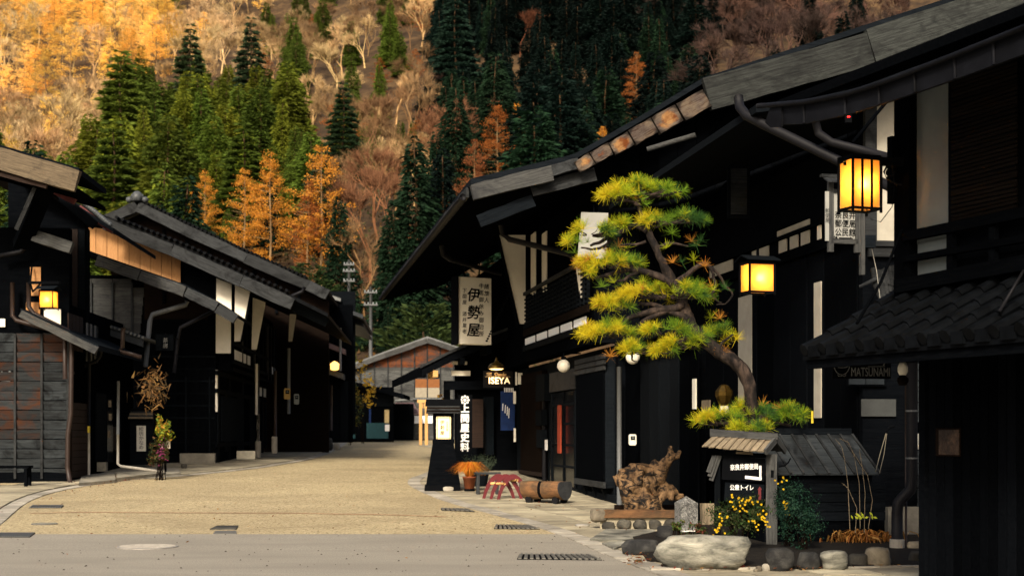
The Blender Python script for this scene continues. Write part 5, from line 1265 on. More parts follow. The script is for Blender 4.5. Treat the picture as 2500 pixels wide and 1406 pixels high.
for a in ((1570, 462, 88, 30, 62, 0, .5), (1520, 478, 45, 20, 20, -.1, .75), (1640, 532, 66, 24, 40, .05, .25), (1592, 545, 40, 18, 12, 0, .55), (1438, 560, 48, 26, 26, -.1, .6), (1400, 590, 22, 14, 7, -.1, .5), (1520, 550, 36, 20, 14, .05, .5), (1485, 640, 66, 28, 36, -.1, .65), (1430, 665, 24, 12, 7, -.15, .9), (1535, 640, 28, 16, 9, .1, .4),
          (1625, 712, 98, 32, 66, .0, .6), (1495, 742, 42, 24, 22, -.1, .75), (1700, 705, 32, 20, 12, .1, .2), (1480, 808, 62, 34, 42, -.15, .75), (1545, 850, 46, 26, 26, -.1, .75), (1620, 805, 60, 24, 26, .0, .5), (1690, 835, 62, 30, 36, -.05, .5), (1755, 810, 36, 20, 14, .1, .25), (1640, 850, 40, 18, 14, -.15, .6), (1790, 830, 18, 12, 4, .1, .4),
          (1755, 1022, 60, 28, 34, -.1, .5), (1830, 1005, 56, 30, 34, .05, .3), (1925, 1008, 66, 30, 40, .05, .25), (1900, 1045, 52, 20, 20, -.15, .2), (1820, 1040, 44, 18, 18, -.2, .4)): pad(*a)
for px, py, c_ in ((1415, 655, ORA), (1470, 700, GRN), (1720, 650, ORA), (1770, 705, DGR), (1490, 870, ORA), (1700, 600, DGR), (1640, 570, GRN), (1765, 860, ORA)):
    b = MB(); tuft(b, W(px, py, PD - .1), Z, 26 * q, 50, c_); b.build('needle_pad', 'needle', pine, tint=True)

for k in range(34):                       # loose tufts on the bare shoots between the pads
    px, py = rp.choice(((1600, 560), (1540, 600), (1560, 680), (1690, 640), (1450, 620), (1600, 760), (1720, 780), (1500, 770), (1730, 690), (1580, 510), (1860, 1050), (1660, 590)))
    px += rp.gauss(0, 30); py += rp.gauss(0, 9); b = MB(); tuft(b, W(px, py, PD + rp.uniform(-.25, .25)), Z, 26 * q, 34, rp.choice([GRN, DGR, LIM, LIM, ORA])); b.build('needle_tuft', 'needle', pine, tint=True)
# ------------------------------------------------------------------ left side of the street
def lv(px, py, v): return fv(FL, px, py, v)
# ---- near left house with burnt-plank gable wall
V1 = 32.5; U1 = FL.pv(168, 1000, V1)[0]
h1 = root('plank_house', FL.w(U1, V1, gz(32)), 'near left house with scorched orange and grey horizontal planks', 'house', FL.th)
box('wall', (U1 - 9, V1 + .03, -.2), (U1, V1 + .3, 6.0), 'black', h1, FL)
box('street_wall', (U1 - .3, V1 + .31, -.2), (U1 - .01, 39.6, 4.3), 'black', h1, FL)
bx = [-70, 37, 102, 166]
for r in range(15):
    y0 = 812 + r * 23.6
    for k in range(3):
        px0, px1 = bx[k] + 3, bx[k + 1] - 1
        a = lv(px0, y0 + 12, V1 - .02); c = lv(px1, y0 + 12, V1 - .02); m = 'burnt' if (k == 1 and r < 11) or (k == 0 and 2 < r < 11) or (k == 2 and r < 3) else 'burntgrey'
        beam('plank', a, c, .03, 21.6 / FPX * 32, m, h1, up=Vector((0, -.30, 1)), jit=.006)
for px in bx[1:]: beam('batten', lv(px, 815, V1 - .06), lv(px, 1168, V1 - .06), .05, .05, 'greydark', h1, up=(1, 0, 0))
panel_v('base_board', FL, V1 - .01, -60, 168, 1150, 1182, .03, 'black', h1)
for k in range(11): panel_u('brown_plank', FL, U1 + .03, 176, 213, .42 + .155 * k, .565 + .155 * k, .03, 'brownplank', h1)
# main gable beam and roof
VB1 = 29.6
barge('gable_beam', (-90, 333), (192, 418), (-90, 392), (188, 470), VB1, .16, 'beamtan', h1, FL, seg=8, jit=.012)
r1 = [FL.pv(-300, 268, VB1), FL.pv(-90, 326, VB1), FL.pv(190, 408, VB1)]
extrude_roof('roof', FL, r1, VB1 + .1, 32.2, .12, 'dark', h1)
extrude_roof('soffit', FL, [(u, z - .42) for u, z in r1], VB1 + .2, 32.1, .08, 'black', h1)
barge('under_board', (-80, 398), (118, 452), (-80, 408), (112, 462), VB1 + .06, .1, 'brownplank', h1, FL)
beam('eave_bracket', lv(112, 455, VB1 + .3), lv(52, 600, VB1 + 1.6), .2, .34, 'black', h1, up=(1, 0, .3))
beam('eave_bracket', lv(85, 458, VB1 + .25), lv(40, 560, VB1 + .5), .06, .08, 'greydark', h1, up=(1, 0, .3))
barge('purlin_end', (85, 562), (180, 592), (82, 590), (170, 620), 31.0, .2, 'grey', h1, FL, seg=4, jit=.01)
panel_v('plaster_strip', FL, V1 - .01, 74, 100, 652, 722, .02, 'cream', h1); panel_v('plaster_strip', FL, V1 - .01, 64, 98, 738, 772, .02, 'cream', h1); panel_v('plaster_strip', FL, V1 - .02, 108, 149, 755, 792, .02, 'plaster', h1)
panel_v('pale_plate', FL, V1 - .02, 0, 13, 778, 798, .02, 'plaster', h1)
for k in range(4): panel_u('shutter_board', FL, U1 + .02, 168 + k * 9, 176 + k * 9, 3.3, 4.1, .03, 'brownplank', h1)
wn_ = panel_u('window', FL, U1 + .03, 210, 240, 3.1, 4.0, .04, 'glassdark', h1)
for k in range(3): panel_u('bar', FL, U1 + .06, 212 + k * 10, 215 + k * 10, 3.1, 4.0, .02, 'pipegrey', wn_)
# first pent roof with weathered edge beam
barge('pent_beam', (50, 757), (238, 846), (52, 775), (236, 866), 31.6, .12, 'grey', h1, FL, seg=5, jit=.012)
extrude_roof('pent_roof', FL, [FL.pv(50, 752, 31.7), FL.pv(240, 842, 31.7)], 31.7, 36.6, .12, 'dark', h1)
# second pent roof, tin with bright ribs
pr2 = [FL.pv(148, 757, 36.8), FL.pv(250, 792, 36.8), FL.pv(350, 826, 36.8)]
tr = extrude_roof('tin_roof', FL, pr2, 36.8, 39.5, .05, 'tin', h1)
extrude_roof('tin_roof_fascia', FL, [(u, z - .06) for u, z in pr2], 36.75, 36.85, .16, 'tin', h1)
for k in range(22):
    t = k / 21; u = lerp(pr2[0][0], pr2[-1][0], t); z = interp(pr2, u); b = MB(); b.tube([FL.w(u, 36.72, z + .02), FL.w(u, 39.4, z + .02)], .035, 6); b.build('tin_rib', 'tinlight', tr)
extrude_roof('rear_roof', FL, [FL.pv(30, 415, 33.4), FL.pv(128, 463, 33.4), FL.pv(276, 556, 33.4)], 33.4, 38.6, .10, 'dark', h1)
quadprism('rear_wall', [lv(20, 830, 34.2), lv(215, 830, 34.2), lv(215, 560, 34.2), lv(180, 520, 34.2), lv(110, 470, 34.2), lv(20, 430, 34.2)], FL.w(0, .2, 0), 'black', h1)
for k in range(5): panel_v('wall_board', FL, 34.15, 120 + 18 * k, 136 + 18 * k, 560, 760, .03, 'brownplank' if k in (1, 3) else 'dark', h1)
# small upper roof with red tin and a round ridge
barge('red_tin_edge', (122, 452), (190, 487), (125, 470), (178, 498), 31.4, .12, 'rust', h1, FL, seg=3, jit=.01)
barge('dark_edge', (150, 470), (235, 540), (150, 495), (228, 560), 33.0, .12, 'dark', h1, FL, seg=3)
b = MB()
for k in range(17):
    t = k / 16; p = lv(lerp(196, 268, t), lerp(488, 548, t), 33.6); b.lathe(p, [(.02, -.06), (.06, -.03), (.06, .03), (.02, .06)], 8)
b.build('round_ridge', 'tilelight', h1, smooth=True)
barge('round_ridge_board', (195, 500), (275, 560), (195, 512), (275, 572), 33.7, .1, 'rust', h1, FL)
for pts, r, m in (([(30, 690), (30, 770), (40, 782), (148, 812), (158, 826), (159, 925)], 5.5, 'pipebrown'), ([(70, 690), (70, 748), (82, 766), (166, 808), (175, 822), (173, 1010), (166, 1060), (165, 1140), (171, 1178)], 6, 'pipebrown'), ([(246, 848), (245, 868), (236, 880), (182, 904), (174, 914)], 5, 'pipe'),
                    ([(302, 800), (300, 812), (299, 848), (290, 856), (345, 872)], 5.5, 'pipebrown'), ([(0, 625), (50, 615), (66, 600), (70, 540)], 6, 'pipe'), ([(289, 930), (288, 1060)], 4, 'pipegrey'), ([(218, 860), (217, 1050)], 4, 'pipe')):
    pipe('drainpipe', [W(a, c, 31.6 if a < 180 else 33.5) for a, c in pts], r / FPX * 32, m, h1)
pipe('pale_drain', [W(288, 1060, 33.5), W(288, 1132, 33.5), W(296, 1138, 33.4), W(330, 1142, 33), W(388, 1150, 32.8)], .034, 'pipewhite', h1)
pipe('pale_drain', [W(217, 1050, 33), W(217, 1158, 33)], .03, 'pipewhite', h1); box('yellow_tag', tuple(W(214, 1056, 32.9)), tuple(W(220, 1040, 33.0)), 'yellowtape', h1)
for px0, px1, z0, z1, m in ((236, 260, .75, 2.4, 'dark'), (262, 276, .7, 2.3, 'glassdark'), (277, 284, 1.0, 1.6, 'brownplank')): panel_u('door_board', FL, U1 + .03, px0, px1, z0, z1, .03, m, h1)
for px, py, w in ((268, 985, 6), (269, 1018, 8), (266, 1060, 4)): board('notice', None, W(px, py, 34.5), .08, .16, .02, 'greytan', h1, R(60))
meter('electric_meter', 18, 911, 32.0, .215, .42, 'metalgrey', 'grey electric meter at the left edge on scorched planks')
board('footing', None, W(250, 1139, 34.6), .22, .22, .2, 'concrete', h1, R(5))
bench('long_bench', 'low black bench at the left edge before the plank house', G(20, 1190), .95, .38, .46, R(4), 'black')
lan3, L3 = lantern('eave_lantern', 'lit paper lantern hanging on the near left house', (119, 732), 30.8, .30, .36, .28, R(-6), 0, 8)
beam('lantern_arm', W(70, 690, 31.5), W(145, 690, 30.8), .05, .06, 'ink', lan3)
pipe('lantern_bracket', [W(78, 650, 31.8), W(74, 690, 31.6), W(80, 712, 31.4), W(92, 700, 31.2), W(100, 690, 31)], .02, 'ink', lan3)

# ---- house with cream boards: lower front roof and main gable
V2, U2L = 40.4, FL.pv(527, 1000, 40.4)[0]
h2 = root('cream_board_house', FL.w(U2L, V2, gz(40)), 'left house with cream board gable and white tapering wing walls', 'house', FL.th)
box('gable_wall', (U2L - 9, V2, -.2), (U2L, V2 + .25, 4.6), 'black', h2, FL)
box('street_wall', (U2L - .25, V2 + .26, -.2), (U2L, 52, 6), 'black', h2, FL)
box('upper_wall', (U2L - .2, V2 + .3, 3.2), (U2L + .35, 52, 5.4), 'black', h2, FL)
VM = 39.4
mt = lambda px: interp([(180, 498), (262, 534), (450, 607), (720, 730), (800, 770)], px)
lt2 = lambda px: interp([(170, 598), (235, 622), (450, 697), (530, 738), (578, 770)], px)
# upper gable boards follow the main roof
for a, c in ((258, 420), (421, 590), (591, 716)): barge('gable_board', (a, mt(a)), (c, mt(c)), (a - 2, mt(a) + 30), (c - 2, mt(c) + 30), VM, .12, 'greydark', h2, FL, seg=5, jit=.014)
rl = [FL.pv(px, mt(px) - 6, VM) for px in (-60, 180, 262, 450, 720, 800)]; rl[0] = (rl[1][0] - 3, rl[1][1] + 1.1)
extrude_roof('roof', FL, rl, VM + .08, 52, .10, 'tile', h2)
for k in range(30):
    px = 285 + k * 14.3; t = FL.pv(px, mt(px) - 9, VM); b = MB(); b.tube([FL.w(t[0], VM - .05, t[1] + .03), FL.w(t[0], VM + .55, t[1] + .03)], .045, 7); b.build('verge_tile', 'tile', h2)
barge('gable_board', (718, 735), (800, 772), (722, 762), (800, 800), VM + .9, .12, 'dark', h2, FL, seg=3)
top = [FL.pv(px, mt(px) + 26, V2) for px in (180, 262, 450, 600)]
pl = [FL.w(u, V2 + .12, z) for u, z in top] + [FL.w(*(lambda t: (t[0], V2 + .12, t[1]))(FL.pv(600, 760, V2))), FL.w(*(lambda t: (t[0], V2 + .12, t[1]))(FL.pv(180, 600, V2)))]
quadprism('upper_gable', pl, FL.w(0, .1, 0), 'black', h2)
xs = [182, 206, 234, 261, 288, 315, 342, 368, 394, 419, 441]
for a, c in zip(xs, xs[1:]):
    ya, yc = max(mt(a) + 27, 556), max(mt(c) + 27, 556)
    p = [lv(a + .6, lt2(a) - 2, V2 - .02), lv(c - .6, lt2(c) - 2, V2 - .02), lv(c - .6, yc, V2 - .02), lv(a + .6, ya, V2 - .02)]
    mw = Matrix.Translation(p[0]) @ Matrix.Rotation(R(-90), 4, 'Y')
    mb = MB().prism(p, (0, .03, 0)); link('cream_board', mb.mesh('cream_board', mw), 'cream', h2, mw)
# lower roof in front
VL = 37.6
for a, c in ((235, 340), (341, 452), (453, 530), (531, 576)): barge('lower_gable_board', (a, lt2(a)), (c, lt2(c)), (a, lt2(a) + 27), (c, lt2(c) + (27 if c < 500 else 22)), VL, .12, 'grey' if a < 350 else 'greydark', h2, FL, seg=5, jit=.014)
extrude_roof('lower_roof', FL, [FL.pv(px, lt2(px) - 4, VL) for px in (170, 235, 450, 530, 578)], VL + .08, V2 + .2, .10, 'dark', h2)
# grey board wall under it
VW = 38.3
panel_v('board_backing', FL, VW + .06, 196, 352, 672, 850, .03, 'black', h2)
for r in range(7):
    y0 = 682 + 21.5 * r
    for a, c in ((207, 222), (224, 274), (276, 321), (323, 353 - 2 * r)):
        if lt2((a + c) / 2) + 26 < y0: beam('grey_board', lv(a, y0 + 10, VW), lv(c, y0 + 10, VW), .03, 22 / FPX * 38.5, 'grey', h2, up=Vector((0, -.1, 1)), jit=.004)
for px in (223, 275, 322): beam('batten', lv(px, 690, VW - .05), lv(px, 832, VW - .05), .05, .045, 'greydark', h2, up=(1, 0, 0))
pipe('downpipe', [W(457, 735, 37.8), W(454, 744, 37.8), W(372, 768, 37.6), W(366, 784, 37.5), W(355, 895, 37.3)], .065, 'pipegrey', h2)
pipe('downpipe', [W(520, 760, 38), W(440, 800, 38), W(434, 830, 38), W(425, 910, 38)], .05, 'pipe', h2)
# white parts
board('white_unit', None, W(480, 688, 40.2), .29, .28, .2, 'plaster', h2, R(3))
def lwing(pts, v, m='plaster'): return wing(pts, v, m, h2, t=.07, fr=FL)
lwing([(528, 758), (565, 758), (565, 694), (528, 679)][::-1], 40.2); lwing([(527, 862), (563, 862), (563, 776), (527, 766)][::-1], 40.0)
V2b = 40.25; lwing([(572, 833), (586, 833), (611, 711), (574, 695)][::-1], V2b)
b = MB(); b.prism([lv(*p, V2b - .02) for p in ((587, 836), (592, 832), (616, 713), (611, 709))], FL.w(0, .1, 0)); b.build('wing_frame', 'black', h2)
lwing([(614, 853), (626, 853), (648, 738), (617, 726)][::-1], 42.2); lwing([(704, 833), (713, 833), (723, 768), (707, 766)][::-1], 48.5)
UO = U2L + .37
for k in range(4): panel_u('white_pane', FL, UO + .02, 574 + 10 * k, 582.5 + 10 * k, 3.55, 3.82, .02, 'shoji', h2)
for k in range(6): panel_u('white_pane', FL, UO + .02, 661 + 8 * k, 667 + 8 * k, 3.55, 3.8, .02, 'shoji', h2)
for k in range(3): panel_u('white_shutter', FL, U2L + .04, 634 + 10 * k, 642 + 10 * k, 2.75, 3.15, .02, 'plaster', h2)
for px, y0, y1 in ((528, 903, 1005), (626, 888, 1012)): pipe('white_strip', [W(px, y0, 40.0 if px < 600 else 44), W(px, y1, 40.0 if px < 600 else 44)], .045, 'plaster', h2, 4)
for k in range(8): panel_u('vertical_bar', FL, UO + .04, 655 + 7 * k, 656.6 + 7 * k, 3.3, 5.2, .03, 'pipe', h2)
panel_v('foundation', FL, V2 - .1, 442, 527, 1106, 1133, .2, 'concrete', h2); panel_v('foundation', FL, V2 + 1.4, 580, 625, 1100, 1120, .2, 'concrete', h2)
for px, y0, y1, m in ((554 + 76, 1010, 1085, 'pipewhite'), (672, 905, 1075, 'pipebrown'), (630, 890, 1085, 'pipe'), (705, 850, 1010, 'pipegrey')): pipe('drainpipe', [W(px, y0, 44.5), W(px, y1, 44.5)], .05, m, h2)
for px in (630, 670): MB().lathe(W(px, 1117 if px < 650 else 1106, 44.4), [(.09, 0), (.09, .5), (.07, .52)], 10).build('pale_socket', 'pipewhite', h2)
for k in range(6): panel_u('door_panel', FL, U2L + .03, 535 + 15 * k, 548 + 15 * k, .9, 2.7, .03, 'dark' if k % 2 else 'black', h2)
for k in range(9): panel_v('gable_plank', FL, V2 - .012, 362 + 18 * k, 379 + 18 * k, 850, 1110, .012 + .004 * (k % 3), 'black', h2)
meter('electric_meter', 700, 961, 44.5, .19, .34, 'ochre', 'ochre meter box left of the pair on the far left house', R(20)); meter('electric_meter', 723, 974, 45.5, .16, .33, 'metalgrey', 'grey meter box right of the pair on the far left house', R(20))
# timber front: posts, rails, lattices and door boards facing the street
for px in (533, 560, 592, 640, 668, 700): panel_u('front_post', FL, U2L + .05, px, px + 3.5, .2, 3.2, .06, 'dark', h2)
for z in (1.05, 2.55, 3.05): panel_u('front_rail', FL, U2L + .07, 530, 716, z, z + .12, .05, 'dark', h2)
b = MB(); va, vb = FL.pu(536, 1000, U2L)[0], FL.pu(590, 1000, U2L)[0]; v = va
while v < vb: b.box((U2L + .03, v, 1.2), (U2L + .07, v + .05, 2.5), FL); v += .11
b.build('lattice', 'dark', h2)
b = MB(); va, vb = FL.pu(643, 1000, U2L)[0], FL.pu(666, 1000, U2L)[0]; v = va
while v < vb: b.box((U2L + .03, v, .9), (U2L + .07, v + .06, 2.5), FL); v += .13
b.build('lattice', 'dark', h2)
for z in (3.2, 3.42, 3.95, 5.1): panel_u('upper_rail', FL, UO + .04, 570, 720, z, z + .09, .05, 'dark', h2)
for k in range(12): panel_u('upper_post', FL, UO + .03, 592 + 10 * k, 594 + 10 * k, 3.5, 5.2, .05, 'greydark' if k % 3 == 0 else 'dark', h2)
for k in range(8): panel_v('gable_rail', FL, V2 - .03, 362, 526, 868 + 30 * k, 872 + 30 * k, .02, 'dark', h2)
panel_v('door_frame', FL, V2 - .04, 452, 456, 920, 1106, .04, 'dark', h2); panel_v('door_frame', FL, V2 - .04, 510, 514, 920, 1106, .04, 'dark', h2)
# ---- house behind with the ridge ornament
V3 = 52.0
h3 = root('ridge_house', FL.w(FL.pv(500, 900, V3)[0], V3, gz(52)), 'tall dark house behind, with ornamental ridge tile on its gable', 'house', FL.th)
rt3 = [(240, 537), (262, 522), (335, 489), (450, 545), (600, 615), (752, 682), (800, 705)]
l3 = [FL.pv(px, py, V3) for px, py in rt3]
extrude_roof('roof', FL, l3, V3 + .05, 66, .14, 'tile', h3)
for a, c in zip(rt3[1:], rt3[2:]): barge('gable_board', (a[0], a[1] + 2), (c[0], c[1] + 2), (a[0], a[1] + 28), (c[0], c[1] + 28), V3 - .06, .14, 'greydark', h3, FL, seg=5, jit=.02)
quadprism('gable_wall', [FL.w(u, V3 + .6, z - .4) for u, z in l3[1:]] + [FL.w(l3[-1][0], V3 + .6, -.2), FL.w(l3[1][0], V3 + .6, -.2)], FL.w(0, .2, 0), 'brownblack', h3)
for k in range(7): beam('gable_stud', lv(400 + 55 * k, 560 + 25 * k, V3 + .55), lv(400 + 55 * k, 740 + 5 * k, V3 + .55), .06, .1, 'black', h3, up=(1, 0, 0))
b = MB(); o = lv(335, 486, V3 - .05)
b.lathe(o + Z * .02, [(.22, -.1), (.20, .1), (.13, .22), (.05, .26)], 12)
for s in (-1, 1): b.lathe(o + Vector((s * .28, 0, -.02)), [(.04, -.12), (.12, -.05), (.12, .05), (.04, .1)], 10); b.lathe(o + Vector((s * .17, 0, .10)), [(.03, -.07), (.08, 0), (.03, .08)], 8)
b.build('ridge_ornament', 'tilelight', h3, smooth=True)
for k in range(40):
    t = k / 39; px = lerp(350, 745, t); py = interp([(335, 489), (450, 545), (600, 615), (752, 682)], px); p = FL.pv(px, py, V3); b = MB(); b.tube([FL.w(p[0], V3 - .1, p[1] + .05), FL.w(p[0], V3 + .6, p[1] + .05)], .06, 6); b.build('verge_tile', 'tile', h3)
pipe('downpipe', [W(744, 700, 50), W(738, 712, 50), W(700, 728, 50)], .06, 'pipe', h3)
# ---- farther houses down the street
V4 = 58.0
h4 = root('far_left_house', FL.w(FL.pv(830, 900, V4)[0], V4, gz(58)), 'small dark two storey house at the far end of the left row', 'house', FL.th)
def slab(px0, py0, px1, py1, v0, v1, t, m, name='roof'): return extrude_roof(name, FL, [FL.pv(px0, py0, v0), FL.pv(px1, py1, v0)], v0, v1, t, m, h4)
panel_v('gable_wall', FL, V4 + .5, 700, 862, 745, 1080, .2, 'black', h4); panel_v('upper_gable', FL, V4 + 3, 700, 868, 712, 1060, .2, 'dark', h4)
slab(745, 700, 832, 728, V4 + 2.5, V4 + 12, .14, 'tinlight'); slab(735, 712, 886, 768, V4 + 1.5, V4 + 12, .16, 'tin'); slab(820, 768, 888, 790, V4 + 3.2, V4 + 12, .14, 'tin')
slab(728, 808, 842, 852, V4 - .6, V4 + 5, .2, 'mauve', 'pent_roof'); slab(728, 872, 838, 912, V4 - 1.0, V4 + 3, .22, 'grey', 'lower_pent_roof')
panel_v('pale_window_strip', FL, V4 + .2, 740, 784, 778, 790, .04, 'shoji', h4); panel_v('pale_window_strip', FL, V4 + 2.9, 774, 830, 716, 724, .04, 'plaster', h4)
panel_v('wall_unit', FL, V4 + .2, 728, 745, 848, 866, .1, 'metalgrey', h4); panel_v('wall_unit', FL, V4 + .2, 748, 752, 840, 872, .06, 'pipegrey', h4)
for px, y0, y1, m in ((741, 905, 1075, 'pipegrey'), (780, 935, 1060, 'pipegrey'), (809, 940, 1050, 'pipebrown'), (831, 800, 905, 'pipegrey')): pipe('drainpipe', [W(px, y0, 57), W(px, y1, 57)], .05, m, h4)
for k in range(5): panel_v('plank', FL, V4 + .28, 742 + 22 * k, 762 + 22 * k, 930, 1075, .03, 'black' if k % 2 else 'dark', h4)
c = W(817, 894, 56.5); lm = root('street_lamp_box', c - Z * .15, 'small lit amber lamp on the farthest left house', 'lamp')
MB().lathe(c, [(.07, -.16), (.16, -.13), (.18, .10), (.10, .16), (.03, .2)], 8).build('glass', 'dimlamp', lm, smooth=False); pipe('arm', [c + Z * .18, c + Vector((-.3, .4, .25))], .03, 'ink', lm)
# stones and pots along the far pavement
for k, (a, c_, y0, y1, m, lab) in enumerate(((757, 776, 1068, 1092, 'cobble', 'upright grey stone before the far left house'), (778, 800, 1066, 1094, 'kerb', 'pale block among stones at the far left house'), (790, 812, 1068, 1100, 'rockdark', 'dark stump-like stone nearest the road'), (812, 830, 1080, 1098, 'kerb', 'flat stone at the kerb, far left'), (808, 848, 1064, 1078, 'kerb', 'long step stone by the far houses'), (826, 862, 1056, 1068, 'concrete', 'farthest concrete step on the left'), (440, 455, 1132, 1146, 'cobble', 'small squared stone on the left kerb'))):
    rock('kerbside_stone', lab, a, c_, y0, y1, m, 80 + k, depth=.8, flat=.6, sub=2)
pp = G(814, 1066); pt = root('orange_pot', pp, 'orange flowerpot beside the far left steps', 'flowerpot'); MB().lathe(pp, [(.12, 0), (.17, .34), (.18, .36), (.15, .36)], 12).build('pot', 'newwood', pt)
b = MB(); grass_tuft(b, pp + Z * .35, 60, .4, .2, [(.4, .25, .03), (.08, .12, .03)], .02); b.build('plant', 'leaf', pt, tint=True)
# roofed sign and flowers in front of the left houses
c = G(347, 1142); d = c.y; q = d / FPX; rz = R(6); X, O = facing(rz)
ls = root('roofed_lamp_sign', c, 'dark roofed sign box with pale lettered panel before the left houses', 'sign', rz)
board('box', None, c + Z * 68 * q, 54 * q, 120 * q, .3, 'dark', ls, rz); board('panel', None, c + Z * 72 * q + O * .156, 22 * q, 62 * q, .012, 'signwhite', ls, rz)
text('松\n坊\nか\nな\nめ', 'greydark', ls, c + Z * 72 * q + O * .165, X, Z, .125, space=.95)
for k in range(4): board('roof_row', None, c + Z * (122 + 4.6 * k) * q + O * (.26 - .06 * k), (58 - 1.5 * k) * q, 4.4 * q, .10, 'greytan' if k % 2 == 0 else 'grey', ls, rz)
board('roof_cap', None, c + Z * 142 * q, 56 * q, 5 * q, .3, 'ink', ls, rz)
bush('yellow_leaf_bush', 'yellow green leafed bush right of the roofed sign box', W(397, 1048, 33), (.22, .2, .30), 900, .045, [(.16, .20, .02), (.28, .26, .02), (.07, .12, .02), (.30, .16, .02)], clumps=20)
bush('pink_flower_plant', 'dark plant with pink flowers on the left pavement', W(388, 1105, 32.8), (.26, .2, .36), 700, .04, [(.03, .04, .015), (.05, .06, .02), (.10, .05, .02)], clumps=20)
b = MB(); c = W(395, 1104, 32.55)
for _ in range(40): leaf(b, c + Vector((rj.gauss(0, .05), rj.gauss(0, .05), rj.gauss(0, .12))), Vector((rj.gauss(0, .5), -1, .3)).normalized(), .028, rj.choice([(.11, .009, .05), (.15, .02, .07)]))
o = b.build('pink_blossom', 'leaf', None, tint=True); tag(o, 'spray of magenta blossoms among dark leaves on the left pavement', 'flowers')
c = W(404, 1072, 33.2); wp = root('tilted_notice', c - Z * .3, 'white notice with a tilted teal strip behind the yellow bush', 'notice'); board('sheet', None, c, .22, .42, .02, 'plaster', wp, R(5)); beam('strip', c + Vector((-.08, -.03, -.1)), c + Vector((.12, -.03, .12)), .02, .09, 'teal', wp); beam('stake', c - Z * .75 + Vector((0, .03, 0)), c + Vector((0, .03, 0)), .03, .03, 'ink', wp, up=(1, 0, 0))
# hanging dried plants above
c = W(372, 945, 33.6); hp = root('dried_bouquet', c - Z * .5, 'hanging bundle of dried brown plants above the roofed sign box', 'dried plants')
b = MB()
for k in range(240):
    p = c + Vector((rj.gauss(0, .16), rj.gauss(0, .12), rj.gauss(0, .26))); o = Vector((rj.gauss(0, .12), rj.gauss(0, .08), rj.gauss(-.05, .12))); s = Vector((rj.gauss(0, .016), 0, rj.gauss(0, .016))); b.tri(p - s, p + s, p + o, rj.choice([(.10, .055, .02), (.18, .09, .03), (.05, .035, .018), (.26, .15, .05)]))
b.build('stems', 'leaf', hp, tint=True)['kind'] = 'stuff'; beam('peg', c + Z * .45, c + Z * .45 + Vector((-.3, 2.2, 0)), .03, .03, 'ink', hp)
wb = root('dark_shop_board', W(405, 860, 36), 'small dark shop board with faint lettering beside the downpipe', 'sign'); board('panel', None, W(402, 836, 36), .44, .40, .06, 'dark', wb, R(4)); text('茶\n房', 'dimpaint', wb, W(404, 838, 35.96), (1, 0, 0), Z, .13); beam('bracket', W(402, 815, 36), W(402, 815, 36) + Vector((-.2, 3, 0)), .03, .03, 'ink', wb)
# ------------------------------------------------------------------ end of the street
F0 = Frame(0.0)
VBn = 80.0
def bp(px, py, dv=0.): return W(px, py, VBn + dv)
barn = root('plank_barn', gnd(bp(980, 1066)), 'weathered orange and grey plank barn with low gable at the end of the street', 'barn')
rl = [(842, 897), (940, 861), (1000, 840), (1044, 824), (1075, 834), (1118, 849), (1200, 878)]
lb4 = [F0.pv(px, py, VBn) for px, py in rl]
extrude_roof('roof', F0, [(u, z + .05) for u, z in lb4], VBn - .35, VBn + 14, .16, 'tinlight', barn)
for a, c in zip(rl, rl[1:]): barge('gable_board', (a[0], a[1] + 1), (c[0], c[1] + 1), (a[0], a[1] + 13), (c[0], c[1] + 13), VBn - .4, .12, 'grey', barn, F0, seg=3, jit=.02)
quadprism('backing_wall', [F0.w(u, VBn + .05, z - .2) for u, z in lb4] + [F0.w(lb4[-1][0], VBn + .05, .4), F0.w(lb4[0][0], VBn + .05, .4)], (0, .2, 0), 'black', barn)
for r in range(31):
    y0 = 836 + r * 7.6; yc = y0 + 3.8
    xl = max(856, interp([(836, 1030), (850, 985), (866, 925), (880, 890), (893, 858), (1100, 856)], yc)); xr = interp([(836, 1064), (852, 1100), (870, 1140), (1100, 1150)], yc)
    segs = [(xl, xr)]
    if 912 < yc < 970: segs = [(xl, 1011), (1076, xr)]
    for a, c in segs: beam('plank', bp(a, yc, -.01), bp(c, yc, -.01), .03, 8.0 / FPX * VBn, 'barnplank_top' if yc < 900 else 'barnplank_low', barn, up=Vector((0, -.12, 1)))
for k, px in enumerate((880, 914, 947, 980, 1012, 1043, 1075, 1108)):
    yt = interp([(850, 893), (1047, 828), (1118, 852)], px) + 10; beam('batten', bp(px, yt, -.06), bp(px, 1066, -.06), .07, .07, 'greydark', barn, up=(1, 0, 0))
wn_ = panel_v('window', F0, VBn - .04, 1011, 1076, 922, 974, .06, 'greydark', barn)
for a, c in ((1014, 1042), (1045, 1073)):
    panel_v('orange_blind', F0, VBn - .105, a, c, 925, 946, .02, 'orange_blind', wn_); panel_v('beige_blind', F0, VBn - .105, a, c, 946.3, 970, .02, 'beige_blind', wn_)
panel_v('sill', F0, VBn - .1, 1008, 1080, 971, 975, .1, 'tinlight', wn_)
panel_v('pale_sheet', F0, VBn - .1, 1012, 1056, 1015, 1033, .03, 'shoji', barn)
quadprism('porch_roof', [bp(966, 985, -.8), bp(1010, 985, -.8), bp(1016, 998, -1.6), bp(960, 998, -1.6)], (0, 0, .08), 'mauve', barn)
quadprism('porch_roof', [bp(955, 1000, -.5), bp(1020, 1000, -.5), bp(1030, 1012, -1.2), bp(950, 1012, -1.2)], (0, 0, .06), 'mauve', barn)
barge('porch_fascia', (965, 975), (1008, 973), (965, 978), (1008, 976), VBn - 1.0, .1, 'tinlight', barn, F0)
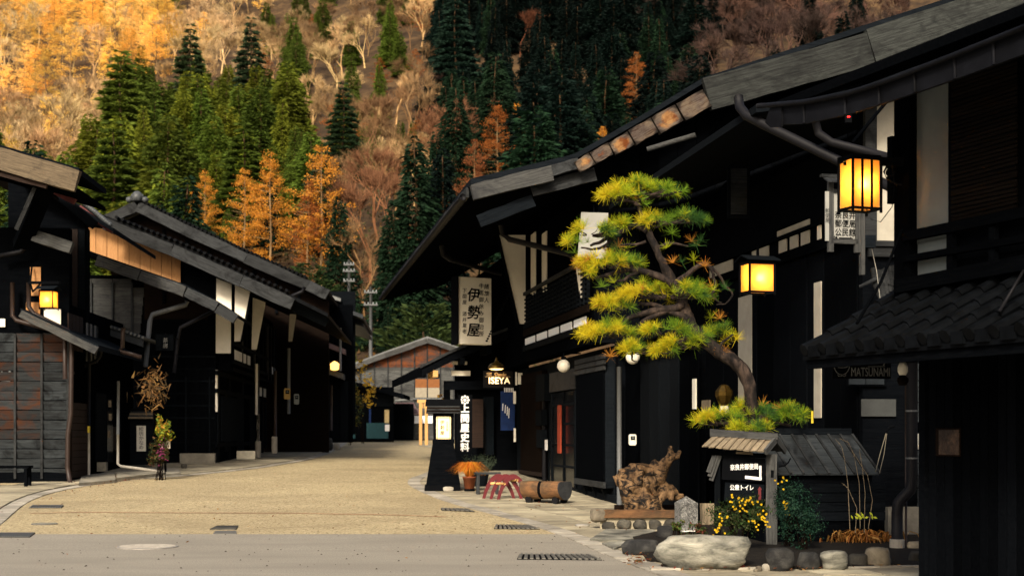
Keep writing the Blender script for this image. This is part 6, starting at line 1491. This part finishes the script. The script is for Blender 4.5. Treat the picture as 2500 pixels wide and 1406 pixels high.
# dark workshop in front of the barn
sh2 = root('workshop', gnd(W(905, 1066, 74)), 'low dark workshop with teal lower panels in front of the barn', 'shed')
V5 = 74.0
panel_v('wall', F0, V5 + .3, 848, 962, 945, 1080, .3, 'black', sh2)
extrude_roof('roof', F0, [F0.pv(838, 925, V5 - .5), F0.pv(900, 940, V5 - .5), F0.pv(986, 962, V5 - .5)], V5 - .6, V5 + 4, .22, 'black', sh2)
panel_v('frieze', F0, V5 - .02, 848, 960, 962, 992, .04, 'dark', sh2)
for a, c in ((848, 868), (895, 948)): panel_v('teal_panel', F0, V5 - .04, a, c, 1032, 1070, .05, 'teal', sh2)
panel_v('curtain', F0, V5 - .03, 939, 950, 1000, 1032, .03, 'curtain', sh2); panel_v('blue_post', F0, V5 - .04, 901, 906, 998, 1034, .04, 'indigo', sh2); panel_v('blue_post', F0, V5 - .04, 863, 868, 1000, 1034, .04, 'indigo', sh2)
panel_v('notice', F0, V5 - .1, 940, 951, 1036, 1052, .02, 'whitepaint', sh2)
panel_v('porch_wall', F0, V5 + 1.5, 958, 1010, 985, 1075, .2, 'black', sh2)
# new timber gate posts
gt = root('timber_gate', gnd(W(1035, 1072, 66)), 'pale new timber gate post pair with crossbar behind the lantern stand', 'gate')
for px in (1027, 1041): beam('post', gnd(W(px, 1072, 66), -.1), W(px, 982, 66), .12, .14, 'newwood', gt, up=(1, 0, 0))
beam('crossbar', W(1019, 979, 66), W(1046, 979, 66), .14, .13, 'newwood', gt)
for px in (1031, 1036): beam('strut', W(px, 982, 66), W(px, 996, 66), .05, .06, 'newwood', gt, up=(1, 0, 0))
# telegraph poles
for px, d_, y0, y1, lab in ((852, 92, 634, 1000, 'taller telegraph pole with three crossarms, left of the pair'), (905, 88, 700, 1000, 'shorter telegraph pole with two crossarms, right of the pair')):
    rt = root('telegraph_pole', gnd(W(px, 1060, d_), -.3), lab, 'pole'); pipe('pole', [gnd(W(px, 1060, d_), -.3), W(px, y0, d_)], [.15, .09], 'pipegrey', rt, 8)
    arms = [(y0 + 12, 13), (y0 + 28, 15), (y0 + 52, 14)] if px < 880 else [(y0 + 14, 16), (y0 + 44, 17)]
    for ya, w in arms:
        beam('crossarm', W(px - w, ya, d_ - .15), W(px + w, ya, d_ - .15), .08, .09, 'pipegrey', rt)
        for s in (-.85, -.35, .35, .85): MB().lathe(W(px + s * w, ya - 1.5, d_ - .15), [(.03, 0), (.05, .04), (.03, .10), (.015, .12)], 6).build('insulator', 'metalgrey', rt)
wr = root('power_lines', W(852, 660, 92), 'thin dark power lines strung between the two telegraph poles', 'wires')
for k, s in enumerate((-.8, .8)):
    a = W(852 + s * 15, 662, 91.8); c = W(905 + s * 15, 714, 87.8); pipe('wire', [a.lerp(c, t / 8) - Z * 1.2 * math.sin(math.pi * t / 8) for t in range(9)], .02, 'ink', wr, 4)
# yellow-leafed climber by the far houses
bush('persimmon_sapling', 'thin sapling with scattered yellow leaves beside the barn', W(885, 945, 70), (.9, .5, 1.6), 170, .13, [(.55, .32, .03), (.62, .40, .04), (.35, .22, .03)], cat='sapling', clumps=24)
bush('dark_climber', 'dark leafy climber at the end of the left row', W(852, 985, 66), (.6, .5, 1.2), 900, .10, [(.03, .05, .02), (.05, .07, .02), (.16, .13, .03)], cat='climber', clumps=24)
bush('yellow_twig_plant', 'sprig of orange yellow leaves above the lantern stand roof', W(1088, 970, 46), (.3, .3, .16), 120, .05, [(.6, .34, .03), (.5, .22, .03)], clumps=10)

# ------------------------------------------------------------------ road details
def disc(name, label, px, py, wpx, m, ridges, cat='manhole cover'):
    c = G(px, py); r = wpx / 2 / FPX * c.y; rt = root(name, gnd(c), label, cat)
    MB().lathe(gnd(c, -.02), [(r, 0), (r, .027), (r * .97, .030)], 40).build('rim', m, rt); b = MB()
    for k in range(-ridges, ridges + 1):
        y = k * r * .9 / ridges; w = math.sqrt(max(0, (r * .9) ** 2 - y * y)); b.box((c.x - w, c.y + y - r * .012, gz(c.y) + .010), (c.x + w, c.y + y + r * .012, gz(c.y) + .016))
    b.build('relief', m, rt)
M['lid'] = plain('worn_iron_lid', (.24, .225, .20), .6, metal=.2, amount=.25, scale=14)
M['lidgrey'] = plain('grey_iron_lid', (.12, .115, .10), .55, metal=.3, amount=.3, scale=14)
disc('manhole_cover', 'pale worn round manhole cover in the asphalt', 360, 1335, 148, 'lid', 7)
disc('manhole_cover', 'dark small round cover near the left kerb', 109, 1279, 64, 'lidgrey', 4)
def grate(name, label, pts, m, bars, cat='drain grate'):
    q = [G(*p) for p in pts]; rt = root(name, sum(q, Vector()) / 4, label, cat)
    MB().hexa([gnd(p, -.03) for p in q] + [gnd(p, .008) for p in q]).build('frame', 'cobble' if 'steel' in label else 'ink', rt)
    for k in range(bars):
        t0, t1 = (k + .15) / bars, (k + .75) / bars; a, b_ = q[0].lerp(q[1], t0), q[0].lerp(q[1], t1); c_, d_ = q[3].lerp(q[2], t1), q[3].lerp(q[2], t0)
        MB().hexa([gnd(p, .0085) for p in (a, b_, c_, d_)] + [gnd(p, .020) for p in (a, b_, c_, d_)]).build('bar', m, rt)
grate('drain_grate', 'steel drain grate at the left frame edge on the seam of asphalt', ((-40, 1312), (72, 1312), (86, 1302), (-30, 1302)), 'pipegrey', 22)
grate('drain_grate', 'thin steel grate along the left kerb', ((70, 1240), (150, 1240), (156, 1234), (80, 1234)), 'pipegrey', 12)
grate('drain_grate', 'dark grate crossing the right kerb in the asphalt', ((1262, 1366), (1470, 1368), (1440, 1356), (1268, 1354)), 'lidgrey', 14)
grate('drain_grate', 'dark narrow grate by the right kerb in the tan paving', ((1206, 1291), (1318, 1292), (1290, 1283), (1210, 1282)), 'lidgrey', 10)
grate('drain_grate', 'far dark grate at the right kerb', ((1078, 1246), (1160, 1249), (1140, 1243), (1076, 1241)), 'lidgrey', 7)
for k, (pts, lab) in enumerate(((((520, 1303), (578, 1303), (576, 1296), (526, 1296)), 'dark patched cover plate nearest the asphalt edge'), (((512, 1292), (576, 1293), (582, 1284), (530, 1284)), 'grey patched cover plate behind the dark one'))):
    q = [G(*p) for p in pts]; o = MB().hexa([gnd(p, -.03) for p in q] + [gnd(p, .008 + .003 * k) for p in q]).build('cover_plate', 'lidgrey' if k == 0 else 'cobble', None); tag(o, lab, 'cover plate')
# fallen leaves
b = MB(); cl_ = []
for px, py, n, sx, sy in ((250, 1180, 130, 45, 7), (300, 1172, 60, 50, 4), (178, 1205, 20, 14, 3), (105, 1221, 16, 12, 3), (1555, 1372, 90, 18, 8), (1690, 1397, 20, 40, 3), (1960, 1394, 26, 120, 3), (1330, 1240, 30, 40, 5), (1640, 1388, 14, 30, 4), (600, 1240, 60, 520, 45), (1000, 1250, 50, 250, 30), (860, 1078, 14, 20, 3), (1500, 1290, 24, 70, 12)):
    for _ in range(n): cl_.append((rj.gauss(px, sx), rj.gauss(py, sy)))
for px, py in cl_:
    if py < 1075 or py > 1402: continue
    p = gnd(G(px, py), .035 if px > 1150 or px < 440 else .006); leaf(b, p + Z * .012, Vector((rj.gauss(0, .4), rj.gauss(0, .4), 1)).normalized(), rj.uniform(.014, .032), rj.choice([(.14, .05, .02), (.22, .09, .03), (.08, .035, .02), (.30, .15, .04), (.16, .03, .02)]))
o = b.build('fallen_leaves', 'leaf', None, tint=True); tag(o, 'scattered brown fallen leaves on road and kerbs', 'leaves', kind='stuff')
b = MB()
for k in range(220):
    px, py = rj.uniform(0, 1500), rj.triangular(1085, 1400, 1395); p = gnd(G(px, py), .004); s = rj.uniform(.006, .014)
    b.add([p + Vector((-s, -s, 0)), p + Vector((s, -s * .7, 0)), p + Vector((s * .6, s, 0)), p + Vector((-s * .5, s * .8, 0)), p + Z * s * .8], [(0, 1, 4), (1, 2, 4), (2, 3, 4), (3, 0, 4)], 0, (.04, .03, .022))
o = b.build('road_grit', 'leaf', None, tint=True); tag(o, 'small dark grit and bits on the street', 'grit', kind='stuff')
# ------------------------------------------------------------------ wooded hillside
rt_ = random.Random(21)
def unit(v): return v.normalized()
def rv(): return Vector((rt_.gauss(0, 1), rt_.gauss(0, 1), rt_.gauss(0, 1))).normalized()
def trunk_mesh(name, h, r, bare_top=1.0, col=(.5, .42, .32)):
    b = MB(); pts = [Vector((.15 * math.sin(k * 1.3) * (k > 0), .12 * math.cos(k * 1.7) * (k > 0), h * bare_top * k / 5 - (.8 if k == 0 else 0))) for k in range(6)]
    b.tube(pts, [r * (1 - .82 * k / 5) for k in range(6)], 6); b.col = [col] * len(b.f); return b
def spray(b, p, o, L, w, droop, col, n=3):
    """a drooping frond: a few narrow leaf triangles fanning from one point"""
    s = o.cross(Z); s = s.normalized() if s.length > .1 else Vector((1, 0, 0))
    for k in range(n):
        t = (k - (n - 1) / 2) / max(1, n - 1) * 1.3; d = (o + s * t + Vector((rt_.gauss(0, .15), rt_.gauss(0, .15), rt_.gauss(0, .15)))).normalized()
        e = p + d * L * rt_.uniform(.7, 1.1) - Z * droop * L; m_ = p.lerp(e, .45) + Z * L * .06
        ww = d.cross(rv()).normalized() * w * .5; g_ = rt_.uniform(.65, 1.35); c_ = tuple(x * g_ for x in col)
        b.add([p, m_ + ww, e, m_ - ww], [(0, 1, 2, 3)], 0, c_)
def make_cedar(h, R0, n, pw, droop=.35, layered=False, start=.06, up=.15):
    b = MB()
    for k in range(n):
        t = start + (1 - start) * (1 - math.sqrt(rt_.random())) if True else 0
        if layered: t = round(t * 17) / 17 + rt_.gauss(0, .007)
        t = min(max(t, start), .995)
        rmax = R0 * (1 - t) ** pw * (1 + .22 * math.sin(t * 31 + 2.0 * math.sin(5 * t))) + .12; a = rt_.uniform(0, 2 * math.pi)
        lob = 1 + .22 * math.sin(3 * a + 9 * t) + .12 * math.sin(7 * a - 13 * t); r = rmax * lob * rt_.uniform(.45, 1.0)
        o = Vector((math.cos(a), math.sin(a), up)); p = Vector((math.cos(a) * r * .85, math.sin(a) * r * .85, h * t - (r * .25 if layered else 0) * .6))
        spray(b, p, o, (.36 + .075 * R0) * rt_.uniform(.6, 1.4) * (1.25 if layered else 1), .26, droop, (1, 1, 1), 3)
    return b
def make_larch(h, R0, n):
    b = MB()
    for k in range(95):
        t = .18 + .80 * rt_.random() ** .85; a = rt_.uniform(0, 6.28); rmax = R0 * (min(1, (1 - t) * 2.2)) ** .75 * rt_.uniform(.55, 1.08) * (1 if t > .35 else .8); base = Vector((0, 0, h * t)); tip = Vector((math.cos(a) * rmax, math.sin(a) * rmax, h * t + rmax * rt_.uniform(.0, .28)))
        for j in range(int(n / 95 * (.4 + rmax / R0))):
            u = rt_.uniform(.2, 1.0) ** .7; p = base.lerp(tip, u) + Vector((rt_.gauss(0, .28), rt_.gauss(0, .28), rt_.gauss(0, .22)))
            L = rt_.uniform(.22, .48); d = (rv() + Z * .5).normalized(); s = d.cross(rv()).normalized() * .095; g_ = rt_.uniform(.65, 1.3)
            b.add([p - s, p + d * L * .5 + s * .6, p + d * L, p - d * .02 + s], [(0, 1, 2, 3)], 0, (g_, g_ * rt_.uniform(.9, 1.05), g_))
    return b
def larch_trunk(h, R0):
    b = trunk_mesh('t', h * .97, .20, 1, (.42, .33, .22))
    for k in range(60):
        t = .12 + .85 * k / 60; a = rt_.uniform(0, 6.28); r = R0 * min(1, (1 - t) * 2.0) ** .75 * rt_.uniform(.5, .95); p0 = Vector((0, 0, h * t)); b.tube([p0, p0 + Vector((math.cos(a) * r, math.sin(a) * r, r * .18))], [.045, .012], 3, caps=False)
    b.col = [(.42, .33, .22)] * len(b.f); return b
def make_bare(h, spread, twn, vase=.55):
    tr = MB(); tw = MB(); tips = []
    def grow(p, d, L, r, lev):
        q_ = p + d * L * .5 + rv() * L * .06; e = q_ + (d + rv() * .12 + Z * .05).normalized() * L * .5
        tr.tube([p, q_, e], [r, r * .8, r * .6], 5 if lev < 2 else 3, caps=False)
        if lev >= 4: tips.append((e, d)); return
        for k in range(3 if lev < 3 else 2):
            nd = (d * (1.0 - .1 * lev) + rv() * spread + Z * .25).normalized(); grow(e if k else q_.lerp(e, .6), nd, L * rt_.uniform(.55, .8), r * .55, lev + 1)
    d0 = Vector((rt_.gauss(0, .08), rt_.gauss(0, .08), 1)).normalized(); grow(Vector((0, 0, -.5)), d0, h * .34, h * .013, 0)
    for e, d in tips:
        for k in range(twn):
            nd = (d + rv() * .75 + Z * .35).normalized(); p = e - d * rt_.uniform(0, h * .06); L = h * rt_.uniform(.05, .12); s = nd.cross(rv()).normalized() * .020; g_ = rt_.uniform(.5, 1.2)
            m_ = p + nd * L * .5 + rv() * L * .08; tw.add([p - s, p + s, m_ + s * .7, m_ - s * .7], [(0, 1, 2, 3)], 0, (g_, g_, g_)); tw.tri(m_ - s * .7, m_ + s * .7, m_ + (nd + rv() * .4).normalized() * L * .5, (g_, g_, g_))
    tr.col = [(.95, .92, .86)] * len(tr.f); return tr, tw
PROTO = {}
def proto(kind, trunk_mb, crown_mb):
    PROTO.setdefault(kind, []).append((trunk_mb.mesh('trunk', tint=True), crown_mb.mesh('crown', tint=True)))
for k in range(3): proto('cedar', trunk_mesh('t', 19, .28, 1, (.30, .22, .15)), make_cedar(20, 3.4 + .4 * k, 3300, .72, .40, up=.1))
for k in range(3): proto('hinoki', trunk_mesh('t', 13, .26, 1, (.30, .22, .15)), make_cedar(14.5, 3.7 + .4 * k, 3000, .62, .30, up=.2, start=.10))
for k in range(2): proto('fir', trunk_mesh('t', 19, .3, 1, (.28, .22, .16)), make_cedar(20, 5.2 + .6 * k, 3600, .85, .14, layered=True, up=.1))
for k in range(3): proto('larch', larch_trunk(20, 4.4), make_larch(20, 4.4 + .4 * k, 5200))
for k in range(4):
    tr, tw = make_bare(14, .58 + .06 * k, 30); proto('bare', tr, tw)
for k in range(2): proto('broad', trunk_mesh('t', 9, .25, 1, (.3, .24, .18)), make_cedar(11, 5.5, 1900, .5, .1, up=.7))
for kk, lst in PROTO.items():
    for tme, cme in lst:
        tme.materials.append(M['twig']); cme.materials.append(M['twig' if kk == 'bare' else 'tree'])
NAMES = {'cedar': 'cedar_tree', 'fir': 'fir_tree', 'larch': 'larch_tree', 'bare': 'bare_tree', 'broad': 'leafy_tree', 'hinoki': 'round_conifer_tree'}
counts = {}
def plant(kind, loc, s, col, label, group=None, tcol=None, sxy=1.0):
    k = rt_.randrange(len(PROTO[kind])); tme, cme = PROTO[kind][k]
    r = bpy.data.objects.new(NAMES[kind], None); r.empty_display_size = .5; S.collection.objects.link(r); r.location = loc; r.rotation_euler = (0, 0, rt_.uniform(0, 6.28)); r.scale = (s * sxy, s * sxy, s)
    tag(r, label, 'tree', group)
    for nm, me, c in (('trunk', tme, tcol or ((.24, .19, .14) if kind != 'bare' else col)), ('crown', cme, col)):
        o = bpy.data.objects.new(nm, me); S.collection.objects.link(o); o.parent = r; o.color = (c[0], c[1], c[2], 1)
    counts[kind] = counts.get(kind, 0) + 1
    return r
def hill_hit(px, py):
    d = 104.0
    while d < 640:
        p = W(px, py, d)
        if hz(p.x, p.y) >= p.z: return Vector((p.x, p.y, hz(p.x, p.y)))
        d += 1.0
    return None
def proj(p): return CX + p.x / p.y * FPX, HY - (p.z - CAMH) / p.y * FPX
BASEH = {'cedar': 20, 'fir': 20, 'larch': 20, 'bare': 14, 'broad': 11, 'hinoki': 14.5}
GOLD, ORNG, DORNG = (.92, .58, .12), (.58, .26, .034), (.30, .10, .022)  # GOLD, and TAN below, brightened to carry the hazy glow upper left
LGRN, MGRN, DGRN, DKG, BLG = (.145, .165, .015), (.078, .112, .014), (.010, .027, .012), (.0025, .0080, .0060), (.0040, .0125, .0090)  # DKG, BLG: shade of the right slope put into the crown colour
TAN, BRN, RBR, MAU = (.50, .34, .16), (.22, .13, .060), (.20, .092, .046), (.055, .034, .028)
# trees that stand out, by where they stand: crown axis, top and foot
hero = [('larch', 660, 360, 700, ORNG, 'tallest orange larch of the group above the left roofs'), ('larch', 500, 403, 640, ORNG, 'leftmost orange larch above the left roofs'), ('larch', 597, 404, 690, ORNG, 'orange larch just left of the tallest one'), ('larch', 785, 346, 720, ORNG, 'orange larch right of the tallest, over the roof end'), ('larch', 752, 430, 730, DORNG, 'small deep orange larch low beside the telegraph poles'),
        ('fir', 465, 55, 330, (.038, .062, .022), 'tall layered fir on the left, tip highest among green trees'), ('fir', 612, 40, 320, (.030, .052, .022), 'second tall fir right of the layered left one'), ('fir', 1112, -30, 290, (.014, .034, .022), 'broad dark fir at the top centre'), ('fir', 838, 195, 440, (.024, .046, .018), 'dark fir in the middle of the slope'), ('cedar', 858, 125, 330, MGRN, 'slim green cedar above the middle fir'),
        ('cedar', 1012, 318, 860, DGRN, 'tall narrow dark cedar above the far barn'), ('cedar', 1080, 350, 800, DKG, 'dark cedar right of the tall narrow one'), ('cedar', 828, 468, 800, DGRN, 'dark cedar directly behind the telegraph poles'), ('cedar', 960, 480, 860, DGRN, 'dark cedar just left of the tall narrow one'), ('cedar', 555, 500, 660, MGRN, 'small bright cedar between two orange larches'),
        ('larch', 1215, 250, 520, DORNG, 'rusty orange larch at the edge of the dark woods'), ('larch', 1160, 330, 600, (.24, .085, .030), 'brown orange larch below the rusty one'), ('larch', 1262, 240, 470, ORNG, 'bright orange larch against dark cedars'), ('larch', 1470, 300, 470, ORNG, 'orange larch top peeping over the inn roof'), ('larch', 1555, 120, 330, DORNG, 'small rusty tree amid the dark cedars'),
        ('bare', 905, 375, 700, RBR, 'reddish bare tree in the centre above the poles'), ('bare', 965, 340, 660, RBR, 'reddish bare tree right of centre'), ('bare', 890, 500, 800, BRN, 'round brown bare tree low in the centre'), ('bare', 1000, 130, 380, (.25, .155, .075), 'large bare tree with spreading branches below the broad fir'), ('bare', 760, 190, 380, (.33, .215, .10), 'tan bare tree in the middle of the slope left of the dark fir'),
        ('cedar', 690, 235, 480, LGRN, 'yellow green drooping cedar mid slope'), ('cedar', 720, 300, 520, MGRN, 'green cedar beside the drooping one'), ('cedar', 350, 250, 480, LGRN, 'yellow green cedar at the left edge of the evergreens'), ('larch', 172, 42, 250, GOLD, 'brightest golden larch high on the left'), ('larch', 1110, 440, 640, (.23, .09, .035), 'brown larch near the inn eave')]
HR = []
for kind, px, top, foot, col, lab in hero:
    p = hill_hit(px, foot)
    if p is None: continue
    HR.append((px, top, foot, p.y, (foot - top) * (.15 if kind in ('cedar', 'larch') else .24), .28 if kind == 'larch' else .35 if kind == 'bare' else .52))
    hgt = (foot - top) / FPX * p.y; plant(kind, p - Z * .5, hgt / BASEH[kind], col, lab, None, tcol=(.55, .46, .34) if kind == 'larch' else None, sxy=rt_.uniform(.9, 1.05))
def inpoly(x, y, poly):
    c = False; j = len(poly) - 1
    for i in range(len(poly)):
        xi, yi = poly[i]; xj, yj = poly[j]
        if (yi > y) != (yj > y) and x < (xj - xi) * (y - yi) / (yj - yi) + xi: c = not c
        j = i
    return c
EVG = [(60, 470), (150, 380), (250, 290), (330, 215), (410, 180), (520, 165), (650, 175), (720, 240), (780, 330), (800, 420), (640, 420), (440, 560), (150, 600)]
def jit_col(c, k=.32): 
    g_ = rt_.uniform(1 - k, 1 + k); return (c[0] * g_ * rt_.uniform(.92, 1.08), c[1] * g_, c[2] * g_)
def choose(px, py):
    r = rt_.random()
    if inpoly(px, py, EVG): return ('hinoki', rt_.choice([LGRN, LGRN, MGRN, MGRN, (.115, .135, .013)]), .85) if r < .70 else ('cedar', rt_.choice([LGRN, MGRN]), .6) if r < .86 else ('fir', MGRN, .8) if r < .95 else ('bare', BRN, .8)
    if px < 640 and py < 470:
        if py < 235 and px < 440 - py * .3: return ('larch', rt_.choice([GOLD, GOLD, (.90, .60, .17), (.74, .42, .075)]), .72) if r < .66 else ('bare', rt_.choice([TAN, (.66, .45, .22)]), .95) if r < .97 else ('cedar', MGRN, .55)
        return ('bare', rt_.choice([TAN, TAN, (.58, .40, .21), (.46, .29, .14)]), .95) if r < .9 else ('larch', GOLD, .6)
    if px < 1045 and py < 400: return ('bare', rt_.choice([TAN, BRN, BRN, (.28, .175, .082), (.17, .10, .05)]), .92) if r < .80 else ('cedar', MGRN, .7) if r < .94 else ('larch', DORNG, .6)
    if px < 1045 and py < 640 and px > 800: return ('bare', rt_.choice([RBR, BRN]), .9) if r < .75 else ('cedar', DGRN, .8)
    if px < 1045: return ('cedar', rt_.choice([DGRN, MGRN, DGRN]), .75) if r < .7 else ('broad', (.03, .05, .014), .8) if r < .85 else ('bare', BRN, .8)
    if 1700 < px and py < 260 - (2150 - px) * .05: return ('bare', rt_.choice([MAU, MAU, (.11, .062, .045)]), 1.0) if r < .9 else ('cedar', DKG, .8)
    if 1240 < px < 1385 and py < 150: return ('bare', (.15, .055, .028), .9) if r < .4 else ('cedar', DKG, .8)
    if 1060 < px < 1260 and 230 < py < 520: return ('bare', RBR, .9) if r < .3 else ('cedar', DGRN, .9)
    return ('cedar', rt_.choice([DKG, DKG, BLG, BLG, DGRN]), .74) if r < .55 else ('hinoki', rt_.choice([DKG, BLG, BLG, DGRN]), 1.0) if r < .97 else ('bare', MAU, .8)  # right slope: these are cedars, part of them in the round cypress form
GRP = {'cedar': ('evergreen cedar of the dense stand on the hillside', 'cedars on the hillside'), 'fir': ('layered fir among the cedars on the hillside', 'firs on the hillside'), 'larch': ('autumn larch with golden needles on the upper slope', 'larches on the upper slope'), 'bare': ('leafless brown twigged tree on the hillside', 'bare trees on the hillside'), 'broad': ('low leafy tree at the foot of the hill', 'leafy trees at the hill foot'), 'hinoki': ('round topped green cypress in the stand on the left slope', 'cypresses on the left slope')}
def word(kind, col, px):
    side = 'left' if px < 600 else 'middle' if px < 1045 else 'right'
    if kind == 'cedar':
        t = 'yellow green' if col[0] > .06 else 'mid green' if col[0] > .035 else 'dark green' if col[0] > .013 else 'blackish green'
        return '%s cedar in the evergreen stand on the %s of the hillside' % (t, side), '%s cedars, hillside %s' % (t, side)
    if kind == 'bare':
        t = 'pale tan' if col[0] > .31 else 'brown' if col[0] > .235 else 'reddish brown' if col[0] > .14 else 'mauve brown'
        return '%s leafless tree on the %s of the hillside' % (t, side), '%s bare trees, hillside %s' % (t, side)
    if kind == 'hinoki':
        t = 'yellow green' if col[0] > .075 else 'mid green' if col[0] > .03 else 'very dark green'
        return '%s round topped conifer in the stand on the %s slope' % (t, side), '%s cypresses, %s slope' % (t, side)
    if kind == 'larch': return 'golden autumn larch high on the %s of the slope' % side, 'golden larches, slope %s' % side
    return GRP[kind]
def hidden(px, ptop):                 # behind the roofs seen from the street mouth
    roof = interp([(-200, 380), (0, 395), (190, 450), (265, 540), (335, 495), (750, 685), (800, 720), (860, 820), (900, 850), (1047, 830), (1060, 590), (1150, 460), (1400, 395), (1716, 210), (2500, -40)], px)
    return ptop > roof + 6
cand = {}
y = 108.0
while y < 470:
    step = 5.4 + y * .0085; x = -.44 * y - 6; row = rt_.uniform(0, step)
    while x < .44 * y:
        xx = x + row + rt_.uniform(-.35, .35) * step; yy = y + rt_.uniform(-.4, .4) * step; p = Vector((xx, yy, hz(xx, yy))); px, pf = proj(p)
        kind, col, sc = choose(px, pf - 8.5 / yy * FPX)
        hgt = BASEH[kind] * sc * (rt_.uniform(.75, 1.15) if kind != 'hinoki' else rt_.uniform(.55, 1.3)); ptop = pf - hgt / yy * FPX
        for hx, ht, hf, hy, hw, hk in HR:
            lim = hf - hk * rt_.uniform(.5, 1.2) * (hf - ht)
            if abs(px - hx) < hw + 6 and yy < hy + 3 and ptop < lim < pf:
                hgt = min(hgt, (pf - lim) * yy / FPX); ptop = pf - hgt / yy * FPX
        if hgt < 1.6: x += step; continue
        if pf > -45 and -150 < px < 2200 and not hidden(px, ptop): cand.setdefault(kind, []).append((p, hgt, col, px))
        x += step
    y += step * .86
for kind, lst in cand.items():
    room = 299 - counts.get(kind, 0)
    print(kind, len(lst))
    if len(lst) > room: rt_.shuffle(lst); lst = lst[:room]
    for p, hgt, col, px in lst:
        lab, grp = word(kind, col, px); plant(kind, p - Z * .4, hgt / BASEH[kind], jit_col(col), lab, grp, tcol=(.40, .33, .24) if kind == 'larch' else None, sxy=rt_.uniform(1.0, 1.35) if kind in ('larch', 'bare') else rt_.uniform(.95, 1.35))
# undergrowth at the hill foot
b = MB()
for k in range(9000):
    yy = rt_.uniform(106, 190); xx = rt_.uniform(-.3 * yy, .0 * yy + 4); p = Vector((xx, yy, hz(xx, yy) + abs(rt_.gauss(0, .7)))); d = (rv() + Z).normalized(); s = d.cross(rv()).normalized() * .16; g_ = rt_.uniform(.5, 1.3)
    c_ = rt_.choice([(.03, .045, .014), (.05, .055, .018), (.10, .055, .02), (.16, .085, .03)]); b.add([p - s, p + d * .35 + s * .5, p + d * .8, p + s], [(0, 1, 2, 3)], 0, tuple(q_ * g_ for q_ in c_))
M['under'] = leafmat('undergrowth_leaf', .8, .2)
tag(b.build('undergrowth', 'under', None, tint=True), 'low tangled undergrowth along the foot of the hill', 'undergrowth', kind='stuff')
print('trees', counts, 'objects', len(S.objects))
